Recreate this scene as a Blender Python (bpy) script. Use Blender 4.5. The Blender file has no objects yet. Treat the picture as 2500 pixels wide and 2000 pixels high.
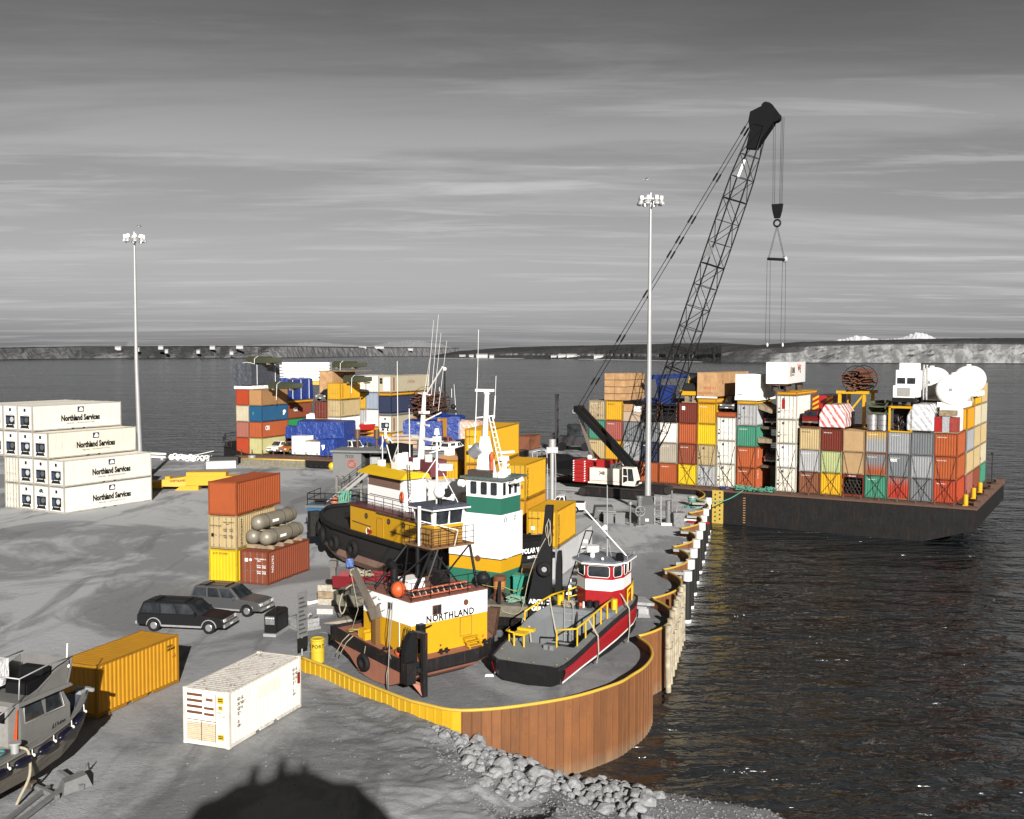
import bpy, math, random
import numpy as np
from mathutils import Vector, Matrix
from mathutils.noise import noise as pnoise, fractal as pfrac
R = math.radians
random.seed(7)
SC = bpy.context.scene
COL = SC.collection

# ------------------------------------------------------------------ camera
PITCH, ROLL, CAMZ = 0.0543, 0.003, 17.7
cam_d = bpy.data.cameras.new('camera')
cam = bpy.data.objects.new('camera', cam_d); COL.objects.link(cam)
cam_d.sensor_fit = 'HORIZONTAL'; cam_d.sensor_width = 36.0; cam_d.lens = 36.72
cam_d.clip_start = 0.5; cam_d.clip_end = 90000
_r = Vector((1, 0, 0)); _u = Vector((0, math.sin(PITCH), math.cos(PITCH))); _f = Vector((0, math.cos(PITCH), -math.sin(PITCH)))
_r2 = math.cos(ROLL)*_r + math.sin(ROLL)*_u; _u2 = math.cos(ROLL)*_u - math.sin(ROLL)*_r
cam.matrix_world = Matrix(((_r2.x, _u2.x, -_f.x, 0), (_r2.y, _u2.y, -_f.y, 0), (_r2.z, _u2.z, -_f.z, CAMZ), (0, 0, 0, 1)))
SC.camera = cam

# ------------------------------------------------------------------ sky, sun, exposure
SUN_EL = R(20.3); SUN_AZ = R(168.2)          # the sun stands low behind the camera
world = bpy.data.worlds.new('World'); SC.world = world; world.use_nodes = True
SKY_STRENGTH = 0.055
SUN_STRENGTH = 5.0
EXPOSURE = 0.85
def build_world():
    nt = world.node_tree; N = nt.nodes; L = nt.links; N.clear()
    out = N.new('ShaderNodeOutputWorld'); bg = N.new('ShaderNodeBackground')
    bg.inputs['Strength'].default_value = SKY_STRENGTH
    sky = N.new('ShaderNodeTexSky'); sky.sky_type = 'NISHITA'; sky.sun_disc = False
    sky.sun_elevation = SUN_EL; sky.sun_rotation = SUN_AZ; sky.air_density = 1.2; sky.dust_density = 1.5; sky.altitude = 20
    hs = N.new('ShaderNodeHueSaturation'); hs.inputs['Saturation'].default_value = 0.0
    L.new(sky.outputs[0], hs.inputs['Color'])
    tc = N.new('ShaderNodeTexCoord'); sep = N.new('ShaderNodeSeparateXYZ'); L.new(tc.outputs['Generated'], sep.inputs[0])
    def m(op, a, b=None, c=None):
        n = N.new('ShaderNodeMath'); n.operation = op
        for i, v in enumerate((a, b, c)):
            if v is None: continue
            if isinstance(v, (int, float)): n.inputs[i].default_value = v
            else: L.new(v, n.inputs[i])
        return n.outputs[0]
    z = m('MAXIMUM', sep.outputs['Z'], 0.0)
    den = m('ADD', z, 0.035)
    px = m('DIVIDE', sep.outputs['X'], den); py = m('DIVIDE', sep.outputs['Y'], den)
    cmb = N.new('ShaderNodeCombineXYZ'); L.new(px, cmb.inputs[0]); L.new(py, cmb.inputs[1])
    def cloud(scale, sx, sy, detail, lo, hi, off, rough=.55, dist=.4):
        mp = N.new('ShaderNodeMapping'); mp.inputs['Scale'].default_value = (sx, sy, 1); mp.inputs['Location'].default_value = off
        mp.inputs['Rotation'].default_value = (0, 0, R(-4))
        L.new(cmb.outputs[0], mp.inputs[0])
        nz = N.new('ShaderNodeTexNoise'); nz.inputs['Scale'].default_value = scale; nz.inputs['Detail'].default_value = detail
        nz.inputs['Roughness'].default_value = rough; nz.inputs['Distortion'].default_value = dist
        L.new(mp.outputs[0], nz.inputs['Vector'])
        r = N.new('ShaderNodeMapRange'); r.inputs['From Min'].default_value = lo; r.inputs['From Max'].default_value = hi
        r.interpolation_type = 'SMOOTHSTEP'
        L.new(nz.outputs['Fac'], r.inputs['Value'])
        return r.outputs['Result']
    # layered stratus streaks, thick towards the horizon and thin high up
    c1 = cloud(.42, .45, 1.5, 9, .47, .63, (3.1, 1.7, 0), .6)
    c2 = cloud(1.5, .35, 1.3, 9, .53, .68, (9.2, 4.4, 0), .64)
    band = N.new('ShaderNodeMapRange'); band.inputs['From Min'].default_value = .30; band.inputs['From Max'].default_value = .10
    band.interpolation_type = 'SMOOTHSTEP'; L.new(z, band.inputs['Value'])
    low = N.new('ShaderNodeMapRange'); low.inputs['From Min'].default_value = .0; low.inputs['From Max'].default_value = .045
    L.new(z, low.inputs['Value'])
    k = m('MULTIPLY', m('ADD', m('MULTIPLY', c1, .62), m('MULTIPLY', c2, .62)), m('ADD', m('MULTIPLY', band.outputs['Result'], .88), .12))
    k = m('MULTIPLY', k, m('ADD', m('MULTIPLY', low.outputs['Result'], .7), .3))
    k = m('MINIMUM', k, 1.0)
    base = N.new('ShaderNodeMix'); base.data_type = 'RGBA'; base.blend_type = 'MULTIPLY'; base.inputs[0].default_value = 1
    L.new(hs.outputs[0], base.inputs[6])
    g = N.new('ShaderNodeMapRange'); g.inputs['From Min'].default_value = 0; g.inputs['From Max'].default_value = .42; g.interpolation_type = 'SMOOTHSTEP'
    g.inputs['To Min'].default_value = .74; g.inputs['To Max'].default_value = .11; L.new(z, g.inputs['Value'])
    L.new(g.outputs['Result'], base.inputs[7])
    mix = N.new('ShaderNodeMix'); mix.data_type = 'RGBA'
    L.new(k, mix.inputs[0]); L.new(base.outputs[2], mix.inputs[6]); mix.inputs[7].default_value = (5.6, 5.6, 5.62, 1)
    L.new(mix.outputs[2], bg.inputs['Color']); L.new(bg.outputs[0], out.inputs['Surface'])
build_world()
sun_d = bpy.data.lights.new('sun', 'SUN'); sun_d.energy = SUN_STRENGTH; sun_d.angle = R(.53); sun_d.color = (1, .962, .91)
sun = bpy.data.objects.new('sun', sun_d); COL.objects.link(sun)
_sd = Vector((math.sin(SUN_AZ)*math.cos(SUN_EL), math.cos(SUN_AZ)*math.cos(SUN_EL), math.sin(SUN_EL)))
sun.rotation_euler = _sd.to_track_quat('Z', 'Y').to_euler(); sun.location = _sd*300
SC.view_settings.view_transform = 'Standard'; SC.view_settings.look = 'None'
SC.view_settings.gamma = 1; SC.view_settings.use_curve_mapping = False
SC.view_settings.exposure = EXPOSURE
SC.cycles.max_bounces = 5; SC.cycles.diffuse_bounces = 2; SC.cycles.glossy_bounces = 3; SC.cycles.transparent_max_bounces = 6
SC.cycles.use_denoising = True

# ------------------------------------------------------------------ mesh helpers
class MB:
    def __init__(s): s.v = []; s.f = []; s.mi = []; s.sm = []; s.m = 0; s.s = False
    def add(s, vs, fs):
        o = len(s.v); s.v += [tuple(p) for p in vs]
        for f in fs: s.f.append(tuple(i+o for i in f)); s.mi.append(s.m); s.sm.append(s.s)
        return s
    def box(s, x0, y0, z0, x1, y1, z1):
        return s.add([(x0,y0,z0),(x1,y0,z0),(x1,y1,z0),(x0,y1,z0),(x0,y0,z1),(x1,y0,z1),(x1,y1,z1),(x0,y1,z1)],
              [(0,3,2,1),(4,5,6,7),(0,1,5,4),(1,2,6,5),(2,3,7,6),(3,0,4,7)])
    def hexa(s, lo, hi):
        return s.add(list(lo)+list(hi), [(0,3,2,1),(4,5,6,7),(0,1,5,4),(1,2,6,5),(2,3,7,6),(3,0,4,7)])
    def quad(s, *p): return s.add(p, [tuple(range(len(p)))])
    def bar(s, a, b, w, h=None, up=(0,0,1)):
        a = Vector(a); b = Vector(b); h = h or w; d = (b-a)
        if d.length < 1e-6: return s
        d.normalize(); u = Vector(up)
        if abs(d.dot(u)) > .97: u = Vector((1,0,0))
        x = d.cross(u).normalized()*w/2; y = x.cross(d).normalized()*h/2
        return s.hexa([a-x-y, a+x-y, a+x+y, a-x+y], [b-x-y, b+x-y, b+x+y, b-x+y])
    def cyl(s, a, b, r, r2=None, n=10, cap=True):
        a = Vector(a); b = Vector(b); r2 = r if r2 is None else r2; d = (b-a).normalized()
        u = Vector((0,0,1)) if abs(d.z) < .9 else Vector((1,0,0))
        x = d.cross(u).normalized(); y = d.cross(x)
        vs = []; 
        for c, rr in ((a, r), (b, r2)):
            for i in range(n):
                t = 2*math.pi*i/n; vs.append(c + x*math.cos(t)*rr + y*math.sin(t)*rr)
        sm = s.s; s.s = n > 6
        s.add(vs, [(i, (i+1)%n, n+(i+1)%n, n+i) for i in range(n)]); s.s = False
        if cap: s.add(vs[:n], [tuple(range(n))[::-1]]); s.add(vs[n:], [tuple(range(n))])
        s.s = sm; return s
    def tube(s, pts, r, n=6, closed=False):
        pts = [Vector(p) for p in pts]; k = len(pts); vs = []; prev = None
        for i, p in enumerate(pts):
            if closed: d = pts[(i+1)%k]-pts[i-1]
            else: d = pts[min(i+1,k-1)]-pts[max(i-1,0)]
            d.normalize()
            if prev is None:
                u = Vector((0,0,1)) if abs(d.z) < .9 else Vector((1,0,0)); x = d.cross(u).normalized()
            else:
                x = prev - d*prev.dot(d)
                x = x.normalized() if x.length > 1e-6 else d.orthogonal().normalized()
            prev = x; y = d.cross(x)
            for j in range(n):
                t = 2*math.pi*j/n; vs.append(p + x*math.cos(t)*r + y*math.sin(t)*r)
        fs = []
        for i in range(k if closed else k-1):
            a = i*n; b = ((i+1)%k)*n
            for j in range(n): fs.append((a+j, b+j, b+(j+1)%n, a+(j+1)%n))
        if not closed: fs += [tuple(range(n)), tuple(range((k-1)*n, k*n))[::-1]]
        sm = s.s; s.s = n > 4; s.add(vs, fs); s.s = sm; return s
    def prism(s, poly, vec):
        n = len(poly); vec = Vector(vec); a = [Vector(p) for p in poly]
        return s.add(a + [p+vec for p in a], [tuple(range(n))[::-1], tuple(range(n, 2*n))] + [(i, (i+1)%n, n+(i+1)%n, n+i) for i in range(n)])
    def loft(s, secs, cap=True, closed=True):
        n = len(secs[0]); vs = [p for q in secs for p in q]; fs = []
        for k in range(len(secs)-1):
            for j in range(n if closed else n-1):
                a = k*n; b = (k+1)*n; fs.append((a+j, a+(j+1)%n, b+(j+1)%n, b+j))
        if cap and closed: fs += [tuple(range(n))[::-1], tuple(range((len(secs)-1)*n, len(secs)*n))]
        return s.add(vs, fs)
    def sphere(s, c, rx, ry=None, rz=None, nu=12, nv=8):
        ry = ry or rx; rz = rz or rx; vs = [(c[0],c[1],c[2]-rz)]
        for i in range(1, nv):
            t = -math.pi/2+math.pi*i/nv
            for j in range(nu):
                p = 2*math.pi*j/nu; vs.append((c[0]+rx*math.cos(t)*math.cos(p), c[1]+ry*math.cos(t)*math.sin(p), c[2]+rz*math.sin(t)))
        vs.append((c[0],c[1],c[2]+rz)); fs = [(0, 1+(j+1)%nu, 1+j) for j in range(nu)]
        for i in range(nv-2):
            for j in range(nu): a = 1+i*nu; fs.append((a+j, a+(j+1)%nu, a+nu+(j+1)%nu, a+nu+j))
        l = len(vs)-1; a = 1+(nv-2)*nu; fs += [(l, a+j, a+(j+1)%nu) for j in range(nu)]
        sm = s.s; s.s = True; s.add(vs, fs); s.s = sm; return s
    def torus(s, c, axis, R0, r, n=16, m=8):
        ax = Vector(axis).normalized(); u = ax.orthogonal().normalized(); w = ax.cross(u); c = Vector(c)
        return s.tube([c + (u*math.cos(2*math.pi*i/n) + w*math.sin(2*math.pi*i/n))*R0 for i in range(n)], r, m, True)
    def mesh(s, name, nm=1):
        me = bpy.data.meshes.new(name); me.from_pydata(s.v, [], s.f); 
        me.polygons.foreach_set('material_index', s.mi); me.polygons.foreach_set('use_smooth', s.sm); me.update(); return me
    def build(s, name, mats, parent=None, loc=(0,0,0), rz=0, bevel=0):
        me = s.mesh(name)
        if not isinstance(mats, (list, tuple)): mats = [mats]
        for m in mats: me.materials.append(m)
        return put(name, me, parent, loc, rz, bevel)
def put(name, me, parent=None, loc=(0,0,0), rz=0, bevel=0):
    o = bpy.data.objects.new(name, me); COL.objects.link(o)
    o.location = loc; o.rotation_euler = (0, 0, rz)
    if parent is not None: o.parent = parent
    if bevel:
        b = o.modifiers.new('bevel', 'BEVEL'); b.width = bevel; b.segments = 2; b.limit_method = 'ANGLE'; b.angle_limit = R(40)
    return o
def tag(o, label=None, cat=None, group=None, kind=None):
    if label: o['label'] = label
    if cat: o['category'] = cat
    if group: o['group'] = group
    if kind: o['kind'] = kind
    return o
def thing(name, label, cat, loc=(0,0,0), rz=0, group=None):
    o = bpy.data.objects.new(name, None); COL.objects.link(o); o.location = loc; o.rotation_euler = (0,0,rz)
    o.empty_display_size = .3
    return tag(o, label, cat, group)
def dup(root, loc, rz=None, label=None, group=None, scale=None):
    r = root.copy(); COL.objects.link(r); r.location = loc
    if rz is not None: r.rotation_euler = (0,0,rz)
    if scale: r.scale = (scale,)*3
    if label: r['label'] = label
    if group: r['group'] = group
    for ch in list(root.children):
        c = ch.copy(); COL.objects.link(c); c.parent = r
        for g in list(ch.children):
            d = g.copy(); COL.objects.link(d); d.parent = c
    return r
def setmat(o, m):
    if len(o.data.materials) == 0: o.data.materials.append(None)
    o.material_slots[0].link = 'OBJECT'; o.material_slots[0].material = m
    return o
def lettering(txt, parent, org, right, up, size, mat, sx=1.0, bold=0.0, align='LEFT', name='lettering', spacing=1.0):
    cu = bpy.data.curves.new(name, 'FONT'); cu.body = txt; cu.size = size; cu.extrude = .004; cu.offset = bold
    cu.align_x = align; cu.space_character = spacing; cu.resolution_u = 2
    cu.materials.append(mat)
    f = bpy.data.objects.new(name, cu); me = bpy.data.meshes.new_from_object(f); bpy.data.objects.remove(f); bpy.data.curves.remove(cu)
    o = bpy.data.objects.new(name, me); COL.objects.link(o)
    r = Vector(right).normalized(); u = Vector(up).normalized(); n = r.cross(u)
    M = Matrix(((r.x*sx, u.x, n.x, org[0]), (r.y*sx, u.y, n.y, org[1]), (r.z*sx, u.z, n.z, org[2]), (0,0,0,1)))
    if parent is not None: o.parent = parent
    o.matrix_local = M
    return o
def catmull(pts, per=8):
    P = [np.array(p, float) for p in pts]; out = []
    for i in range(len(P)-1):
        p0 = P[max(i-1,0)]; p1 = P[i]; p2 = P[i+1]; p3 = P[min(i+2,len(P)-1)]
        for k in range(per):
            t = k/per
            out.append(.5*((2*p1)+(-p0+p2)*t+(2*p0-5*p1+4*p2-p3)*t*t+(-p0+3*p1-3*p2+p3)*t**3))
    out.append(P[-1]); return out
def resample(pts, step):
    P = [np.array(p, float) for p in pts]; seg = [np.linalg.norm(P[i+1]-P[i]) for i in range(len(P)-1)]
    T = sum(seg); n = max(1, round(T/step)); out = []; acc = np.concatenate([[0], np.cumsum(seg)])
    for k in range(n+1):
        t = T*k/n; i = min(int(np.searchsorted(acc, t, 'right'))-1, len(seg)-1)
        out.append(P[i]+(P[i+1]-P[i])*((t-acc[i])/max(seg[i],1e-9)))
    return out

# ------------------------------------------------------------------ materials
MATS = {}
def _nodes(name):
    m = bpy.data.materials.new(name); m.use_nodes = True; nt = m.node_tree; nt.nodes.clear()
    out = nt.nodes.new('ShaderNodeOutputMaterial'); b = nt.nodes.new('ShaderNodeBsdfPrincipled')
    nt.links.new(b.outputs[0], out.inputs[0]); return m, nt, nt.nodes, nt.links, b
def _noise(N, L, vec, scale, detail=5, rough=.55, dist=0):
    n = N.new('ShaderNodeTexNoise'); n.inputs['Scale'].default_value = scale; n.inputs['Detail'].default_value = detail
    n.inputs['Roughness'].default_value = rough; n.inputs['Distortion'].default_value = dist; L.new(vec, n.inputs['Vector']); return n.outputs['Fac']
def _ramp(N, L, f, a, b, ca=0., cb=1.):
    r = N.new('ShaderNodeMapRange'); r.inputs['From Min'].default_value = a; r.inputs['From Max'].default_value = b
    r.inputs['To Min'].default_value = ca; r.inputs['To Max'].default_value = cb; L.new(f, r.inputs['Value']); return r.outputs['Result']
def _mix(N, L, f, a, b, mode='MIX'):
    n = N.new('ShaderNodeMix'); n.data_type = 'RGBA'; n.blend_type = mode
    for i, v in ((0, f), (6, a), (7, b)):
        if isinstance(v, (int, float)): n.inputs[i].default_value = v
        elif isinstance(v, tuple): n.inputs[i].default_value = v if len(v) == 4 else v+(1,)
        else: L.new(v, n.inputs[i])
    return n.outputs[2]
def _m(N, L, op, a, b=0.):
    n = N.new('ShaderNodeMath'); n.operation = op
    for i, v in enumerate((a, b)):
        if isinstance(v, (int, float)): n.inputs[i].default_value = v
        else: L.new(v, n.inputs[i])
    return n.outputs[0]
def _coords(N, L, world=False):
    tc = N.new('ShaderNodeTexCoord')
    if world:
        g = N.new('ShaderNodeNewGeometry'); return g.outputs['Position']
    oi = N.new('ShaderNodeObjectInfo'); v = N.new('ShaderNodeVectorMath'); v.operation = 'MULTIPLY_ADD'
    cb = N.new('ShaderNodeCombineXYZ')
    for i in range(3): L.new(oi.outputs['Random'], cb.inputs[i])
    L.new(cb.outputs[0], v.inputs[0]); v.inputs[1].default_value = (37, 71, 13); L.new(tc.outputs['Object'], v.inputs[2])
    return v.outputs[0]
def _map(N, L, vec, scale, rot=(0,0,0)):
    m = N.new('ShaderNodeMapping'); m.inputs['Scale'].default_value = scale; m.inputs['Rotation'].default_value = rot
    L.new(vec, m.inputs[0]); return m.outputs[0]
def tone(c):
    """paints kept at the reflectance of weathered real ones: whites stay, strong colours and greys are held down"""
    f = (1 if max(c) > .55 else .72) if max(c)-min(c) < .16 else (.66 if c[0] > .55 and c[1] > .3 and c[2] < .1 else .56)
    if max(c) < .06: f = .55
    return tuple(v*f for v in c)
def paint(key, col, rough=.5, metal=0., rust=.1, dirt=.25, bump=.15, streak=True, vary=.0, rustcol=(.16,.055,.02), grad=None, spec=.4):
    """weathered painted steel: dirt clouds, rust specks, streaks that run down"""
    if key in MATS: return MATS[key]
    m, nt, N, L, b = _nodes(key); co = _coords(N, L); col = tone(col); rustcol = tone(rustcol)
    c = col
    if grad:   # two paints meeting at a height
        tc = N.new('ShaderNodeTexCoord'); sp = N.new('ShaderNodeSeparateXYZ'); L.new(tc.outputs['Object'], sp.inputs[0])
        ax = {'x':0,'y':1,'z':2}[grad[3]]
        g = _ramp(N, L, sp.outputs[ax], grad[1], grad[2]); c = _mix(N, L, g, col, tone(grad[0]))
    n1 = _noise(N, L, co, .9, 6, .6); d = _ramp(N, L, n1, .38, .72, 0, dirt)
    cd = _mix(N, L, d, c, tuple(x*.45+.012 for x in col))
    st = _noise(N, L, _map(N, L, co, (5, 5, .35)), 1.6, 6, .65)
    if streak: cd = _mix(N, L, _ramp(N, L, st, .52, .8, 0, dirt*1.3), cd, tuple(x*.55+.01 for x in col))
    n2 = _noise(N, L, co, 3.2, 9, .72)
    hi = .74-.26*rust
    rr = _ramp(N, L, n2, hi-.03, hi+.05, 0, 1)
    if rust > 0:
        rs = _m(N, L, 'MULTIPLY', _ramp(N, L, st, .58-.12*rust, .72, 0, 1), min(1, rust*1.1))
        rr = _m(N, L, 'MAXIMUM', rr, rs)
        cd = _mix(N, L, rr, cd, rustcol)
    if vary:
        oi = N.new('ShaderNodeObjectInfo'); h = N.new('ShaderNodeHueSaturation'); L.new(cd, h.inputs['Color'])
        L.new(_ramp(N, L, oi.outputs['Random'], 0, 1, 1-vary, 1+vary), h.inputs['Value']); cd = h.outputs[0]
    L.new(cd, b.inputs['Base Color']); b.inputs['Metallic'].default_value = metal
    b.inputs['Specular IOR Level'].default_value = spec*(.45 if max(col) < .05 else 1)
    L.new(_ramp(N, L, n2, .3, .7, max(.05, rough-.1), min(1, rough+.15)), b.inputs['Roughness'])
    if bump:
        bp = N.new('ShaderNodeBump'); bp.inputs['Strength'].default_value = bump; bp.inputs['Distance'].default_value = .03
        L.new(n2, bp.inputs['Height']); L.new(bp.outputs[0], b.inputs['Normal'])
    MATS[key] = m; return m
def plain(key, col, rough=.5, metal=0., spec=.4, noise=.12, scale=6):
    if key in MATS: return MATS[key]
    m, nt, N, L, b = _nodes(key); co = _coords(N, L); col = tone(col)
    n = _noise(N, L, co, scale, 5)
    L.new(_mix(N, L, _ramp(N, L, n, .3, .7, 0, 1), tuple(x*(1-noise) for x in col), tuple(min(1, x*(1+noise)) for x in col)), b.inputs['Base Color'])
    b.inputs['Roughness'].default_value = rough; b.inputs['Metallic'].default_value = metal; b.inputs['Specular IOR Level'].default_value = spec*(.45 if max(col) < .05 and rough > .3 else 1)
    MATS[key] = m; return m
def glass(key='dark_glass', col=(.012,.014,.016), rough=.08):
    if key in MATS: return MATS[key]
    m, nt, N, L, b = _nodes(key); co = _coords(N, L)
    L.new(_mix(N, L, _ramp(N, L, _noise(N, L, co, 1.3, 3), .4, .65), col, tuple(x*2.6 for x in col)), b.inputs['Base Color'])
    b.inputs['Roughness'].default_value = rough; b.inputs['Specular IOR Level'].default_value = .6
    MATS[key] = m; return m
BLACK = plain('black_steel', (.016,.016,.018), .55)
BLACKW = paint('worn_black_paint', (.02,.02,.022), .5, 0, .35, .4)
RUBBER = plain('rubber', (.018,.018,.018), .8, noise=.3)
WHITE = paint('white_paint', (.78,.76,.72), .4, 0, .05, .12)
WHITEC = plain('clean_white', (.68,.67,.65), .35, noise=.03)
GREY = paint('grey_paint', (.22,.225,.23), .55, 0, .12, .3)
LGREY = paint('galvanised_steel', (.46,.46,.46), .45, .3, .03, .2)
STEEL = plain('bare_steel', (.35,.35,.36), .38, .8)
YEL = paint('yellow_paint', (.72,.40,.012), .42, 0, .08, .14)
YELB = paint('bright_yellow_paint', (.80,.50,.012), .4, 0, .05, .1)
RED = paint('red_paint', (.50,.018,.02), .4, 0, .03, .2)
ORANGE = plain('orange_plastic', (.8,.13,.03), .5)
RUSTY = paint('rusted_steel', (.22,.075,.028), .8, 0, .6, .6, rustcol=(.10,.03,.013))
ROPE = plain('rope', (.5,.44,.32), .9)
GROPE = plain('green_rope', (.10,.36,.25), .85)
WOOD = plain('weathered_timber', (.36,.27,.17), .85, noise=.35, scale=3)
DKWOOD = plain('dark_timber', (.10,.07,.045), .85, noise=.35, scale=3)
INK = plain('black_lettering', (.012,.012,.014), .6, noise=0)
INKW = plain('white_lettering', (.8,.8,.78), .5, noise=0)
GLASS = glass()

# ------------------------------------------------------------------ setting: water
ZW = -3.3
def water_mat():
    m, nt, N, L, b = _nodes('sea_water'); co = _coords(N, L, True)
    sp = N.new('ShaderNodeSeparateXYZ'); L.new(co, sp.inputs[0])
    big = _noise(N, L, _map(N, L, co, (.012, .03, 1)), 1, 4)
    b.inputs['IOR'].default_value = 1.33; b.inputs['Specular IOR Level'].default_value = .5
    L.new(_mix(N, L, _ramp(N, L, big, .35, .7), (.010,.0115,.013), (.018,.020,.0215)), b.inputs['Base Color'])
    L.new(_ramp(N, L, big,   .3, .7, .10, .2), b.inputs['Roughness'])
    rot = (0,0,R(-20))
    w1 = _noise(N, L, _map(N, L, co, (.55, .95, 1), rot), 1.0, 3, .5, .5)
    w2 = _noise(N, L, _map(N, L, co, (.09, .22, 1), rot), 1.0, 3, .5, .4)
    bp = N.new('ShaderNodeBump'); bp.inputs['Strength'].default_value = 1.0; bp.inputs['Distance'].default_value = .8
    L.new(w1, bp.inputs['Height'])
    bp2 = N.new('ShaderNodeBump'); bp2.inputs['Strength'].default_value = 1.0; bp2.inputs['Distance'].default_value = 2.4
    L.new(w2, bp2.inputs['Height']); L.new(bp.outputs[0], bp2.inputs['Normal'])
    L.new(bp2.outputs[0], b.inputs['Normal'])
    return m
mb = MB(); S = 70000
mb.quad((-S, -2000, ZW), (S, -2000, ZW), (S, S, ZW), (-S, S, ZW))
tag(mb.build('water', water_mat()), 'dark grey choppy sea water', None, None, 'structure')

# ------------------------------------------------------------------ setting: yard and shore ground
RAILZ = .65
CUSP = [(7.62,62.14),(9.74,71.86),(11.92,81.50),(14.17,91.26),(16.38,100.87),(18.86,110.71),(21.5,121.1),(22.2,132.4)]
def arc(a, b, sag, n=24):
    a = np.array(a); b = np.array(b); d = b-a; c = np.linalg.norm(d); nrm = np.array([d[1], -d[0]])/c
    rr = (c*c/4+sag*sag)/(2*sag); out = []
    for k in range(n+1):
        t = k/n-.5; x = t*c; y = math.sqrt(rr*rr-x*x)-(rr-sag); out.append(tuple(a+d*(k/n)+nrm*y))
    return out
CELLS = [arc(CUSP[i], CUSP[i+1], 1.75 if i < 6 else 1.6) for i in range(7)]
FRONT = [tuple(p) for p in catmull([(7.62,62.14),(8.06,60.2),(7.95,58.1),(7.27,56.04),(6.38,54.5),(5.43,53.08),(3.0,50.95),(0.04,49.5),(-2.0,49.0),(-3.09,49.1)], 8)]
TAIL = [(-3.09,49.1),(-4.92,50.32),(-5.97,51.38),(-8.17,53.71),(-9.74,55.59),(-11.82,57.67)]
def ground_mat():
    m, nt, N, L, b = _nodes('yard_gravel'); co = _coords(N, L, True)
    n1 = _noise(N, L, co, .055, 8, .62, .8); n2 = _noise(N, L, _map(N, L, co, (.5, .12, 1), (0,0,R(25))), .5, 8, .65, .6)
    n3 = _noise(N, L, co, 1.6, 9, .75); n4 = _noise(N, L, co, 9, 6, .7)
    c = _mix(N, L, _ramp(N, L, n1, .46, .53), (.215,.219,.226), (.370,.376,.386))
    c = _mix(N, L, _ramp(N, L, n2, .53, .62, 0, .65), c, (.135,.138,.143))
    c = _mix(N, L, _ramp(N, L, n3, .56, .75, 0, .45), c, (.44,.447,.458))
    c = _mix(N, L, _ramp(N, L, n4, .62, .72, 0, .5), c, (.48,.487,.5))
    c = _mix(N, L, _ramp(N, L, n4, .30, .38, .4, 0), c, (.12,.122,.126))
    # working area round the hauled out boats is wetter and darker than the dusty yard at the far left
    vd = N.new('ShaderNodeVectorMath'); vd.operation = 'DISTANCE'; L.new(_map(N, L, co, (1, .8, 0)), vd.inputs[0]); vd.inputs[1].default_value = (-4, 46, 0)
    wet = _m(N, L, 'MULTIPLY', _ramp(N, L, _m(N, L, 'ADD', vd.outputs['Value'], _ramp(N, L, n1, .3, .7, -9, 9)), 30, 14, 0, 1), .42)
    c = _mix(N, L, wet, c, (.10,.102,.106))
    L.new(c, b.inputs['Base Color']); b.inputs['Roughness'].default_value = .92; b.inputs['Specular IOR Level'].default_value = .15
    bp = N.new('ShaderNodeBump'); bp.inputs['Strength'].default_value = .55; bp.inputs['Distance'].default_value = .06; L.new(n4, bp.inputs['Height'])
    bp2 = N.new('ShaderNodeBump'); bp2.inputs['Strength'].default_value = .5; bp2.inputs['Distance'].default_value = .16; L.new(n3, bp2.inputs['Height']); L.new(bp.outputs[0], bp2.inputs['Normal'])
    L.new(bp2.outputs[0], b.inputs['Normal']); return m
GROUND = ground_mat()
def poly_sheet(name, pts, z, mat):
    me = bpy.data.meshes.new(name); bm = __import__('bmesh').new()
    vs = [bm.verts.new((x, y, z)) for x, y in pts]; f = bm.faces.new(vs)
    if f.normal.z < 0: f.normal_flip()
    f.normal_update()
    if f.normal.z < 0: f.normal_flip()
    __import__('bmesh').ops.triangulate(bm, faces=[f]); bm.to_mesh(me); bm.free(); me.materials.append(mat)
    return put(name, me)
inner = []
for c in reversed(CELLS): inner += list(reversed(c))[:-1]
inner += FRONT[:-1] + TAIL
FAR_EDGE = [(-130,57.7),(-130,197),(-59.7,172.3),(-45,166.2),(-25,157),(-9,151.5),(-7,200),(19,206),(7.5,142)]
tag(poly_sheet('dock_surface', inner+FAR_EDGE, 0.0, GROUND), 'grey gravel working surface of the dock', None, None, 'structure')
def crest_s(x, y): return (x+3.6)*.92+(y-49.5)*.39
def hgt(x, y):
    s = crest_s(x, y); s += 1.1*pnoise((x*.13, y*.13, 2.2))*min(1, max(0, s+6)/5)
    if s < 0: h = -.03-.05*max(0, s+8)/8*(1 if s > -8 else 0)
    elif s < 6.5: t = s/6.5; h = -.08-2.45*(t*t*(3-2*t)*.55+t*.45)
    else: h = -2.53-(s-6.5)*.125
    if y > 47 and x > -3: h -= .75*min(1, (x+3)/6)*min(1, (y-47)/4)
    # loose relief
    a = min(1, max(0, (s+10)/9)) if s < 2 else max(.12, 1-(s-2)/6)
    h += a*(.16*pfrac((x*.5, y*.5, 0), 1, 2, 4)+.07*pnoise((x*2.1, y*2.1, 5)))
    # deep wheel ruts left by heavy machines, with tread bars
    if -14 < x < 3 and 34 < y < 60:
        for off, w in ((0.4, .35), (2.3, .35), (4.6, .3)):
            q = (x+2.0)*.78+(y-41)*.63-off+ .5*math.sin(y*.12)
            if abs(q) < w*2.2:
                k = max(0, 1-abs(q)/(w*2.2)); h -= .10*k*min(1, max(0, -s+1)/2)
                if abs(q) < w: h += .05*(math.sin((-(x)*.63+y*.78)*14) > 0)*min(1, max(0, -s+1)/2)
    # eroded bank
    d = math.hypot((x-.3)/1.6, (y-41.8)/3.2)
    if d < 1: h -= .8*(1-d)**.7*(s > -2)
    return h
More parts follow.
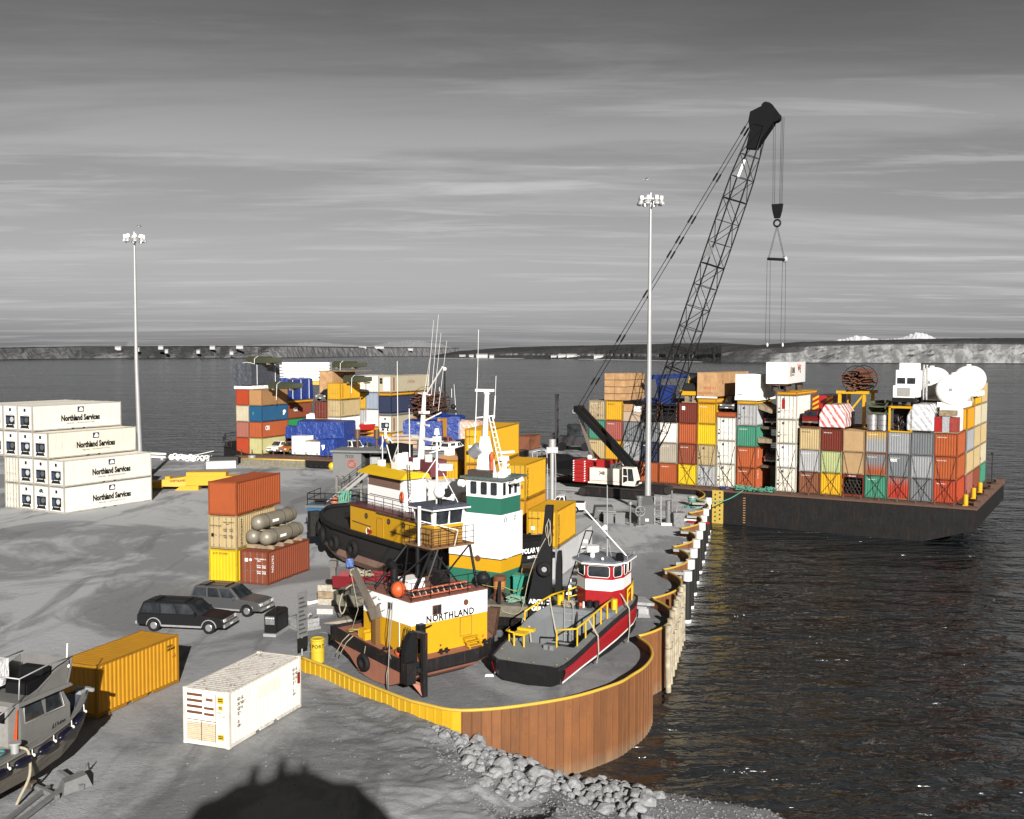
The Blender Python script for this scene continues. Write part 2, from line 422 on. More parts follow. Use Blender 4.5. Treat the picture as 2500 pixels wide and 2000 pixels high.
xs = np.concatenate([np.arange(-130, -24, 6), np.arange(-24, -8, .45), np.arange(-8, 12, .16), np.arange(12, 26, .45)])
ys = np.concatenate([np.arange(6, 30, 1.5), np.arange(30, 36, .5), np.arange(36, 54.5, .16), np.arange(54.5, 63, .5)])
vs = []; nx = len(xs)
for y in ys:
    for x in xs:
        h = hgt(x, y) if x > -26 else -.03
        if y > 57.0 and x < -11: h = min(h, -.02)
        vs.append((x, y, h))
fs = []
for j in range(len(ys)-1):
    for i in range(nx-1):
        cx, cy = xs[i], ys[j]
        if cy > 55 and cx > 9.5: continue
        fs.append((j*nx+i, j*nx+i+1, (j+1)*nx+i+1, (j+1)*nx+i))
me = bpy.data.meshes.new('shore_ground'); me.from_pydata(vs, [], fs); me.polygons.foreach_set('use_smooth', [True]*len(fs)); me.materials.append(GROUND)
tag(put('shore_ground', me), 'grey rutted yard and beach falling to the water', None, None, 'structure')
# knoll under the viewpoint, out of frame: its shadow lies across the yard at the bottom of the picture
vs = []; fs = []; n = 56; ctr = (.1, -3.0)
for i in range(n):
    for j in range(n):
        x = -26+52*i/(n-1); y = -26+44*j/(n-1)
        d = math.hypot((x-ctr[0])/1.0, (y-ctr[1])/1.25)
        h = 15.9-(max(0, d-3.4)**1.05)*1.55+.35*pnoise((x*.5, y*.5, 1))
        if d < 4: h += .45*max(0, pnoise((x*1.7, 3.3, 8)))
        vs.append((x, y, max(-.4, h)))
for i in range(n-1):
    for j in range(n-1): a = i*n+j; fs.append((a, a+n, a+n+1, a+1))
kb = MB()
for bx, by, bz in ((.75,-2.2,16.5),(-.25,-2.0,16.6),(-1.35,-2.3,16.45)): kb.sphere((bx,by,bz), .28, .28, .85, 10, 8); kb.sphere((bx+.05,by,bz+.85), .17, .17, .2, 8, 6)  # upright lumps added on the unseen knoll only to cast shadow bumps
o_ = len(vs); vs += kb.v; fs += [tuple(i+o_ for i in f) for f in kb.f]
me = bpy.data.meshes.new('knoll'); me.from_pydata(vs, [], fs); me.materials.append(GROUND); me.polygons.foreach_set('use_smooth', [True]*len(fs))
tag(put('hill', me), 'grey knoll below the viewpoint, with lumps added for their shadows', None, None, 'structure')

# ------------------------------------------------------------------ setting: far shore
def shore_mat(name, soil, scrub, grass):
    m, nt, N, L, b = _nodes(name); co = _coords(N, L, True)
    g = N.new('ShaderNodeNewGeometry'); sp = N.new('ShaderNodeSeparateXYZ'); L.new(g.outputs['Normal'], sp.inputs[0])
    n1 = _noise(N, L, co, .012, 8, .65); n2 = _noise(N, L, _map(N, L, co, (.05,.05,.006)), 1, 8, .7); n3 = _noise(N, L, co, .1, 6, .7)
    veg = _mix(N, L, _ramp(N, L, n1, .42, .6), scrub, grass)
    veg = _mix(N, L, _ramp(N, L, n3, .5, .7, 0, .7), veg, tuple(x*.45 for x in scrub))
    sl = _m(N, L, 'ADD', sp.outputs['Z'], _m(N, L, 'MULTIPLY', _m(N, L, 'SUBTRACT', n2, .5), .7))
    so = _mix(N, L, _ramp(N, L, n2, .44, .57), tuple(x*.45 for x in soil), soil)
    L.new(_mix(N, L, _ramp(N, L, sl, .66, .80), so, veg), b.inputs['Base Color']); b.inputs['Roughness'].default_value = 1; b.inputs['Specular IOR Level'].default_value = 0
    return m
def shore(name, pts, label, mat, step=14, seed=0, gully=1.0):
    """pts: (picture column, distance, bluff height, plateau rise, bluff run)"""
    def world(px, D): return ((px-1250)/2550*D, D)
    P = [(*world(p[0], p[1]), *p[2:]) for p in pts]
    seq = []
    for i in range(len(P)-1):
        n = max(2, int(math.hypot(P[i+1][0]-P[i][0], P[i+1][1]-P[i][1])/step))
        for k in range(n): t = k/n; seq.append([P[i][q]+(P[i+1][q]-P[i][q])*t for q in range(5)])
    seq.append(list(P[-1])); rows = [(-30,-1,0),(0,.4,0),(9,1.6,0),(14,2.2,0)]
    vs = []; m = 20
    for i, (x, y, hb, rise, run) in enumerate(seq):
        g1 = gully*(pnoise((i*.11, seed, 0))+.6*pnoise((i*.37, seed, 4)))*run*.35
        L = math.hypot(x, y); ox, oy = x/L, y/L
        for k in range(m):
            if k < 4: d, z = rows[k][0], rows[k][1]
            elif k < 11:
                t = (k-3)/7; d = 14+run*t+g1*math.sin(math.pi*min(1, t*.75)); z = 2.2+(hb-2.2)*(t**.9)+gully*1.1*pnoise((i*.5, k*.9, seed+2))*math.sin(math.pi*t)
            else:
                t = (k-10)/9; d = 14+run+t*t*900+g1*.2
                z = hb+rise*math.sin(t*math.pi/2)+1.5*pnoise((i*.06, k*.8, seed+7))+max(0, 1.6*pnoise((i*.9, k*2.7, seed+3)))
                if k == m-1: d += 600
            vs.append((x+ox*d, y+oy*d, ZW+z))
    fs = []
    for i in range(len(seq)-1):
        for k in range(m-1): a = i*m+k; fs.append((a, a+m, a+m+1, a+1))
    me = bpy.data.meshes.new(name); me.from_pydata(vs, [], fs); me.materials.append(mat)
    return tag(put(name, me), label, None, None, 'structure')
SH1 = shore_mat('left_shore_soil', (.20,.203,.21), (.036,.037,.038), (.058,.059,.061))
SH2 = shore_mat('right_shore_soil', (.22,.222,.225), (.045,.046,.047), (.065,.066,.067))
shore('far_hills', [(-250,2150,26,4,40),(0,2430,27,4,42),(200,2860,33,4,60),(500,3250,36,6,70),(700,3700,40,6,60),(900,4900,40,8,60),(1000,5500,44,8,70),(1120,6400,46,6,70)],
      'low dark bluff with scattered houses beyond the water at left', SH1, 16, 3)
shore('headland', [(1060,3650,4,3,30),(1110,3650,9,16,60),(1250,3770,12,34,90),(1450,3350,12,40,120),(1600,2850,12,42,130),(1700,2480,10,44,110),(1760,2270,14,38,60),(1850,2240,30,14,40),(1950,2220,36,16,36),(2150,2200,41,18,34),(2350,2190,43,20,34),(2520,2170,41,22,34),(2900,2150,40,22,34)],
      'dark wooded headland ending in a tall eroded bluff at right', SH2, 9, 11, 1.3)
# beach spit
mb = MB()
vs = []
for i in range(60):
    t = i/59; px = 1050+680*t; D = (3600-40*math.sin(t*3.1)+170*math.sin(t*3.14)) if t < .4 else 3726+(2380-3726)*((t-.4)/.6)
    x = (px-1250)/2550*D
    mb.v += [(x, D-26, ZW-.3), (x, D+4, ZW+1.4), (x, D+40, ZW+2.0)]
for i in range(59):
    for k in range(2): a = i*3+k; mb.f.append((a, a+3, a+4, a+1)); mb.mi.append(0); mb.sm.append(True)
tag(mb.build('beach', plain('pale_sand', (.40,.40,.405), 1, noise=.2, scale=.05)), 'pale beach at the foot of the headland', None, None, 'structure')
def ridge(name, label, D, pts, mat, rough, snow=None):
    seq = []
    for i in range(len(pts)-1):
        for k in range(24): t = k/24; seq.append((pts[i][0]+(pts[i+1][0]-pts[i][0])*t, pts[i][1]+(pts[i+1][1]-pts[i][1])*(t*t*(3-2*t))))
    vs = []; fs = []; m = 9
    for i, (px, h) in enumerate(seq):
        x = (px-1250)/2550*D
        for k in range(m):
            t = k/(m-1); z = h*math.sin(math.pi*t*.5) if t <= 1 else h
            vs.append((x*(1+t*.04), D*(1+t*.04), -60+(60+z)*t**1.1+rough*h*pnoise((i*.35, k*1.1, D))*t))
    for i in range(len(seq)-1):
        for k in range(m-1): a = i*m+k; fs.append((a, a+m, a+m+1, a+1))
    me = bpy.data.meshes.new(name); me.from_pydata(vs, [], fs); me.materials.append(mat); return tag(put(name, me), label, None, None, 'structure')
HZ = plain('far_hill_haze_tone', (.22,.223,.23), 1, noise=.1, scale=.001); SN = plain('snow', (.50,.51,.53), 1, noise=.15, scale=.0008)  # hill grey is made pale to stand in for distance haze
ridge('distant_hills', 'faint pale hills behind the left shore', 16000, [(180,70),(300,95),(322,190),(345,95),(560,120),(700,150),(760,175),(900,120),(960,185),(1010,215),(1060,165),(1120,80)], HZ, .06)
ridge('snowy_mountains', 'small snow covered mountains above the right plateau', 38000, [(2000,250),(2050,560),(2090,690),(2150,560),(2190,600),(2240,820),(2300,560),(2360,300)], SN, .08)
# houses along the far shore: small pale blocks with pitched roofs
HW = plain('shore_house_wall', (.45,.45,.45), .8); HRF = plain('shore_house_roof', (.30,.30,.30), .8)
hs = [(283,2990,17,9,30,'long pale house high on the left shore',),(330,3020,12,8,26,'small pale house beside the light pole on the far shore'),(388,3080,14,8,33,'pale house right of the left light pole on the far shore'),(402,3090,9,7,21,'lower small house on the slope of the left far shore'),
      (480,3210,10,9,20,'lone white house halfway down the far slope'),(515,3300,16,8,34,'wide pale shed on the crest of the far shore'),(562,3330,11,8,16,'small pale house near the far beach'),(582,3420,22,9,37,'long white shed on the skyline of the far shore'),
      (884,4890,34,12,43,'white shed on the crest above the pale bluff'),(925,5050,44,12,45,'longest white shed on the crest above the pale bluff'),(1000,5520,30,12,36,'white house at the edge of the pale bluff'),
      (1128,3700,22,9,5,'low pale house on the headland shore, leftmost'),(1150,3700,16,9,5.5,'pale house on the headland shore beside the leftmost'),(1176,3690,40,12,6,'biggest pale building of the village left of the antenna'),(1200,3690,16,9,5,'small pale shed at the right end of the village'),
      (1353,3560,22,10,5,'pale house left of the white cannery blocks'),(1372,3540,26,11,6,'pale roofed cannery shed beside the white block'),(1396,3500,34,13,7,'tall white cannery block with windows on the far beach'),(1410,3480,14,10,5,'grey shed at the right end of the cannery'),(1462,3330,30,9,5,'long pale shed behind the crane cable on the far shore')]
for px, D, w, dp, zz, lab in hs:
    x = (px-1250)/2550*D; g = thing('shore_house', lab, 'house', (x, D+18, ZW+zz*.92), 0, 'houses on the far shore')
    h = 6 if w < 25 else 8
    MB().box(-w/2, 0, -3, w/2, dp, h).build('wall', HW, g)
    MB().prism([(-w/2-.6, -.8, h), (-w/2-.6, dp+.8, h), (-w/2-.6, dp/2, h+3.5)], (w+1.2, 0, 0)).build('roof', HRF, g)

# ------------------------------------------------------------------ sheet pile cells of the dock
SHEET = paint('rusted_sheet_steel', (.30,.115,.035), .75, 0, .35, .5, .3, True, .22, (.13,.04,.015), grad=((.33,.21,.12), -2.5, -3.3, 'z'))
SHEETY = paint('yellow_sheet_steel', (.72,.42,.015), .45, 0, .10, .15, .1)
RAILM = paint('rail_yellow', (.70,.45,.06), .5, 0, .12, .2, vary=.05)
def sheet_mesh(w, ztop, zbot):
    mb = MB(); pr = [(-w/2,0),(-w/2,.05),(-w/2+.045,.05),(-w/2+.065,.014),(w/2-.02,.014),(w/2,.028),(w/2,0)]
    mb.loft([[(x, -y, zbot) for x, y in pr], [(x, -y, ztop) for x, y in pr]]); return mb.mesh('sheet_pile')
def pile_wall(label, path, cat='sheet pile wall', yellow=lambda x, y: False, group='sheet pile cells of the dock', zbot=-6):
    pts = resample(path, .48); t = thing('sheet_pile_wall', label, cat, (pts[0][0], pts[0][1], 0), 0, group)
    o0 = Vector((pts[0][0], pts[0][1], 0)); w = float(np.linalg.norm(pts[1]-pts[0])); me = sheet_mesh(w-.004, RAILZ-.06, zbot); me.materials.append(None)
    for i in range(len(pts)-1):
        a, b = pts[i], pts[i+1]; c = (a+b)/2; d = b-a
        o = put('sheet_pile', me, t, Vector((c[0], c[1], 0))-o0, math.atan2(d[1], d[0])); setmat(o, SHEETY if yellow(*c) else SHEET)
    MB().tube([Vector((p[0], p[1], RAILZ))-o0 for p in pts], .085, 8).build('rail_cap', RAILM, t); return t
pile_wall('big curved front cell of rusty sheet piles with yellow end nearest the rocks', list(reversed(TAIL))[:-1]+list(reversed(FRONT)), yellow=lambda x, y: x < -2.25)
ORD = ['second rusty scalloped cell just beyond the big front cell','third rusty scalloped cell behind the timber piles','fourth rusty scalloped cell from the front of the dock','fifth rusty scalloped cell from the front of the dock','sixth scalloped cell level with the base of the light pole','seventh scalloped cell beside the mooring bollard','last scalloped cell, behind the crane tracks']
for c, l in zip(CELLS, ORD): pile_wall(l, list(c))
# steel fender piles and timber piles in the water
PILE = paint('pile_steel', (.030,.029,.028), .5, 0, .15, .5); CAPM = paint('pile_cap_white', (.6,.6,.58), .5, 0, .05, .3)
fp = [(13.71,80.63),(14.71,85.13),(15.79,89.92),(16.83,94.51),(17.91,99.03),(19.08,103.99),(20.09,108.60),(21.18,113.34),(22.32,118.28),(23.12,121.95)]
fl = ['nearest black steel fender pile, right behind the timber piles','second nearest black steel fender pile with white cap','third nearest black steel fender pile with white cap','fourth nearest black fender pile along the cells','fifth nearest black fender pile along the cells','fifth farthest black fender pile along the cells','fourth farthest black fender pile along the cells','third farthest black fender pile along the cells','second farthest black fender pile, near the mooring rope','farthest black fender pile, beside the barge draught board']
for i, ((x, y), l) in enumerate(zip(fp, fl)):
    t = thing('fender_pile', l, 'fender pile', (x, y, ZW), 0, 'steel fender piles along the dock face')
    MB().cyl((0,0,-3), (0,0,3.35), .34, n=14).build('pile', PILE, t)
    MB().cyl((0,0,3.3), (0,0,4.05), .37, n=14).build('cap', CAPM, t)
    MB().cyl((0,0,-.1), (0,0,.25), .36, n=12).build('anode', CAPM, t)
    b = MB()
    if i % 2 == 0: b.prism([(-1.7,.25,3.75),(-1.7,1.0,3.75),(.2,.33,3.75),(.2,-.3,3.75)], (0,0,.22)); b.bar((-1.6,.6,3.2),(-.2,.1,3.6),.15)
    else: b.box(-1.2,-.15,3.6,0,.15,3.85)
    b.build('bracket', plain('bracket_steel', (.34,.33,.31), .6), t)
tl = [(9.66,63.44),(10.02,65.1),(10.4,66.7),(10.78,68.2),(11.14,69.7),(11.48,71.1),(11.82,72.5),(12.14,73.8),(12.47,75.1)]
TIMB = plain('bleached_timber', (.50,.43,.31), .9, noise=.4, scale=2.5)
tn = ['nearest and lowest timber pile of the pale cluster in the water','second nearest bleached timber pile in the water cluster','third nearest bleached timber pile in the water cluster','fourth bleached timber pile of the cluster, counting from nearest','middle bleached timber pile of the water cluster','fourth farthest bleached timber pile of the cluster','third farthest bleached timber pile of the cluster','second farthest bleached timber pile, beside the last one','farthest bleached timber pile, touching the black fender pile']
for (x, y), l in zip(tl, tn):
    t = thing('timber_pile', l, 'timber pile', (x, y, ZW), 0, 'timber fender piles in the water')
    dz = random.uniform(-.12, .12)
    mb = MB(); mb.s = True; mb.cyl((.05,0,.1), (0,0,2.0), .17, .185, 10, True); mb.cyl((0,0,2.0), (0,0,4.35+dz), .185, .20, 10); mb.build('log', TIMB, t)
    MB().torus((0,0,2.9+dz), (0,0,1), .2, .025, 10, 5).build('band', RUSTY, t)
# chocks behind the timber piles
mb = MB()
# ------------------------------------------------------------------ light masts
LAMPB = plain('lamp_housing', (.62,.62,.62), .35, .6); LAMPG = plain('lamp_glass', (.75,.75,.75), .15, .2)
def mast(label, x, y, h, lean=0):
    t = thing('light_mast', label, 'light mast', (x, y, 0), R(12), 'tall flood light masts of the yard')
    mb = MB(); mb.s = True
    mb.cyl((0,0,0), (lean,0,h*.5), .36, .25, 16); mb.cyl((lean,0,h*.5), (lean,0,h), .25, .14, 14); mb.build('pole', LGREY, t)
    MB().cyl((0,0,0), (0,0,.5), .62, n=16).cyl((0,0,.02), (0,0,.1), .8, n=16).build('base_flange', LGREY, t)
    MB().torus((lean,0,h+.1), (0,0,1), .75, .06, 18, 6).cyl((lean,0,h-.4), (lean,0,h+.9), .22, .12, 10).bar((lean-.75,0,h+.1),(lean+.75,0,h+.1),.07).bar((lean,-.75,h+.1),(lean,.75,h+.1),.07).build('head_ring', LGREY, t)
    for k in range(8):
        a = 2*math.pi*k/8+.2; c = Vector((lean+1.15*math.cos(a), 1.15*math.sin(a), h+.05))
        f = MB().cyl(c+Vector((0,0,.05)), c+Vector((.12*math.cos(a), .12*math.sin(a), -.45)), .16, .34, 12).box(c.x-.17, c.y-.17, c.z+.05, c.x+.17, c.y+.17, c.z+.42).bar((lean+.7*math.cos(a), .7*math.sin(a), h+.1), c+Vector((0,0,.2)), .07).build('floodlight', LAMPB, t)
        MB().sphere(c+Vector((.12*math.cos(a), .12*math.sin(a), -.43)), .3, .3, .12, 10, 5).build('lens', LAMPG, f)
mast('tall flood light mast standing on the dock in front of the crane', 15.09, 115.2, 34.3)
mast('tall flood light mast rising behind the stacked white containers', -49.6, 139.0, 32.6, -.35)

# ------------------------------------------------------------------ shipping containers
MESH = {}
def corr(mb, p0, ax, length, z0, z1, nrm, per=.28, dep=.038):
    """trapezoid corrugation along ax, waves towards nrm"""
    p0 = Vector(p0); ax = Vector(ax); nrm = Vector(nrm); n = max(3, int(length/per)); per = length/n; prof = []
    for k in range(n):
        for q, d in ((0,0),(.26,0),(.42,1),(.74,1),(.9,0)): prof.append((per*(k+q), d*dep))
    prof.append((length, 0)); vs = []
    for s, d in prof: p = p0+ax*s-nrm*d; vs += [(p.x, p.y, z0), (p.x, p.y, z1)]
    mb.add(vs, [(2*i, 2*i+2, 2*i+3, 2*i+1) for i in range(len(prof)-1)])
def cmesh(kind, L, H, W=2.44):
    k = (kind, L, H, W)
    if k in MESH: return MESH[k]
    mb = MB(); x, y = L/2, W/2
    if kind == 'frame':
        for sx in (-1,1):
            for sy in (-1,1):
                a, b = sx*x, sy*y; mb.box(min(a,a-sx*.15), min(b,b-sy*.12), .1, max(a,a-sx*.15), max(b,b-sy*.12), H-.1)
                for z in (0, H-.12): mb.box(min(a,a-sx*.18)-.004, min(b,b-sy*.16)-.004, z, max(a,a-sx*.18)+.004, max(b,b-sy*.16)+.004, z+.12)
        for sy in (-1,1):
            b = sy*y; lo, hi = min(b-sy*.005,b-sy*.1), max(b-sy*.005,b-sy*.1)
            for u0, u1 in ((-x+.17,-.95),(-.55,.55),(.95,x-.17)): mb.box(u0, lo, .02, u1, hi, .17)
            for u0, u1 in ((-.95,-.55),(.55,.95)): mb.box(u0, lo+.01*sy, .13, u1, hi-.012, .17)
            mb.box(-x+.17, lo, H-.1, x-.17, hi, H-.03)
        for sx in (-1,1):
            a = sx*x; lo, hi = min(a-sx*.005,a-sx*.12), max(a-sx*.005,a-sx*.12)
            mb.box(lo, -y+.13, .02, hi, y-.13, .17); mb.box(lo, -y+.13, H-.13, hi, y-.13, H-.03)
    elif kind == 'side': corr(mb, (-x+.15, -.0, 0), (1,0,0), L-.3, .16, H-.09, (0,-1,0))
    elif kind == 'side_flat': mb.box(-x+.15, 0, .16, x-.15, .03, H-.09); [mb.box(-x+.15+(L-.3)*k/12-.01, -.006, .16, -x+.15+(L-.3)*k/12+.01, 0, H-.09) for k in range(1,12)]
    elif kind == 'end': corr(mb, (0, y-.12, 0), (0,-1,0), W-.24, .16, H-.12, (-1,0,0), .25, .04)
    elif kind == 'end_flat': mb.box(0, -y+.12, .16, .03, y-.12, H-.12); mb.box(-.005, -.012, .16, 0, .012, H-.12)
    elif kind == 'roof': corr(mb, (0,0,0), (1,0,0), 1, 0, 1, (0,-1,0)) if 0 else None
    elif kind == 'door':
        w = W/2-.14; mb.box(0, .006, .17, .045, w, H-.13)
        for k in range(5): z = .35+(H-.75)*k/4.3; mb.box(-.012, .06, z, 0, w-.06, z+.28)
    elif kind == 'rods':
        w = W/2-.14
        for q in (.28, .72):
            mb.cyl((-.045, w*q, .12), (-.045, w*q, H-.1), .022, n=6)
            for z in (.25, .9, 1.6, H-.3): mb.box(-.06, w*q-.04, z, -.005, w*q+.04, z+.07)
            mb.bar((-.06, w*q, 1.12), (-.06, w*q-.28, 1.05), .03)
    if kind == 'roof':
        vs = []; n = int(L/.25); 
        for i in range(n*4+1):
            s = -x+.14+(L-.28)*i/(n*4); d = .014 if i % 4 in (1,2) else 0
            vs += [(s, -y+.09, H-.045+d), (s, y-.09, H-.045+d)]
        mb.add(vs, [(2*i, 2*i+2, 2*i+3, 2*i+1) for i in range(n*4)])
    if kind == 'floor': mb.box(-x+.1, -y+.09, .10, x-.1, y-.09, .15)
    me = mb.mesh(kind); me.materials.append(None); MESH[k] = me; return me
REEF_G = plain('grille_dark', (.02,.022,.024), .6); REEF_P = plain('reefer_panel', (.6,.58,.53), .5); REEF_B = plain('reefer_blue_box', (.04,.06,.10), .5); REEF_F = plain('fan_plate', (.55,.56,.57), .4, .4)
def reefer_unit(t, L, H, W, var=0):
    x = -L/2; mb = MB()
    mb.m = 0; mb.box(x-.002, -W/2+.14, .2, x+.03, W/2-.14, H-.14)
    u = mb.build('refrigeration_panel', REEF_P, t)
    zc = .72
    m2 = MB(); m2.box(x-.012, -.78, zc, x-.002, .78, zc+1.0); m2.bar((x-.02,-.7,.32),(x-.02,-.45,zc),.09); m2.bar((x-.02,.7,.32),(x-.02,.45,zc),.09); m2.box(x-.02,-.62,.34,x-.01,.62,.66)
    m2.build('grille', REEF_G, u)
    MB().cyl((x-.06,-.32,zc+.55),(x-.01,-.32,zc+.55),.30,n=12).build('fan', REEF_F if var % 2 else STEEL, u)
    MB().box(x-.07,.18,zc+.12,x-.01,.68,zc+.8).build('compressor_box', REEF_B, u)
    MB().box(x-.03,-.75,zc+.98,x-.005,.2,zc+1.14).build('control_box', REEF_F, u)
    MB().box(x-.010,-.17,H-.72,x-.002,.17,H-.36).box(x-.014,-.12,H-.66,x-.01,.12,H-.42).build('emblem', INK, u)
CON = {}; EDGE = {}
def ccol(k):
    if k in CON: return CON[k]
    T = {'orange':((.50,.115,.035),.12),'redorange':((.50,.07,.025),.10),'rust':((.30,.075,.035),.2),'darkred':((.20,.035,.02),.15),'brown':((.27,.10,.05),.2),'fadedred':((.42,.15,.11),.1),'pinkred':((.45,.12,.10),.1),
         'yellow':((.72,.385,.015),.10),'brightyellow':((.78,.52,.015),.04),'oldyellow':((.70,.38,.02),.32),'gold':((.66,.31,.015),.12),'beige':((.62,.47,.24),.12),'cream':((.68,.60,.42),.08),'white':((.64,.61,.54),.14),'offwhite':((.58,.54,.45),.28),'paleyellow':((.60,.56,.26),.06),
         'grey':((.30,.31,.32),.08),'lightgrey':((.42,.42,.42),.12),'bluegrey':((.28,.33,.40),.05),'greybeige':((.40,.35,.28),.12),'steelgrey':((.17,.18,.19),.06),'green':((.07,.30,.19),.10),'brightgreen':((.03,.32,.10),.05),'palegreen':((.50,.56,.26),.10),'blue':((.02,.12,.25),.05),'navy':((.025,.035,.075),.05),'royal':((.015,.03,.20),.05),
         'rustywhite':((.55,.45,.28),.7),'wood':((.52,.28,.12),.0),'paleboard':((.60,.39,.20),.0),'genset':((.80,.76,.66),.34)}
    col, rust = T[k]; g = None; EDGE[k] = tuple(v*.74 for v in col)
    CON[k] = paint('container_'+k, col, .5, 0, rust, .22, .12, True, .06, spec=.25); return CON[k]
def grad_paint(key, a, b, z0, z1): 
    CON[key] = paint('container_'+key, a, .5, 0, .1, .2, .12, True, .03, grad=(b, z0, z1, 'z'), spec=.25); return key
YG = grad_paint('yellow over grey', (.30,.31,.32), (.62,.36,.03), 1.3, 2.4); GO = grad_paint('grey over orange', (.42,.10,.03), (.19,.20,.21), .5, 1.6); RGY = grad_paint('red fading to grey', (.50,.05,.025), (.25,.16,.15), 1.4, 2.7)
RODM = plain('lock_rod_steel', (.24,.23,.21), .5, .3)
def container(label, corner, u, L, H, col, front='corr', back='door', group=None, side='corr', W=2.44, name='shipping_container', sides='LR', roof=True):
    u = Vector((u[0], u[1], 0)).normalized(); v = Vector((-u.y, u.x, 0)); c = Vector((corner[0], corner[1], 0))+u*(L/2)+v*(W/2)
    t = thing(name, label, 'container', (c.x, c.y, corner[2]), math.atan2(u.y, u.x), group); m = ccol(col) if isinstance(col, str) else col
    fm = m
    if isinstance(col, str):
        ccol(col); fk_ = col+'_edge'
        if fk_ not in CON: CON[fk_] = paint('container_'+fk_, EDGE.get(col, (.2,.12,.08)), .6, 0, .38, .5, .1, spec=.2)
        fm = CON[fk_]
    setmat(put('frame', cmesh('frame', L, H, W), t), fm)
    sk = 'side' if side == 'corr' else 'side_flat'
    if 'R' in sides: setmat(put('side_panel', cmesh(sk, L, H, W), t, (0, -W/2+.03, 0)), m)
    if 'L' in sides: setmat(put('side_panel', cmesh(sk, L, H, W), t, (0, W/2-.03, 0), math.pi), m)
    if roof: setmat(put('roof_panel', cmesh('roof', L, H, W), t), m)
    setmat(put('floor', cmesh('floor', L, H, W), t), DKWOOD)
    for kind, sx in ((front, -1), (back, 1)):
        rz = 0 if sx < 0 else math.pi; xx = sx*(L/2-.03)
        if kind == 'corr': setmat(put('end_panel', cmesh('end', L, H, W), t, (xx,0,0), rz), m)
        elif kind == 'flat': setmat(put('end_panel', cmesh('end_flat', L, H, W), t, (xx,0,0), rz), m)
        elif kind == 'door':
            for sy in (0, 1):
                d = put('door', cmesh('door', L, H, W), t, (xx, 0, 0), rz); setmat(d, m)
                r = put('lock_rods', cmesh('rods', L, H, W), d); setmat(r, RODM)
                if sy: d.scale = (1, -1, 1)
        elif kind == 'reefer': reefer_unit(t, L, H, W, len(label))
    return t
def side_text(t, txt, x, z, size, mat, L, W=2.44, sx=1.0, bold=0, side='R', align='CENTER', sp=1.0):
    if side == 'R': return lettering(txt, t, (x, -W/2-.012, z), (1,0,0), (0,0,1), size, mat, sx, bold, align, spacing=sp)
    return lettering(txt, t, (-L/2-.02, x, z), (0,-1,0), (0,0,1), size, mat, sx, bold, align, spacing=sp)
def vert_text(t, txt, x, ztop, size, mat, W=2.44, bold=0):   # letters turned, reading downwards on the right side
    return lettering(txt, t, (x, -W/2-.012, ztop), (0,0,-1), (1,0,0), size, mat, 1, bold)
LOGO = plain('logo_violet', (.035,.022,.09), .5, noise=0)

# --- white stack at left: four tiers of refrigerated boxes
ru = Vector((.483,.876,0)); rv = Vector((-ru.y, ru.x, 0)); RC = Vector((-48.7,112.9,0))
nth = ['bottom','second','third','top']
sideoff = [0, 0, 2.52, 5.04]     # the upper tiers step back to the left
for tier in range(4):
    z = tier*2.93; ncol = 4 if tier < 2 else (4 if tier == 2 else 4)
    for c in range(4):
        off = sideoff[tier] + c*2.52
        p = RC+rv*off; 
        if tier == 1: p = p + rv*.0
        old = tier < 2 and c == 3
        pos = ['the outermost with the big company name','second from the right','third from the right','fourth from the right'][c]
        if old: lab = f'old dirty white container with plain doors, {nth[tier]} tier at the left edge'
        elif c == 0: lab = f'white reefer with company name on its side, {nth[tier]} tier of the left stack'
        else: lab = f'white reefer end with cooling unit, {nth[tier]} tier, {pos} of the left stack'
        t = container(lab, (p.x, p.y, z), ru, 12.19, 2.9, 'offwhite' if (old or (tier+c) % 3 == 2) else 'white', 'door' if old else 'reefer', 'door', 'white reefers stacked at the left edge', 'flat')
        if c == 0:
            xo = (-.1, .4, -.6, -.9)[tier] if 0 else 0.3
            side_text(t, 'Northland Services', xo, .98, .92, INK, 12.19, sx=.74, bold=.04)
            side_text(t, 'MARINE   TRANSPORTATION', xo, .62, .20, INK, 12.19, sp=1.5)
            lg = MB(); lg.prism([(xo-.42,-1.235,1.95),(xo+.42,-1.235,1.95),(xo+.42,-1.235,2.55),(xo-.42,-1.235,2.55)], (0,-.01,0)); e_ = lg.build('logo', LOGO, t)
            MB().prism([(xo-.28,-1.247,2.06),(xo+.32,-1.247,2.06),(xo+.32,-1.247,2.18),(xo+.25,-1.247,2.38),(xo+.05,-1.247,2.47),(xo-.12,-1.247,2.4),(xo-.2,-1.247,2.22)], (0,-.006,0)).build('emblem', INKW, e_)
        if tier == 0 and c == 1: side_text(t, 'AML', 0, 2.12, .46, plain('aml_green', (.02,.09,.05), .5), 12.19, sx=.9, bold=.02, side='F')
# --- yellow half-height grey boat container and generator container in the foreground
yu = Vector((-.355,-.935,0))
yc = Vector((-22.35,56.95,0))   # far corner so that the long face looks right
t = container('yellow corrugated container standing behind the grey aluminium boat', (-20.1,56.05,0), (-.355,-.935), 6.06, 2.59, 'gold', 'door', 'corr', None)
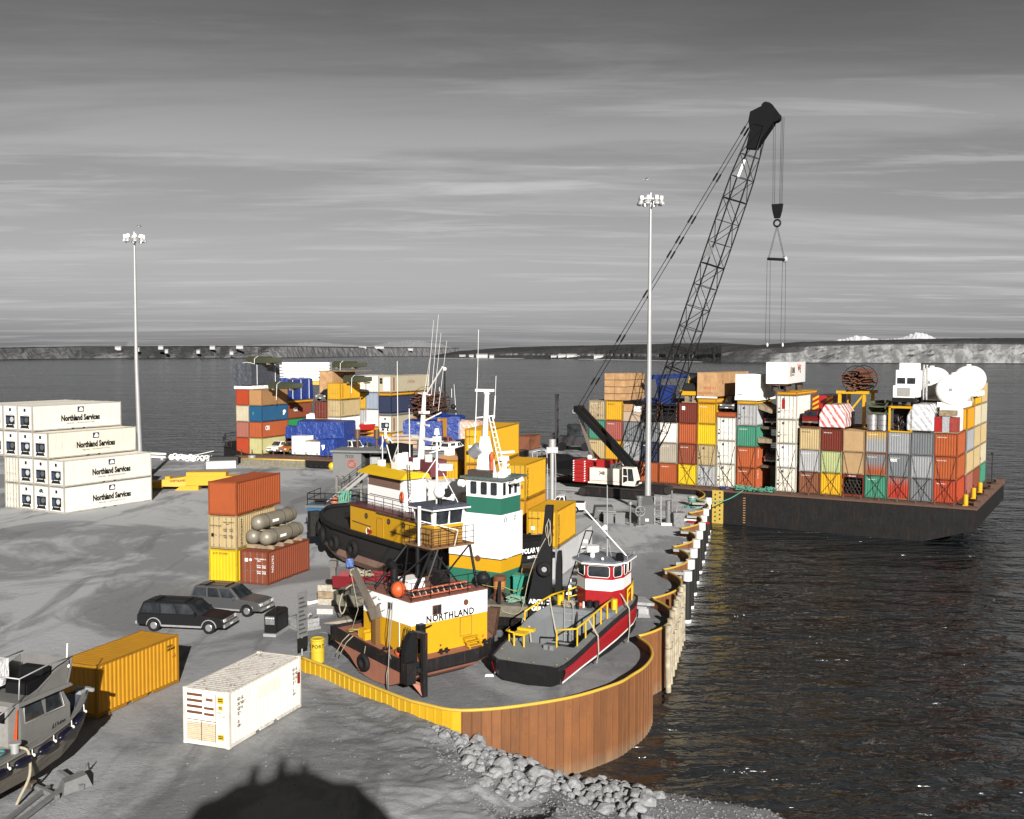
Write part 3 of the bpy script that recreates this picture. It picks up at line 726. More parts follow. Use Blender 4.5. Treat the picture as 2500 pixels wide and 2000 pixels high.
# long face towards the camera is the left side here; give it markings
lettering('NSXU\n220 0047', t, (-2.05, -1.245+2.49, 2.1), (-1,0,0), (0,0,1), .17, INK)
MB().prism([(-2.45,1.24,1.5),(-2.75,1.24,1.5),(-2.6,1.24,1.78)], (0,.006,0)).build('warning_triangle', plain('sign_orange', (.6,.25,.02), .5), t)
gu = Vector((.339,.941,0))
t = container('rusty cream generator container with louvred end, alone on the gravel', (-12.55,45.65,0), gu, 6.06, 2.59, 'genset', None, 'flat', None)
GS = ccol('genset'); GSR = paint('genset_louvre', (.70,.60,.40), .6, 0, .35, .35)
setmat([o for o in t.children if o.name.startswith('roof_panel')][0], paint('genset_roof', (.66,.63,.58), .6, 0, .62, .3, .2, False, rustcol=(.34,.17,.08)))
x = -3.03
MB().box(x+.02,-1.10,.17,x+.06,1.10,2.46).build('end_panel', GS, t)
for k in range(4):
    z = 1.42+.27*k
    f = MB(); f.box(x-.005,.20,z,x+.02,1.02,z+.12); f.build('vent_slot', RUSTY, t)
    if k < 2: MB().box(x-.005,-.42,z-.02,x+.02,.10,z+.09).build('vent_slot', RUSTY, t)
for side in (0,1):
    for k in range(10):
        z = .22+.085*k; y0, y1 = ((.27,1.04),(-.5,.22))[side]
        MB().hexa([(x-.02,y0,z),(x-.02,y1,z),(x+.02,y1,z),(x+.02,y0,z)], [(x-.005,y0,z+.05),(x-.005,y1,z+.05),(x+.02,y1,z+.06),(x+.02,y0,z+.06)]).build('louvre', GSR, t)
MB().box(x-.004,.23,.2,x+.02,.26,1.1).box(x-.004,-.53,.2,x+.02,-.51,2.4).box(x-.004,-.5,1.13,x+.02,1.04,1.16).build('door_frame', RUSTY, t)
PLY = plain('warning_yellow', (.7,.47,.03), .5, noise=.05)
for (y0,y1,z0,z1,m_) in ((-.62,-.95,2.02,2.32,PLY),(-.66,-.90,1.72,1.92,PLY),(-.62,-.95,.35,.62,PLY),(-.66,-.92,.72,.92,INKW),(.0,-.38,2.06,2.2,plain('faded_red', (.45,.2,.15), .6))):
    w = MB().box(x-.014,min(y0,y1),z0,x-.002,max(y0,y1),z1).build('warning_plate', m_, t)
    for q in (.3,.6): MB().box(x-.018,min(y0,y1)+.04,z0+(z1-z0)*q,x-.015,max(y0,y1)-.04,z0+(z1-z0)*(q+.15)).build('print_line', INK, w)
lettering('NSG\nL 27607', t, (x-.02,-.62,1.55), (0,-1,0), (0,0,1), .15, INK)
for xx in (-2.45, 2.2):
    lettering('NSGU\n207607\nGEN\nSET', t, (xx,-1.235,2.0), (1,0,0), (0,0,1), .22, INK)
    lettering('US\n4281', t, (xx,-1.235,.98), (1,0,0), (0,0,1), .18, INK)
MB().box(2.72,-1.245,1.25,2.9,-1.2,1.8).build('fire_point_plate', plain('fire_red', (.32,.02,.02), .5), t)
MB().box(-.9,-1.232,1.55,1.1,-1.2,2.15).build('patch_panel', paint('patch_white', (.74,.70,.62), .5, 0, .05, .1), t)

# --- small mixed stack beside the pressure tanks
ou = Vector((.27,.963,0)); ov = Vector((-ou.y, ou.x, 0))
A0 = Vector((-20.96,79.05,0)); B0 = Vector((-18.47,78.35,0))
t = container('bright yellow container at the bottom of the small mixed stack', (A0.x, A0.y, 0), ou, 6.06, 2.59, 'brightyellow', 'corr', 'door', 'small mixed stack in the yard')
lettering('GLTU 292 0036', t, (-3.05,.9,2.2), (0,-1,0), (0,0,1), .2, INK)
t = container('beige container with doors and vertical writing in the small mixed stack', (A0.x, A0.y, 2.6), ou, 6.06, 2.59, 'beige', 'door', 'corr', 'small mixed stack in the yard')
lettering('NORTHLAND', t, (-3.1,1.05,1.75), (0,-1,0), (0,0,1), .16, INK); vert_text(t, 'NORTHLAND', -2.45, 2.3, .34, INK); lettering('NLXU 166637 0\n      22G1', t, (-3.1,-.08,2.05), (0,-1,0), (0,0,1), .14, INK)
for yy, zz in ((-.1,1.5),(-.62,1.5),(-.1,1.0),(-.62,1.0)): lettering('MGW\nTARE', t, (-3.1,yy,zz), (0,-1,0), (0,0,1), .13, INK)
MB().box(-3.1,.75,.95,-3.05,.95,1.2).build('number_plate', INK, t)
t = container('orange brown container on top of the small mixed stack', (A0.x, A0.y, 5.2), ou, 6.9, 2.59, 'orange', 'flat', 'door', 'small mixed stack in the yard')
t = container('rust red container with doors under the grey pressure tanks', (B0.x, B0.y, 0), (.34,.94), 6.06, 2.59, 'rust', 'door', 'corr', 'small mixed stack in the yard')
vert_text(t, 'TRITON', -2.5, 2.2, .36, INKW); lettering('TTNU 264061 0\n      22G1', t, (-3.1,-.1,1.95), (0,-1,0), (0,0,1), .15, INKW); MB().box(-3.1,.5,1.75,-3.05,.75,2.0).build('logo', INKW, t); MB().cyl((-3.1,.25,1.9),(-3.06,.25,1.9),.1,n=12).build('logo', INKW, t)
for yy, zz in ((-.3,1.45),(-.75,1.45),(-.3,1.0),(-.75,1.0)): lettering('MGW\n30480', t, (-3.1,yy,zz), (0,-1,0), (0,0,1), .14, INKW)
# pressure tanks strapped on timber on that container
TANK = paint('tank_olive', (.27,.245,.19), .42, .2, .15, .3); CLOTH = plain('red_white_tape', (.55,.10,.09), .7, noise=.6, scale=7)
tu = Vector((.335,.942,0)); tv = Vector((-tu.y, tu.x, 0))
def tank(label, c, L, r):
    t = thing('pressure_tank', label, 'tank', c, math.atan2(tu.y, tu.x), 'pressure tanks on the red container')
    mb = MB(); mb.s = True; secs = []
    for i in range(25):
        s = i/24
        if s < .2: a = s/.2*math.pi/2; x = -L/2+r*(1-math.cos(a))*.85; q = r*math.sin(a)
        elif s > .8: a = (1-s)/.2*math.pi/2; x = L/2-r*(1-math.cos(a))*.85; q = r*math.sin(a)
        else: x = -L/2+.85*r+(L-1.7*r)*(s-.2)/.6; q = r
        secs.append([(x, q*math.cos(2*math.pi*j/20)+0, r+q*math.sin(2*math.pi*j/20)) for j in range(20)])
    mb.loft(secs); mb.build('shell', TANK, t)
    for xx in (-L*.28, L*.12, L*.33): MB().torus((xx,0,r), (1,0,0), r+.006, .02, 24, 4).build('strap', RUBBER, t)
    MB().sphere((-L/2+.35,.05,r+.15), .18, r*.75, r*.62, 12, 8).build('end_cover', CLOTH, t)
    MB().box(-L*.2,-r-.012,r-.1,-L*.05,-r+.01,r+.1).build('data_plate', INKW, t)
bc = B0+tu*3.0+tv*1.25
tank('grey pressure tank on top of the two lower tanks', (bc.x-.05, bc.y+.1, 4.05), 5.6, .58)
q = bc-tv*.62; tank('lower pressure tank facing the black tug bow', (q.x, q.y, 2.92), 5.4, .58)
q = bc+tv*.62-tu*.1; tank('lower pressure tank against the beige container', (q.x, q.y, 2.92), 5.0, .58)
for k in range(4):
    q = bc+tu*(-2+1.35*k); t = tag(MB().box(-.09,-1.2,0,.09,1.2,.3).build('timber_cradle', WOOD, None, (q.x, q.y, 2.6), math.atan2(tu.y, tu.x)), ['front timber under the lower pressure tanks','second timber under the lower pressure tanks','third timber under the lower pressure tanks','rear timber under the lower pressure tanks'][k], 'timber', 'timbers under the tanks')
    tag(MB().box(-.08,-.75,0,.08,.75,.12).build('timber_cradle', WOOD, None, (q.x, q.y, 3.97), math.atan2(tu.y, tu.x)), ['front timber under the upper pressure tank','second timber under the upper pressure tank','third timber under the upper pressure tank','rear timber under the upper pressure tank'][k], 'timber', 'timbers under the tanks')
# --- yellow stack in the middle
def yst(label, corner, L, H, col='yellow', u=(.30,.954), txt=True, **k):
    t = container(label, corner, u, L, H, col, 'door', 'corr', 'yellow containers stacked in the middle of the dock', **k)
    if txt: vert_text(t, 'NORTHLAND', -L/2+.45, H-.35, .40 if H < 2.8 else .44, INK)
    if txt:
        lettering('NORTHLAND', t, (-L/2-.05,1.05,H*.76), (0,-1,0), (0,0,1), .15, INK); MB().box(-L/2-.05,.55,1.35,-L/2-.012,.85,1.6).build('data_plate', INKW, t); MB().box(-L/2-.05,.85,.8,-L/2-.012,1.05,1.1).build('number_plate', INK, t)
        for yy, zz in ((-.2,1.5),(-.72,1.5),(-.2,.95),(-.72,.95)): MB().box(-L/2-.05,yy-.28,zz,-L/2-.015,yy,zz+.26).build('data_plate', plain('stencil_ochre', (.42,.22,.02), .5), t)
    return t
yst('grey corrugated container under the nearest yellow container', (3.5,80.1,0), 12.19, 2.59, 'lightgrey', txt=False)
yst('nearest yellow container with doors, on a grey one, behind the red workboat', (3.5,80.1,2.6), 6.06, 2.9)
yst('yellow container low in the stack, left of the nearest yellow doors', (1.12,83.6,2.9), 6.06, 2.9, 'gold', txt=False)
yst('yellow container second from top, with name running down its side', (1.12,83.8,5.82), 6.06, 2.9)
yst('bottom yellow container hidden behind the white and green tower', (1.12,83.6,0), 6.06, 2.9, 'gold', txt=False)
yst('tallest yellow container with long name side, behind the white mast', (-1.65,87.9,8.25), 9.1, 3.0, u=(.255,.967))
yst('yellow container under the tallest one', (-1.65,87.9,5.5), 9.1, 2.74, 'gold', u=(.255,.967), txt=False)
yst('yellow container third from the top under the tallest one', (-1.65,87.9,2.75), 9.1, 2.74, 'yellow', u=(.255,.967), txt=False)
yst('lowest yellow container under the tallest one', (-1.65,87.9,0), 9.1, 2.74, 'gold', u=(.255,.967), txt=False)
t = container('yellow container with ridged wooden lid behind the white radar mast', (-4.4,92.2,5.25), (.2,.98), 6.06, 2.9, 'yellow', 'corr', 'door', 'yellow containers stacked in the middle of the dock', roof=False)
MB().prism([(-3.03,-1.3,2.9),(-3.03,1.3,2.9),(-3.03,0,3.75)], (6.1,0,0)).build('ridged_lid', ccol('wood'), t); lettering('NLCU 1372\n   1588', t, (-3.1,.6,2.2), (0,-1,0), (0,0,1), .22, INK)
t = container('upper yellow container under the one with the ridged lid', (-4.4,92.2,2.62), (.2,.98), 6.06, 2.6, 'gold', 'corr', 'door', 'yellow containers stacked in the middle of the dock')
t = container('lowest yellow container under the one with the ridged lid', (-4.4,92.2,0), (.2,.98), 6.06, 2.6, 'gold', 'corr', 'door', 'yellow containers stacked in the middle of the dock')
t = container('rust coloured container far back on the dock, right of the tallest yellow one', (3.35,188.5,0), (.33,.944), 6.06, 2.59, 'brown', 'corr', 'door', None)

# ------------------------------------------------------------------ barges
HULL = paint('barge_hull_black', (.018,.0175,.0175), .55, 0, .30, .6, .3, rustcol=(.085,.032,.014))
DECKR = paint('barge_deck_rust', (.13,.07,.045), .85, 0, .5, .6)
RE = Vector((.859,-.511,0)); RD = Vector((.511,.859,0)); RP = Vector((21.26,132.8,0))
LE = Vector((.932,-.362,0)); LD = Vector((.36,.933,0)); LP = Vector((-44.75,168.6,0))
def rb(t, d=0, z=1.0): p = RP+RE*t+RD*d; return (p.x, p.y, z)
def lb(t, d=0, z=1.3): p = LP+LE*t+LD*d; return (p.x, p.y, z)
ra = math.atan2(RE.y, RE.x); la = math.atan2(LE.y, LE.x)
# right barge: local x along RE, y along RD; origin at row start on the water
bR = thing('cargo_barge', 'long black barge loaded with containers on the right water', 'barge', rb(0,0,ZW), ra)
x0, x1, y0, y1, dz = -17, 35.2, -1.6, 27.5, 4.2
mb = MB(); mb.loft([[(x0,y0,-1),(x0,y1,-1),(x0,y1,dz),(x0,y0,dz)],[(x1-9,y0,-1),(x1-9,y1,-1),(x1-9,y1,dz),(x1-9,y0,dz)],[(x1-5,y0,.1),(x1-5,y1,.1),(x1-5,y1,dz),(x1-5,y0,dz)],[(x1,y0,1.7),(x1,y1,1.7),(x1,y1,dz),(x1,y0,dz)]])
mb.build('hull', HULL, bR)
MB().box(x0,y0-.12,dz-.25,x1+.1,y0-.002,dz-.02).box(x1+.002,y0,dz-.3,x1+.14,y1,dz-.02).build('rub_rail', DECKR, bR)
MB().box(x0,y0,dz,x1,y1,dz+.05).build('deck', DECKR, bR)
mb = MB()
for k in range(26): mb.box(x0+2*k-.06,y0+.05,dz+.05,x0+2*k+.06,y0+.2,dz+.5)
mb.build('lashing_posts', DECKR, bR)
MB().box(5.2,y0-.14,-.1,6.6,y0-.02,dz-.1).build('draught_board', paint('draught_board', (.72,.52,.10), .5, 0, .05, .15), bR)
mb = MB()
for k in range(14): mb.cyl((5.6+.6*(k%2),y0-.16,.3+.27*k),(5.6+.6*(k%2),y0-.14,.3+.27*k),.11,n=8)
mb.build('draught_marks', INK, bR)
mb = MB()
for k in range(11): mb.box(9.1,y0-.02,.3+.3*k,9.4,y0-.012,.42+.3*k)
mb.build('draught_numbers', plain('draught_orange', (.45,.25,.1), .6), bR)
for yy, l in ((-.6,0),(6,0),(12,0)):
    MB().box(x1-1.4,yy-.3,dz,x1-.9,yy+.3,dz+.15).cyl((x1-1.15,yy,dz),(x1-1.15,yy,dz+1.3),.28,n=12).build('bollard', YEL, bR)
MB().cyl((x1-.5,18,dz),(x1-.5,18,dz+4.2),.06).box(x1-.9,17.9,dz+3.0,x1-.1,18.1,dz+3.05).cyl((x1-.5,18,dz+4.2),(x1-.5,18,dz+4.5),.16).build('light_post', BLACKW, bR)
mb = MB()
for k in range(9): mb.box(x1-.3,y0+1+3.1*k,dz,x1+.3,y0+2.6+3.1*k,dz+.5+.3*(k%2))
mb.build('end_fender', DECKR, bR)
for k in range(2): MB().prism([(x1-10+2.4*k,10,-1.2),(x1-7+2.4*k,10,-1.2),(x1-5.4+2.4*k,10,2),(x1-8+2.4*k,10,2)], (0,.5,0)).build('skeg', HULL, bR)

# container columns of the right barge, from the left: (start along the row, [(colour, face, height), ...])
W5 = 2.54
COLS = [
 (-12.8, [('beige','corr'),('beige','corr'),('green','corr'),('rustywhite','corr')]),
 (-10.3, [('orange','corr'),('oldyellow','corr'),('pinkred','corr'),('yellow','corr')]),
 (-7.75, [('darkred','corr'),('grey','corr'),('steelgrey','corr')]),
 (-5.2, [('orange','corr'),('navy','corr'),('steelgrey','corr')]),
 (-2.6, [('orange','corr'),('greybeige','corr'),('white','corr')]),
 (0.0, [('brightyellow','corr'),('rust','corr'),('orange','corr'),('darkred','corr')]),
 (2.54, [('lightgrey','door'),('beige','door'),('brightyellow','corr'),('oldyellow','corr')]),
 (5.08, [('offwhite','door',2.9),('white','door',2.9),('white','door',2.9)]),
 (7.68, [('orange','corr'),('orange','corr'),('green','corr'),('lightgrey','door')]),
 (12.6, [('offwhite','door',2.9),('white','door',2.9),('offwhite','door',2.9),('white','door',2.9)]),
 (15.45, [('brown','corr'),('lightgrey','corr'),('beige','corr')]),
 (18.0, [('yellow','corr'),('palegreen','corr'),('darkred','corr')]),
 (20.55, [('flat',''),('paleboard','flat'),('paleboard','flat')]),
 (23.1, [('green','corr'),('grey over orange','corr'),('yellow over grey','corr')]),
 (25.62, [('red fading to grey','corr'),('steelgrey','corr'),('grey','corr')]),
 (28.14, [('steelgrey','corr'),('grey','corr'),('steelgrey','corr')]),
 (30.62, [('redorange','corr'),('orange','corr'),('orange','corr')]),
]
COLN = ['leftmost column behind the forklift','second column under the stacked board crates','third column behind the crane mast','fourth column hidden behind the crane boom','fifth column just right of the light mast','sixth column under the yellow roller','seventh column under the long wooden box','eighth column under the dark car','ninth column under the white box','tall column under the white trailer','column under the dark red car','column under the wrapped bundle','column of wooden boxes','column under the steel drums','column under the white truck','third front column from the right end','rightmost front column']
TN = ['bottom','second','third','top','fifth']
def rcont(t, d, z, col, face, H, label, **k):
    p = rb(t+2.44, d, z); return container(label, p, (RD.x, RD.y), k.pop('L', 6.06), H, col, face, 'corr', 'containers on the right barge', **k)
CTOP = {}
for ci, (t, tiers) in enumerate(COLS):
    z = 1.0
    for ti, spec in enumerate(tiers):
        H = spec[2] if len(spec) > 2 else 2.59
        if spec[0] != 'flat':
            nm = {'lightgrey':'light grey','darkred':'dark red','brightyellow':'bright yellow','oldyellow':'rusty yellow','rustywhite':'rust streaked white','pinkred':'faded pink red','steelgrey':'dark grey','greybeige':'grey beige','offwhite':'stained white','palegreen':'pale green','paleboard':'pale wooden','redorange':'red','rust':'rust red'}.get(spec[0], spec[0])
            tn = TN[ti] if ti < len(tiers)-1 else 'top'
            t_ = rcont(t, 0, z, spec[0], spec[1], H, f'{nm} container, {tn} tier of the {COLN[ci]}', side='flat' if spec[0] in ('offwhite','white','paleboard') else 'corr')
            rr = random.Random(ci*10+ti); L_ = 6.06
            if spec[1] == 'door':
                for q in range(4): MB().box(-L_/2-.05, rr.uniform(-1,.8), rr.uniform(.4,2.1), -L_/2-.012, rr.uniform(-1,.8)*.0+rr.uniform(-.9,.9), rr.uniform(.4,2.1)*.0+1.3) if 0 else None
                MB().box(-L_/2-.06,.25,H-.55,-L_/2-.012,.5,H-.3).box(-L_/2-.06,.85,.8,-L_/2-.012,1.02,1.0).box(-L_/2-.06,.8,1.3,-L_/2-.012,.95,1.42).build('door_marking', plain('marking_blue', (.05,.07,.12), .6), t_)
            elif spec[0] not in ('paleboard',) and rr.random() < .6:
                dark = spec[0] in ('white','offwhite','beige','brightyellow','yellow','palegreen')
                lettering(rr.choice(['NLXU 204 118','GLDU 315 207','TEXU 440 261','CLHU 287 733']), t_, (-L_/2-.0, .95, H-.5), (0,-1,0), (0,0,1), .16, INK if dark else INKW)
            if spec[0] == 'steelgrey' and ci == 14: lettering('tex', t_, (-L_/2-.0, .95, 1.75), (0,-1,0), (0,0,1), .62, INKW, .9, .01)
            if spec[0] == 'darkred' and ci == 5: MB().box(-L_/2-.02,.4,H-.9,-L_/2,.8,H-.45).build('emblem', INKW, t_)
            if ci == 8 and ti < 2: vert_text(t_, ('COSCO','TRITON')[ti], -2.3, 2.3, .3, INKW)
            if ci == 9 and ti == 3: MB().box(-L_/2-.065,.2,1.3,-L_/2-.012,.55,2.4).build('red_plate', RED, t_)
        z += H+.02
    CTOP[ci] = z
# lashing chains crossing the front faces
mb = MB()
for ci, (t, tiers) in enumerate(COLS):
    if ci < 5: continue
    a, b = rb(t+.1, -.06, 1.1), rb(t+2.34, -.06, 1.1); H1 = 3.5+(.3 if ci in (7,9) else 0)
    for (s, z0) in ((a, b), (b, a)): 
        mb.bar(Vector(s), Vector((z0[0]*.9+s[0]*.1, z0[1]*.9+s[1]*.1, 1.0+2.7)), .035, .035)
        mb.bar(Vector((s[0]*.5+z0[0]*.5, s[1]*.5+z0[1]*.5, 1.05)), Vector((s[0], s[1], 6.2)), .03, .03)
tag(mb.build('lashing_chains', plain('chain_dark', (.04,.03,.025), .7)), 'crossed dark lashing chains over the lowest container fronts on the right barge', 'chain')
# rows behind, whose sides show at the right end and in the gap
BACK = [(30.62,6.3,[('fadedred','corr'),('beige','corr'),('grey','corr'),('gold','corr')],'second row'),(30.62,12.6,[('rust','corr'),('beige','corr'),('beige','corr'),('cream','corr'),('yellow','corr')],'third row'),(30.62,18.9,[('green','corr'),('cream','corr'),('beige','corr'),('cream','corr'),('beige','corr')],'last row')]
for t, d, tiers, rn in BACK:
    for ti, (c, f) in enumerate(tiers):
        rcont(t+.15, d, 1+2.61*ti, c, f, 2.59, f'{ {"fadedred":"faded red"}.get(c,c)} container side, {TN[ti]} tier of the {rn} at the right end')
for k, (t, d, c) in enumerate([(15.5,6.4,'rust'),(18,6.4,'beige'),(20.55,6.4,'grey'),(23.1,6.4,'gold'),(25.6,6.4,'beige'),(28.1,6.4,'gold'),(2.5,6.4,'gold'),(5.05,6.4,'offwhite'),(7.6,12.6,'rust'),(12.6,6.4,'white')]):
    pass

# ------------------------------------------------------------------ cargo standing on the right barge
def rthing(name, label, cat, t, d, z, group=None): return thing(name, label, cat, rb(t, d, z), ra, group)
BOARD = plain('board_orange', (.62,.36,.17), .75, noise=.22, scale=1.2)
# stacked board crates on column two
t0 = rthing('crate_stack', 'pile of strapped plywood bundles on the tall yellow container', 'crates', -10.6, .1, CTOP[1])
for r in range(4):
    for c in range(2):
        for dd in range(3):
            MB().box(.02+1.5*c, .05+2.2*dd, .06+.9*r, 1.46+1.5*c, 2.1+2.2*dd, .06+.9*r+.82).build('bundle', BOARD, t0)
    MB().box(.0,.0,.9*r,3.0,6.6,.055+.9*r).build('bearer', DKWOOD, t0)
# blue crane machine, boat hull and frames behind the boom
BLUEM = plain('machine_blue', (.015,.035,.16), .45, noise=.3)
t0 = rthing('blue_loader', 'blue loading crane standing on the containers behind the lattice boom', 'machine', -6.0, 2.5, 9.9)
MB().box(0,0,.4,5,2.2,1.9).build('chassis', BLUEM, t0); MB().box(2.2,.4,1.9,3.8,1.9,3.6).build('cab', BLUEM, t0); MB().bar((.4,1,4.6),(5.6,1,4.9),.6).bar((2,1,1.9),(1.6,1,4.6),.5).build('arm', BLUEM, t0)
for q in (.8,2.4,4.2): MB().cyl((q,-.15,.5),(q,.25,.5),.55,n=14).build('wheel', RUBBER, t0)
t0 = rthing('dinghy', 'black rubber boat hull lying on the containers left of the light mast', 'boat', -8.6, .0, 10.95)
MB().loft([[(x, .0+y*w, z) for y, z in ((0,.55),(.12,.15),(.5,-.05),(.88,.15),(1,.55),(.8,.5),(.5,.25),(.2,.5))] for x, w in ((-.3,1.3),(.4,1.9),(2.4,2),(3.6,1.3),(4.1,.3))]).build('hull', BLACKW, t0)
t0 = rthing('crate_stack', 'white and brown cartons under the black boat hull', 'crates', -7.75, -.1, CTOP[2])
MB().box(.05,0,0,2.4,3.4,1.2).build('crate', plain('pale_carton', (.6,.46,.33), .8), t0); MB().box(.05,0,1.25,1.3,3,2.2).build('crate', BOARD, t0); MB().box(1.45,.1,1.25,2.35,3,1.95).build('crate', WHITEC, t0)
for k,(t,c,lab) in enumerate(((-5.2,'darkred','dark lumber rack with frames behind the lattice boom foot'),(-2.6,'grey','tangle of dark trailer frames on top of the fifth column'))):
    t0 = rthing('frame_pile', lab, 'frames', t, 0, CTOP[3+k])
    for q in range(5): MB().box(.1,.1,.12+.5*q,2.4,5.8,.28+.5*q).build('bed_frame', BLACKW, t0)
    for (a,b) in ((.2,.2),(2.2,.2),(.2,5.6),(2.2,5.6)): MB().bar((a,b,0),(a,b,2.6),.12).build('post', RUSTY, t0)
    for q in range(3): MB().cyl((.15+.8*q,.0,.55),(.15+.8*q,.3,.55),.42,n=12).build('tyre', RUBBER, t0)
# yellow road roller on column six
t0 = rthing('road_roller', 'yellow road roller with black drum on the dark red container', 'roller', .1, .4, CTOP[5])
MB().box(.2,-.2,0,2.2,3.4,.12).build('bearer', WOOD, t0)
for q in (.5,1.5): MB().box(q,0,.12,q+.45,.5,.95).build('timber_block', WOOD, t0)
MB().box(-.1,-.2,.95,2.4,.25,1.45).box(-.1,-.2,1.2,.25,1.5,1.6).box(2.1,-.2,1.2,2.4,1.5,1.6).build('drum_frame', YEL, t0)
MB().cyl((.3,.7,1.75),(2.05,.7,1.75),.72,n=22).build('drum', plain('drum_steel', (.06,.06,.06), .4, .6), t0)
MB().box(.3,1.6,1.3,2.1,4.2,2.2).build('body', YEL, t0); MB().box(.4,1.7,2.2,2.0,3,3.6).build('cab', GLASS, t0); MB().box(.3,1.6,3.6,2.1,3.1,3.75).build('cab_roof', BLACKW, t0); MB().prism([(.3,1.5,2.2),(.7,1.5,2.2),(.5,1.5,3.3)], (0,.15,0)).build('mirror_post', YEL, t0)
for xx in (.25,1.75): MB().cyl((xx,3.4,1.1),(xx+.5,3.4,1.1),.75,n=16).build('wheel', RUBBER, t0)
# long wooden box on column seven
p = rb(2.6+2.4, -.1, 12.0); t0 = container('yellow flat platform carrying the long wooden box', (p[0],p[1],11.45), (RD.x,RD.y), 12.2, .62, 'gold', 'flat', 'flat', None, name='flat_platform', roof=True)
t0 = rthing('wooden_box', 'long orange chipboard box on the yellow platform', 'box', 2.45, -.15, 12.1)
for i in range(3): MB().box(.02+.86*i,0,.2,.86+.86*i,.08,3.15).build('panel', BOARD, t0)
for i in range(10): MB().box(2.55,.1+1.22*i,.2,2.62,1.28+1.22*i,3.15).build('panel', BOARD, t0)
MB().box(.02,.08,.2,.06,12.3,3.15).box(.02,0,3.15,2.62,12.3,3.2).box(.02,12.25,.2,2.62,12.3,3.15).build('lid', BOARD, t0); MB().box(0,-.1,0,2.6,.2,.18).box(0,11.9,0,2.6,12.2,.18).build('sill', WHITE, t0)
lettering('NORTH', t0, (.9,-.01,1.1), (1,0,0), (0,0,1), .5, plain('faded_stencil', (.6,.13,.06), .8), .9); lettering('KING SALMON', t0, (.15,-.01,.5), (1,0,0), (0,0,1), .36, plain('faded_stencil', (.6,.13,.06), .8), .8)
# dark car on column eight

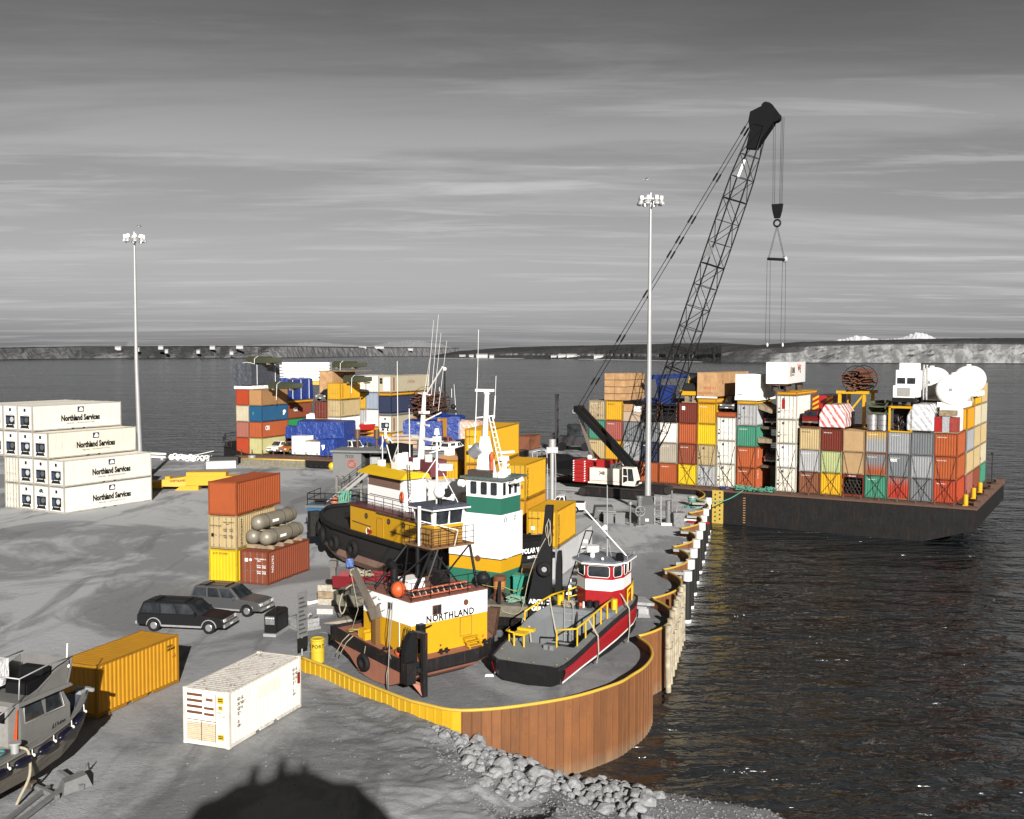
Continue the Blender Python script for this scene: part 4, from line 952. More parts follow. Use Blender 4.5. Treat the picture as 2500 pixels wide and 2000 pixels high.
# ------------------------------------------------------------------ vehicles
LAMP = plain('headlamp', (.65,.65,.63), .15, .1); TAIL_R = plain('tail_lamp', (.35,.01,.01), .3); CHROME = plain('chrome', (.6,.6,.6), .2, .9); TRIM = plain('grey_trim', (.28,.28,.28), .55); RIMM = plain('wheel_rim', (.42,.42,.43), .35, .6)
def vehicle(name, label, cat, loc, rz, kind, mat, group=None, trim=None, L=5.3, W=1.96, scale=1.0):
    t = thing(name, label, cat, loc, rz, group); t.scale = (scale,)*3
    h = L/2; fx, rx, wr = h-.95, -h+1.15, .40
    belt = 1.12
    def arch(cx): return [(cx+.47*math.cos(a), .40+.47*math.sin(a)) for a in [math.pi*k/8 for k in range(9)]]
    pr = [(-h,.55),(-h+.02,belt-.03),(-h+.1,belt)]
    if kind in ('pickup','canopy'): pr += [(-h+.15,belt+.06)]
    if kind == 'van': pr += [(h-1.0,belt),(h-.15,.98),(h,.8)]
    else: pr += [(h-1.5,belt+.03),(h-.5,1.06),(h-.08,.97),(h,.8)]
    pr += [(h+.02,.42)] + [(x, z) for x, z in arch(fx)] + [(rx+.6,.34)] + [(x, z) for x, z in arch(rx)] + [(-h+.02,.45)]
    body = MB(); body.prism([(x, -W/2, z) for x, z in pr], (0, W, 0)); bo = body.build('body', mat, t, bevel=.05)
    MB().prism([(x, -W/2-.01, z-.03 if z > .5 else z) for x, z in [(fx-.5,.36),(rx+.5,.36),(rx+.5,.48),(fx-.5,.48)]], (0,W+.02,0)).build('running_board', trim or TRIM, t)
    if kind == 'suv': c0, c1, r0, r1 = -h+.06, h-1.45, -h+.35, h-2.25
    elif kind == 'van': c0, c1, r0, r1 = -h+.06, h-.9, -h+.15, h-1.7
    else: c0, c1, r0, r1 = -.45, h-1.45, -.30, h-2.2
    top = 1.86 if kind != 'van' else 2.15
    w0, w1 = W/2-.03, W/2-.20
    lo = [(c0,-w0,belt),(c1,-w0,belt),(c1,w0,belt),(c0,w0,belt)]; hi = [(r0,-w1,top),(r1,-w1,top),(r1,w1,top),(r0,w1,top)]
    MB().hexa(lo, hi).build('cabin', mat, t, bevel=.05)
    if kind == 'canopy': MB().hexa([(-h+.08,-w0,belt+.02),(-.47,-w0,belt+.02),(-.47,w0,belt+.02),(-h+.08,w0,belt+.02)], [(-h+.3,-w1,top-.02),(-.32,-w1,top-.02),(-.32,w1,top-.02),(-h+.3,w1,top-.02)]).build('canopy', mat, t, bevel=.04)
    if kind == 'pickup': MB().box(-h+.14,-W/2+.08,belt+.055,-.5,W/2-.08,belt+.075).build('bed_floor', BLACKW, t)
    def face(a, b, c, d, m0, m1, n0, n1, off=.012):
        a, b, c, d = map(Vector, (a,b,c,d)); nn = (b-a).cross(d-a).normalized()*off
        def p(u, v): return a*(1-u)*(1-v)+b*u*(1-v)+c*u*v+d*(1-u)*v+nn
        q = [p(m0,n0),p(m1,n0),p(m1,n1),p(m0,n1)]; return q
    def win(nm, q): mb = MB(); n = (q[1]-q[0]).cross(q[3]-q[0]).normalized()*-.02; mb.prism(q, n); return mb.build(nm, GLASS, t)
    win('windscreen', face(lo[1],lo[2],hi[2],hi[1],.05,.95,.06,.94))
    win('rear_window', face(lo[3],lo[0],hi[0],hi[3],.08,.92,.15,.9))
    spans = {'suv':[(.04,.34),(.37,.62),(.65,.93)],'van':[(.05,.3),(.34,.6),(.64,.92)],'pickup':[(.08,.45),(.5,.9)],'canopy':[(.08,.45),(.5,.9)]}[kind]
    for s0, s1 in spans:
        win('side_window', face(lo[0],lo[1],hi[1],hi[0],s0,s1,.1,.88)); win('side_window', face(lo[2],lo[3],hi[3],hi[2],1-s1,1-s0,.1,.88))
    if kind == 'canopy':
        cl = [(-h+.08,-w0,belt+.02),(-.47,-w0,belt+.02),(-.47,w0,belt+.02),(-h+.08,w0,belt+.02)]; ch = [(-h+.3,-w1,top-.02),(-.32,-w1,top-.02),(-.32,w1,top-.02),(-h+.3,w1,top-.02)]
        win('side_window', face(cl[0],cl[1],ch[1],ch[0],.2,.75,.3,.85)); win('side_window', face(cl[2],cl[3],ch[3],ch[2],.25,.8,.3,.85)); win('rear_window', face(cl[3],cl[0],ch[0],ch[3],.1,.9,.1,.9))
    for sx in (fx, rx):
        for sy in (-1, 1):
            wv = MB(); wv.cyl((sx,sy*(W/2-.24),.40),(sx,sy*(W/2+.02),.40),wr,n=20); wo = wv.build('wheel', RUBBER, t)
            MB().cyl((sx,sy*(W/2+.015),.40),(sx,sy*(W/2+.035),.40),.24,.20,12).build('rim', RIMM, wo)
            a0 = MB(); a0.tube([(sx+.49*math.cos(a), sy*(W/2+.005), .40+.49*math.sin(a)) for a in [math.pi*k/8 for k in range(9)]], .045, 5); a0.build('wheel_arch', trim or mat, t)
    for sy in (-1, 1):
        MB().box(h-.06,min(sy*.62,sy*.93),.74,h+.03,max(sy*.62,sy*.93),.92).build('headlight', LAMP, t)
        MB().box(-h-.015,min(sy*.78,sy*.94),.75,-h+.06,max(sy*.78,sy*.94),1.05).build('tail_light', TAIL_R, t)
        MB().box(c1-.45,min(sy*(W/2),sy*(W/2+.2)),belt+.02,c1-.33,max(sy*(W/2),sy*(W/2+.2)),belt+.22).build('mirror', mat, t)
    MB().box(h-.02,-.58,.70,h+.035,.58,.93).build('grille', CHROME, t)
    MB().box(h-.05,-W/2+.04,.42,h+.12,W/2-.04,.62).build('bumper', trim or CHROME, t); MB().box(-h-.12,-W/2+.04,.45,-h+.05,W/2-.04,.64).build('bumper', trim or CHROME, t)
    MB().box(h+.12,-.17,.47,h+.13,.17,.57).build('number_plate', INKW, t); MB().box(-h-.13,-.17,.5,-h-.12,.17,.6).build('number_plate', YEL, t)
    if kind in ('suv','van'): MB().tube([(r0+.3,-.62,top+.07),(r1-.2,-.62,top+.07)], .025, 5).tube([(r0+.3,.62,top+.07),(r1-.2,.62,top+.07)], .025, 5).box(r0+.7,-.62,top,r0+.74,.62,top+.07).box(r1-.5,-.62,top,r1-.46,.62,top+.07).build('roof_rack', BLACK, t)
    return t
CARG = plain('car_dark_grey', (.020,.020,.021), .42, 0, .25, .05); CARM = plain('car_mid_grey', (.085,.085,.087), .3, .1, .6, .05); CARB = plain('car_black', (.012,.012,.013), .2, .1, .6, 0)
CARW = plain('car_white', (.72,.70,.66), .3, 0, .5, .03); CARR = plain('car_red', (.22,.012,.015), .3, .1, .6, .05); CARO = plain('car_orange', (.62,.21,.02), .35, 0, .5, .05); CARS = plain('car_silver', (.36,.36,.36), .3, .5, .6, .05)
vehicle('parked_car', 'black long estate off-roader with grey wheel arches, nearest the camera', 'car', (-20.75,66.0,0), R(-9), 'suv', CARG, 'cars parked in the yard', TRIM, 5.8, 2.05)
vehicle('parked_car', 'dark grey off-roader parked behind the black one', 'car', (-19.1,70.35,0), R(-14), 'suv', CARM, 'cars parked in the yard', None, 5.3, 2.0)
vehicle('pickup_truck', 'white pickup half hidden behind the nearest yellow container', 'pickup', (5.6,115.6,0), R(172), 'pickup', CARW, None)
# cars and trucks on the right barge
vehicle('parked_car', 'black and white car raised on the white container column', 'car', rb(6.3,2.6,10.45), ra-R(90), 'suv', CARB, None, None, 5.0)
p = rb(5.08+2.44, -.05, 9.8); container('rusty orange flat rack under the black and white car', (p[0],p[1],9.78), (RD.x,RD.y), 6.06, .62, 'orange', 'flat', 'flat', None, name='flat_platform')
vehicle('parked_car', 'dark red car on the beige container column', 'car', rb(16.6,2.8,9.0), ra+R(90), 'suv', CARR, None, None, 5.2)
tag(MB().box(0,0,0,2.4,6,.18).build('flat_board', RUSTY, None, rb(15.5,0,8.83), ra), 'rusty board under the dark red car', 'board')
# white box on column nine
t0 = rthing('white_box', 'big plain white insulated box on the light grey container', 'box', 7.35, .1, 11.95)
MB().box(0,0,.42,3.05,6.5,3.2).build('box_body', WHITEC, t0); MB().box(-.05,-.05,.0,3.1,6.5,.42).build('skirt', WHITE, t0); lettering('CONEX', t0, (.2,-.06,.62), (1,0,0), (0,0,1), .2, RED)
p = rb(7.65+2.44,0,11.44); container('rusty yellow flat platform under the big white box', (p[0],p[1],11.44), (RD.x,RD.y), 6.06, .46, 'oldyellow', 'flat', 'flat', None, name='flat_platform')
# white semi trailer on the tall white column
p = rb(12.6+2.5,-.2,12.75); container('yellow platform between the tall white column and the trailer', (p[0],p[1],12.68), (RD.x,RD.y), 9.2, .45, 'gold', 'flat', 'flat', None, name='flat_platform')
t0 = thing('semi_trailer', 'white semi trailer standing high on timber blocks with company logo', 'trailer', rb(11.4,-.6,13.1), ra+R(6))
MB().box(0,0,.95,2.6,12.6,3.55).build('box_body', WHITEC, t0); MB().box(.3,.3,.75,2.3,12.4,.95).build('chassis', RUSTY, t0)
for q in (9.4,10.7):
    for xx in (.05,1.95): MB().cyl((xx,q,.45),(xx+.6,q,.45),.48,n=16).build('wheel', RUBBER, t0)
for xx in (.5,2.0): MB().box(xx,.6,0,xx+.25,.9,.8).build('landing_leg', BLACK, t0)
MB().box(.25,-.03,1.1,1.0,-.01,1.13).box(.25,-.03,1.3,1.0,-.01,1.33).box(1.1,-.03,1.1,1.13,-.01,1.5).build('door_bars', plain('brass_bar', (.35,.22,.05), .5), t0)
lettering('KNIK', t0, (2.615,2.6,2.2), (0,1,0), (0,0,1), 1.0, INK, .9, .02); lettering('CONSTRUCTION', t0, (2.615,2.6,1.9), (0,1,0), (0,0,1), .22, INK)
MB().prism([(2.61,1.6,1.8),(2.61,2.3,1.8),(2.61,2.3,3.0),(2.61,1.9,3.0),(2.61,1.6,2.5)], (.01,0,0)).build('logo', plain('logo_brown', (.45,.25,.04), .5), t0)
MB().tube([(2.62,6.6,3.3),(2.62,7.2,2.5),(2.62,7.6,3.1),(2.62,8.6,2.2)], .06, 5).tube([(2.62,8.0,3.2),(2.62,8.8,3.1),(2.62,8.6,2.6)], .06, 5).build('red_scrawl', plain('scrawl_red', (.45,.05,.03), .6), t0)
for k,(a,b) in enumerate(((.5,.6),(1.9,.6),(.5,6),(1.9,6))): tag(MB().box(-.25,-.25,0,.25,.25,.62).build('timber_block', DKWOOD, None, rb(12.3+a-.5,b,13.13), ra), ['front left timber block under the white trailer','front right timber block under the white trailer','rear left timber block under the white trailer','rear right timber block under the white trailer'][k], 'timber block')
# things in the gap between columns
for k,(z,lab) in enumerate(((3.9,'dark car body standing low in the gap between columns'),(8.7,'dark machine high in the shaded gap between columns'))):
    vehicle('parked_car', lab, 'car', rb(11.3,4.6,z), ra+R(90), 'suv', CARB if k else CARM, None, None, 4.8, 1.7)
    tag(MB().box(0,0,0,2.3,6.2,.3).build('plank_deck', DKWOOD, None, rb(10.2,1.5,z-.32), ra), ['lower timber deck in the gap between columns','upper timber deck in the gap between columns'][k], 'timber deck')
for k,(z,d) in enumerate(((6.75,.3),(10.4,.4))):
    t0 = rthing('timber_bundle', ['square timber bundle sticking out of the gap at mid height','square timber bundle sticking out of the gap near the top'][k], 'timber', 10.2, d, z)
    MB().hexa([(0,0,.5*k),(1.6,0,0),(1.6,5,0),(0,5,.5*k)], [(0,0,.6+.5*k),(1.6,0,.45),(1.6,5,.45),(0,5,.6+.5*k)]).build('beam', WOOD, t0)
# wrapped lumber bundle, fire truck, pipes, drums, trucks, tanks
WRAP1 = None
def wrap_mat(key, base, stripe):
    m, nt, N, L, b = _nodes(key); co = _coords(N, L)
    w = N.new('ShaderNodeTexWave'); w.inputs['Scale'].default_value = .55; w.inputs['Distortion'].default_value = 1.5; w.bands_direction = 'DIAGONAL'; L.new(_map(N, L, co, (1.4,1,1)), w.inputs['Vector'])
    n = _noise(N, L, co, 2.2, 6)
    c = _mix(N, L, _ramp(N, L, w.outputs['Fac'], .62, .7), base, stripe); L.new(_mix(N, L, _ramp(N, L, n, .5, .7, 0, .5), c, (.75,.73,.72)), b.inputs['Base Color'])
    bp = N.new('ShaderNodeBump'); bp.inputs['Distance'].default_value = .15; L.new(n, bp.inputs['Height']); L.new(bp.outputs[0], b.inputs['Normal']); b.inputs['Roughness'].default_value = .3; return m
WP = wrap_mat('pink_wrap', (.62,.55,.52), (.5,.10,.10)); WG = wrap_mat('grey_wrap', (.50,.51,.52), (.35,.36,.38))
def wrapped(label, t, d, z, w, l, h, mat):
    o = rthing('wrapped_bundle', label, 'bundle', t, d, z)
    pr = [(0,0),(w,0),(w,h*.62),(w*.78,h),(w*.22,h),(0,h*.55)]
    mb = MB(); mb.prism([(x,0,zz+.15) for x,zz in pr], (0,l,0)); mb.build('wrapping', mat, o, bevel=.12)
    for q in (.15,.45,.75): mb = MB(); mb.tube([(x*1.01-.005*w,l*q,zz+.15+(.01 if zz>0 else 0)) for x,zz in pr[1:]+[pr[0]]], .025, 4); mb.build('strap', INK, o)
    MB().box(.1,.4,0,w-.1,.6,.15).box(.1,l-.6,0,w-.1,l-.4,.15).build('bearer', WOOD, o); return o
wrapped('lumber bundle in red and white wrapping beside the dark red car', 17.7, -.1, 8.85, 3.0, 5.2, 2.7, WP)
wrapped('bundle in crinkled grey plastic wrapping on the dark grey containers', 27.6, -.1, 8.85, 2.9, 5.6, 3.0, WG)
t0 = rthing('wrapped_bundle', 'low red and grey wrapped pallets beside the grey plastic bundle', 'bundle', 30.5, 0, 8.85)
for q in range(3): MB().box(.05+.8*q,.1,.1,.8+.8*q,2.4,1.75+.1*(q%2)).build('pallet_load', (RED, plain('wrap_grey', (.4,.4,.42), .35, noise=.3), plain('wrap_red', (.42,.07,.05), .4, noise=.4))[q], t0)
MB().box(0,0,0,2.5,2.5,.1).build('pallet', WOOD, t0); MB().box(.5,.2,1.9,2.2,1.9,2.5).build('carton', WOOD, t0); MB().box(.2,2.6,.1,2.4,5,2.9).build('white_crate', WHITEC, t0)
t0 = rthing('fire_engine', 'red fire engine rear with yellow chevrons behind the dark red car', 'fire engine', 14.9, 7.5, 8.9)
MB().box(0,0,.9,2.6,7,3.55).build('body', RED, t0)
for s in (0,1):
    for q in range(4): MB().prism([(.02+1.75*s,-.02,1.0+.62*q),(.8+1.75*s,-.02,1.45+.62*q),(.8+1.75*s,-.02,1.75+.62*q),(.02+1.75*s,-.02,1.3+.62*q)], (0,.02,0)).build('chevron', YELB, t0)
for xx in (1.0,1.6): MB().cyl((xx,-.04,1.75),(xx,0,1.75),.2,n=12).build('rear_lamp', INK, t0)
for xx in (.1,2.0): MB().cyl((xx,1.5,.5),(xx+.5,1.5,.5),.5,n=14).build('wheel', RUBBER, t0)
for xx in (.1,2.0): MB().cyl((xx,5.5,.5),(xx+.5,5.5,.5),.5,n=14).build('wheel', RUBBER, t0)
def rebar(label, loc, rz, w, h, l, n, mat, group=None):
    o = thing('steel_bundle', label, 'steel bundle', loc, rz, group); rr = random.Random(int(l*10+w*7)); pts = []
    for k in range(n):
        a = rr.random()*2*math.pi; q = math.sqrt(rr.random()); y = w/2*(1+q*math.cos(a)*.95); z = h/2*(1+q*math.sin(a)*.95)
        MB().box(y-.11,rr.uniform(-.5,.4),z-.055,y+.11,l+rr.uniform(-.4,.5),z+.055).build('steel_bar', mat, o)
    for q in (.2,.75): MB().torus((w/2,l*q,h/2), (0,1,0), max(w,h)/2, .04, 16, 4).build('strap', BLACK, o)
    return o
RST = plain('rust_brown_steel', (.20,.075,.04), .8, noise=.5, scale=3)
rebar('round bundle of rusty steel bars raised on a yellow trestle', rb(18.9,4.5,13.2), ra, 3.4, 2.7, 7, 110, RST)
t0 = rthing('trestle', 'yellow timber trestle carrying the rusty bar bundle', 'trestle', 18.7, 4.6, 8.9)
for q in (0,2.9): MB().box(q,.2,0,q+.35,.6,4.2).build('post', YEL, t0)
MB().box(-.2,.1,3.95,3.6,.7,4.3).bar((.2,.4,.2),(3,.4,3.9),.2).build('beam', YEL, t0); MB().box(0,5,0,.35,5.4,4.2).box(2.9,5,0,3.25,5.4,4.2).box(-.2,4.9,3.95,3.6,5.5,4.3).build('rear_frame', YEL, t0)
t0 = rthing('flat_rack', 'dark red flat rack full of black pipes in the wooden box column', 'flat rack', 20.55, 0, 1.0)
MB().box(0,0,0,2.44,6,.25).box(0,0,2.25,2.44,.12,2.57).build('frame', ccol('darkred'), t0)
for a in (0,2.3): MB().box(a,0,.25,a+.14,.14,2.25).build('post', ccol('darkred'), t0)
lettering('NPE 42013', t0, (.6,-.01,2.33), (1,0,0), (0,0,1), .2, INKW)
for r in range(4):
    for c in range(5-(r%2)):
        mb = MB(); xx = .33+.44*c+.22*(r%2); zz = .48+.40*r
        mb.loft([[(xx+.205*math.cos(2*math.pi*j/12), yy, zz+.205*math.sin(2*math.pi*j/12)) for j in range(12)] for yy in (.15,5.9)], cap=False); mb.s=False
        mb.torus((xx,.15,zz), (0,1,0), .195, .018, 14, 4); mb.build('pipe', plain('pipe_black', (.07,.06,.05), .5), t0)
# steel drums and green boats on column thirteen
for k,xx in enumerate((.62,1.85)):
    t0 = rthing('steel_drum', ['left shiny steel drum under the green skiffs','right shiny steel drum under the green skiffs'][k], 'drum', 23.05+xx, .6, 8.85, 'steel drums under the skiffs')
    MB().cyl((0,0,0),(0,0,1.85),.55,n=20).build('shell', plain('drum_bright', (.5,.5,.5), .35, .6), t0)
    for z in (.05,.6,1.2,1.8): MB().torus((0,0,z),(0,0,1),.555,.03,20,5).build('hoop', STEEL, t0)
OLIVE = plain('olive_hull', (.10,.11,.055), .5); OLIVED = plain('olive_cover', (.055,.06,.035), .8, noise=.3)
def skiff(label, loc, rz, L, w, h, mat, inside, group=None, flip=False):
    o = thing('skiff', label, 'boat', loc, rz, group); secs = []; ins = []
    for i in range(9):
        s = i/8; ww = w/2*(1-.92*max(0,(s-.45)/.55)**2.2)*(.88+.12*min(1,s*3)); zb = h*.35*max(0,(s-.5)/.5)**2; hh = h*(1+.25*s*s)
        sec = [(s*L,-ww,hh),(s*L,-ww*.75,zb),(s*L,0,zb-.06),(s*L,ww*.75,zb),(s*L,ww,hh),(s*L,ww*.93,hh),(s*L,ww*.68,zb+.12),(s*L,-ww*.68,zb+.12),(s*L,-ww*.93,hh)]
        if flip: sec = [(a,b,h*1.25-c) for a,b,c in sec]
        secs.append(sec)
    mb = MB(); mb.loft(secs); mb.build('hull', mat, o)
    if not flip:
        for s in (.25,.5,.7): MB().box(L*s-.12,-w*.36,h*.6,L*s+.12,w*.36,h*.66).build('thwart', inside, o)
    return o
skiff('green square skiff stacked above the lower one over the steel drums', rb(24.3,.3,11.55), ra+R(90), 4.2, 2.5, .55, OLIVE, OLIVED)
skiff('lower green skiff lying on the steel drums', rb(24.3,.2,10.8), ra+R(90), 4.4, 2.7, .6, OLIVE, OLIVED)
# yellow frame with scrap, white truck, two white tanks
t0 = rthing('cargo_cage', 'yellow steel cage with dark scrap inside under the white truck', 'cage', 25.6, -.1, 8.75)
for a in (0,2.35):
    for b in (0,5.8): MB().box(a,b,0,a+.22,b+.22,2.9).build('post', YEL, t0)
MB().box(0,0,2.75,2.57,6,2.98).box(0,0,0,2.57,6,.15).build('deck', YEL, t0)
MB().box(.25,1.6,.15,2.3,5.8,2.6).build('backing', BLACKW, t0)
rr = random.Random(3)
for k in range(26): MB().bar((rr.uniform(.3,2.2),rr.uniform(.2,1.4),.2),(rr.uniform(.3,2.2),rr.uniform(.2,1.4),rr.uniform(.5,1.9)),.07).build('scrap_bar', (RUSTY,BLACK,STEEL)[k%3], t0)
t0 = thing('white_truck', 'white truck cab with tall exhausts on the yellow cage', 'truck', rb(25.9,.4,11.75), ra)
MB().box(.0,.0,.9,2.4,1.5,2.35).build('bonnet', CARW, t0, bevel=.1); MB().box(0,1.5,.9,2.4,4.2,4.1).build('cab', CARW, t0, bevel=.08); MB().box(.1,3.0,4.1,2.3,4.2,4.9).build('wind_deflector', CARW, t0, bevel=.08)
for a,b in ((.2,1.1),(1.3,2.2)): MB().box(a,1.46,2.5,b,1.5,3.2).build('windscreen', GLASS, t0)
MB().box(.5,-.03,1.1,1.9,0,2.1).build('grille', plain('truck_grille', (.35,.34,.32), .5), t0); MB().box(0,-.25,.45,2.4,0,.95).build('bumper', BLACK, t0)
for xx in (-.05,1.95):
    for q in (.7,6.0): MB().cyl((xx,q,.5),(xx+.5,q,.5),.52,n=16).build('wheel', RUBBER, t0)
MB().box(.6,.2,.5,1.8,7.5,.85).build('chassis', BLACK, t0)
for xx in (2.6,2.95): MB().cyl((xx,4.5,.6),(xx,4.5,4.7),.13,n=10).build('exhaust_stack', CHROME, t0)
def wtank(label, t, d, z, L, r):
    o = thing('white_tank', label, 'tank', rb(t,d,z), ra, 'white tanks on the right barge'); mb = MB(); mb.s = True; secs = []
    for x, q in ((0,.02),(.08,.5),(.22,.86),(.42,1),(L-.42,1),(L-.2,.86),(L-.06,.5),(L,.02)): secs.append([(r+q*r*math.cos(2*math.pi*j/28), x, r+.3+q*r*math.sin(2*math.pi*j/28)) for j in range(28)])
    mb.loft(secs); mb.build('shell', WHITEC, o)
    for q in range(1,6): MB().torus((r,L*q/6,r+.3),(0,1,0),r+.01,.03,28,4).build('rib', WHITEC, o)
    MB().box(.2,.5,0,2*r-.2,.9,.55).box(.2,L-.9,0,2*r-.2,L-.5,.55).box(.2,.3,0,.4,L-.3,.12).box(2*r-.4,.3,0,2*r-.2,L-.3,.12).build('cradle', WHITE, o); MB().box(r-.18,-.03,r+.15,r+.18,0,r+.5).build('hazard_label', plain('label_grey', (.3,.3,.3), .6), o); MB().cyl((r,L*.3,2*r+.2),(r,L*.3,2*r+.55),.3,n=12).build('hatch', WHITE, o)
    return o
wtank('front white cylindrical tank at the right end of the barge', 29.9, 4.0, 11.55, 6.6, 1.72)
wtank('rear white cylindrical tank behind the front one at the right end', 30.6, 11.6, 12.6, 6.0, 1.65)
wtank('white cylindrical tank behind the white truck', 26.6, 9.5, 12.2, 6.0, 1.75)
for k,(t,d,z,c,lab) in enumerate(((30.0,4.0,8.85,'yellow','yellow container carrying the front white tank'),(30.3,11.5,11.66,'cream','cream container carrying the rear white tank'),(26.7,9.4,9.3,'gold','dark yellow container under the tank behind the truck'))):
    rcont(t+.3, d, z, c, 'corr', 2.59 if k != 1 else .9, lab)
rcont(15.4, 7.4, 6.2, 'grey', 'corr', 2.59, 'grey container under the red fire engine')
rcont(18.4, 4.6+1.5, 6.2, 'brown', 'corr', 2.59, 'brown container under the yellow trestle of the bar bundle')
# mooring line, nets and green rope on the barge edge
t0 = tag(MB().tube([(21.3,120.6,.9)]+[(21.3+(28.6-21.3)*s, 120.6+(127.0-120.6)*s, .9+.3*s-1.0*math.sin(math.pi*s)) for s in [k/14 for k in range(1,15)]], .07, 6).build('mooring_rope', GROPE), 'green mooring rope from the dock bollard to the right barge', 'rope')
def coil(label, loc, r, n, mat, seed, th=.035, flat=.5, name='rope_heap'):
    rr = random.Random(seed); pts = []
    for k in range(n): a = k*.55+rr.uniform(-.3,.3); q = r*(.35+.65*rr.random()); pts.append((q*math.cos(a), q*math.sin(a)*.8, abs(rr.gauss(0,.35))*r*flat+.04))
    return tag(MB().tube(catmull(pts, 3), th, 4).build(name, mat, None, loc), label, 'rope')
coil('green rope heaped on the edge of the right barge', rb(9.2,-1.1,1.0), 1.5, 60, GROPE, 4, .06, .5)
coil('more green rope trailing along the barge edge by the gap', rb(11.6,-1.2,1.0), 1.4, 50, GROPE, 5, .06, .4)
coil('small blue rope heap on the barge edge beside the green one', rb(6.6,-1.2,1.0), .8, 40, BLUEM, 6, .05, .4)

# ------------------------------------------------------------------ left barge
bL = thing('cargo_barge', 'black and rusty barge loaded with containers, tarps and pickups on the left', 'barge', lb(0,0,ZW), la)
y0, y1, dz = -1.3, 26, 4.45; xe = 41
mb = MB(); mb.loft([[(-4.5,y0+5,3.4),(-4.5,y1-5,3.4),(-4.5,y1-5,dz+1.6),(-4.5,y0+5,dz+1.6)],[(-2.2,y0+1.2,1.6),(-2.2,y1-1.2,1.6),(-2.2,y1-1.2,dz+1.2),(-2.2,y0+1.2,dz+1.2)],[(3.0,y0,-1),(3.0,y1,-1),(3.0,y1,dz),(3.0,y0,dz)],[(xe,y0,-1),(xe,y1,-1),(xe,y1,dz),(xe,y0,dz)]])
mb.build('hull', HULL, bL); MB().box(1,y0,dz,xe,y1,dz+.04).build('deck', DECKR, bL); MB().box(1,y0-.12,dz-.3,xe,y0-.002,dz-.03).build('rub_rail', DECKR, bL)
mb = MB(); rail = [(0,y0+.2,dz+2.2),(-2.4,y0+1.2,dz+2.6),(-4.6,y0+5,dz+3.0),(-4.6,y0+12,dz+3.0)]; mb.tube(rail, .05, 5); mb.tube([(x,y,z-.5) for x,y,z in rail], .04, 5)
for x,y,z in resample(rail, 1.4): mb.cyl((x,y,z),(x,y,z-1.2),.04,n=5)
mb.build('bow_rail', BLACKW, bL)
mb = MB()
for k in range(18): mb.box(2+2*k-.06,y0+.02,dz,2+2*k+.06,y0+.14,dz+1.0)
mb.build('stanchions', DECKR, bL)
MB().cyl((-1.5,y0+1,dz+1.3),(-1.5,y0+1,dz+1.9),.3,n=10).box(-2.2,y0+.8,dz+1.15,-.6,y0+1.3,dz+1.3).build('bitts', BLACKW, bL)
MB().tube([(-.5,y0+.1,dz-.4),(1.2,y0-.4,1.2),(2.5,y0-.9,-1.8)], .14, 6).build('anchor_chain', BLACKW, bL)
tag(MB().tube([(-48.5,169.3,1.6),(-51.5,169.6,.9),(-55,170.4,.45),(-58.5,171.8,.3),(-61,172.6,.3)], .06, 5).build('mooring_rope', plain('pale_rope', (.6,.6,.58), .9)), 'pale mooring rope from the left barge bow down to the dock edge', 'rope')
LD2 = (LD.x, LD.y)
def lcont(label, kx, ky, z, L, H, col, front, u=None, **k):
    return container(label, (kx, ky, z), u or LD2, L, H, col, front, 'corr', 'containers on the left barge', **k)
ka = Vector((-42.3,167.6)); kb = Vector((-40.0,166.8)); kc = Vector((-37.45,174.1))
A_ = [('redorange','flat','red container end with lashing marks, bottom tier at the bow of the left barge'),('fadedred','corr','faded red container end, second tier at the bow of the left barge'),('cream','corr','cream container end, third tier at the bow of the left barge'),('redorange','flat','red container end, fourth tier under the dark tarp bundle')]
for i,(c,f,l) in enumerate(A_): lcont(l, ka.x, ka.y, 1.3+2.6*i, 6.06, 2.59, c, f)
B_ = [('paleyellow','corr','pale yellow container behind the white pickup on the left barge'),('orange','corr','orange red container with white logo above the pale yellow one'),('blue','flat','blue container on the left barge between orange and wooden ones'),('wood','flat','orange brown wooden container at the top of its column on the left barge')]
for i,(c,f,l) in enumerate(B_):
    t = lcont(l, kb.x, kb.y, 1.3+2.6*i, 7.4, 2.59, c, f, side='corr' if i < 3 else 'flat')
    if i == 1: side_text(t, 'CRI', -2.2, 1.25, .95, INKW, 7.4, sx=.8, bold=.03)
    if i == 2: lettering('7', t, (-3.72,.6,1.1), (0,-1,0), (0,0,1), .6, plain('fish_print', (.3,.4,.25), .6)); MB().sphere((2.7,-1.24,1.4), .5, .02, .3, 8, 5).sphere((2.5,-1.24,1.0), .3, .02, .2, 8, 5).build('fish_mark', INKW, t)
C_ = [(1,'royal','flat','dark blue container low behind the white crates on the left barge'),(2,'brightgreen','corr','bright green container under the red one on the left barge'),(3,'rust','corr','faded red container with white logo under the big blue tarp load')]
for i,c,f,l in C_:
    t = lcont(l, kc.x, kc.y, 1.3+2.6*(i-1) if i != 9 else 0, 7.4, 2.59, c, f)
    if i == 3: side_text(t, 'CRI', -1.3, 1.25, .95, INKW, 7.4, sx=.8, bold=.03)
TARP = None
def tarp_mat(key, a, b):
    m, nt, N, L, bb = _nodes(key); co = _coords(N, L); n = _noise(N, L, co, 1.3, 7, .65, .5); n2 = _noise(N, L, _map(N, L, co, (1,1,.4)), 3.5, 6)
    L.new(_mix(N, L, _ramp(N, L, n2, .58, .75, 0, .5), a, b), bb.inputs['Base Color']); bb.inputs['Roughness'].default_value = .38
    bp = N.new('ShaderNodeBump'); bp.inputs['Distance'].default_value = .35; bp.inputs['Strength'].default_value = .8; L.new(n, bp.inputs['Height']); L.new(bp.outputs[0], bb.inputs['Normal']); return m
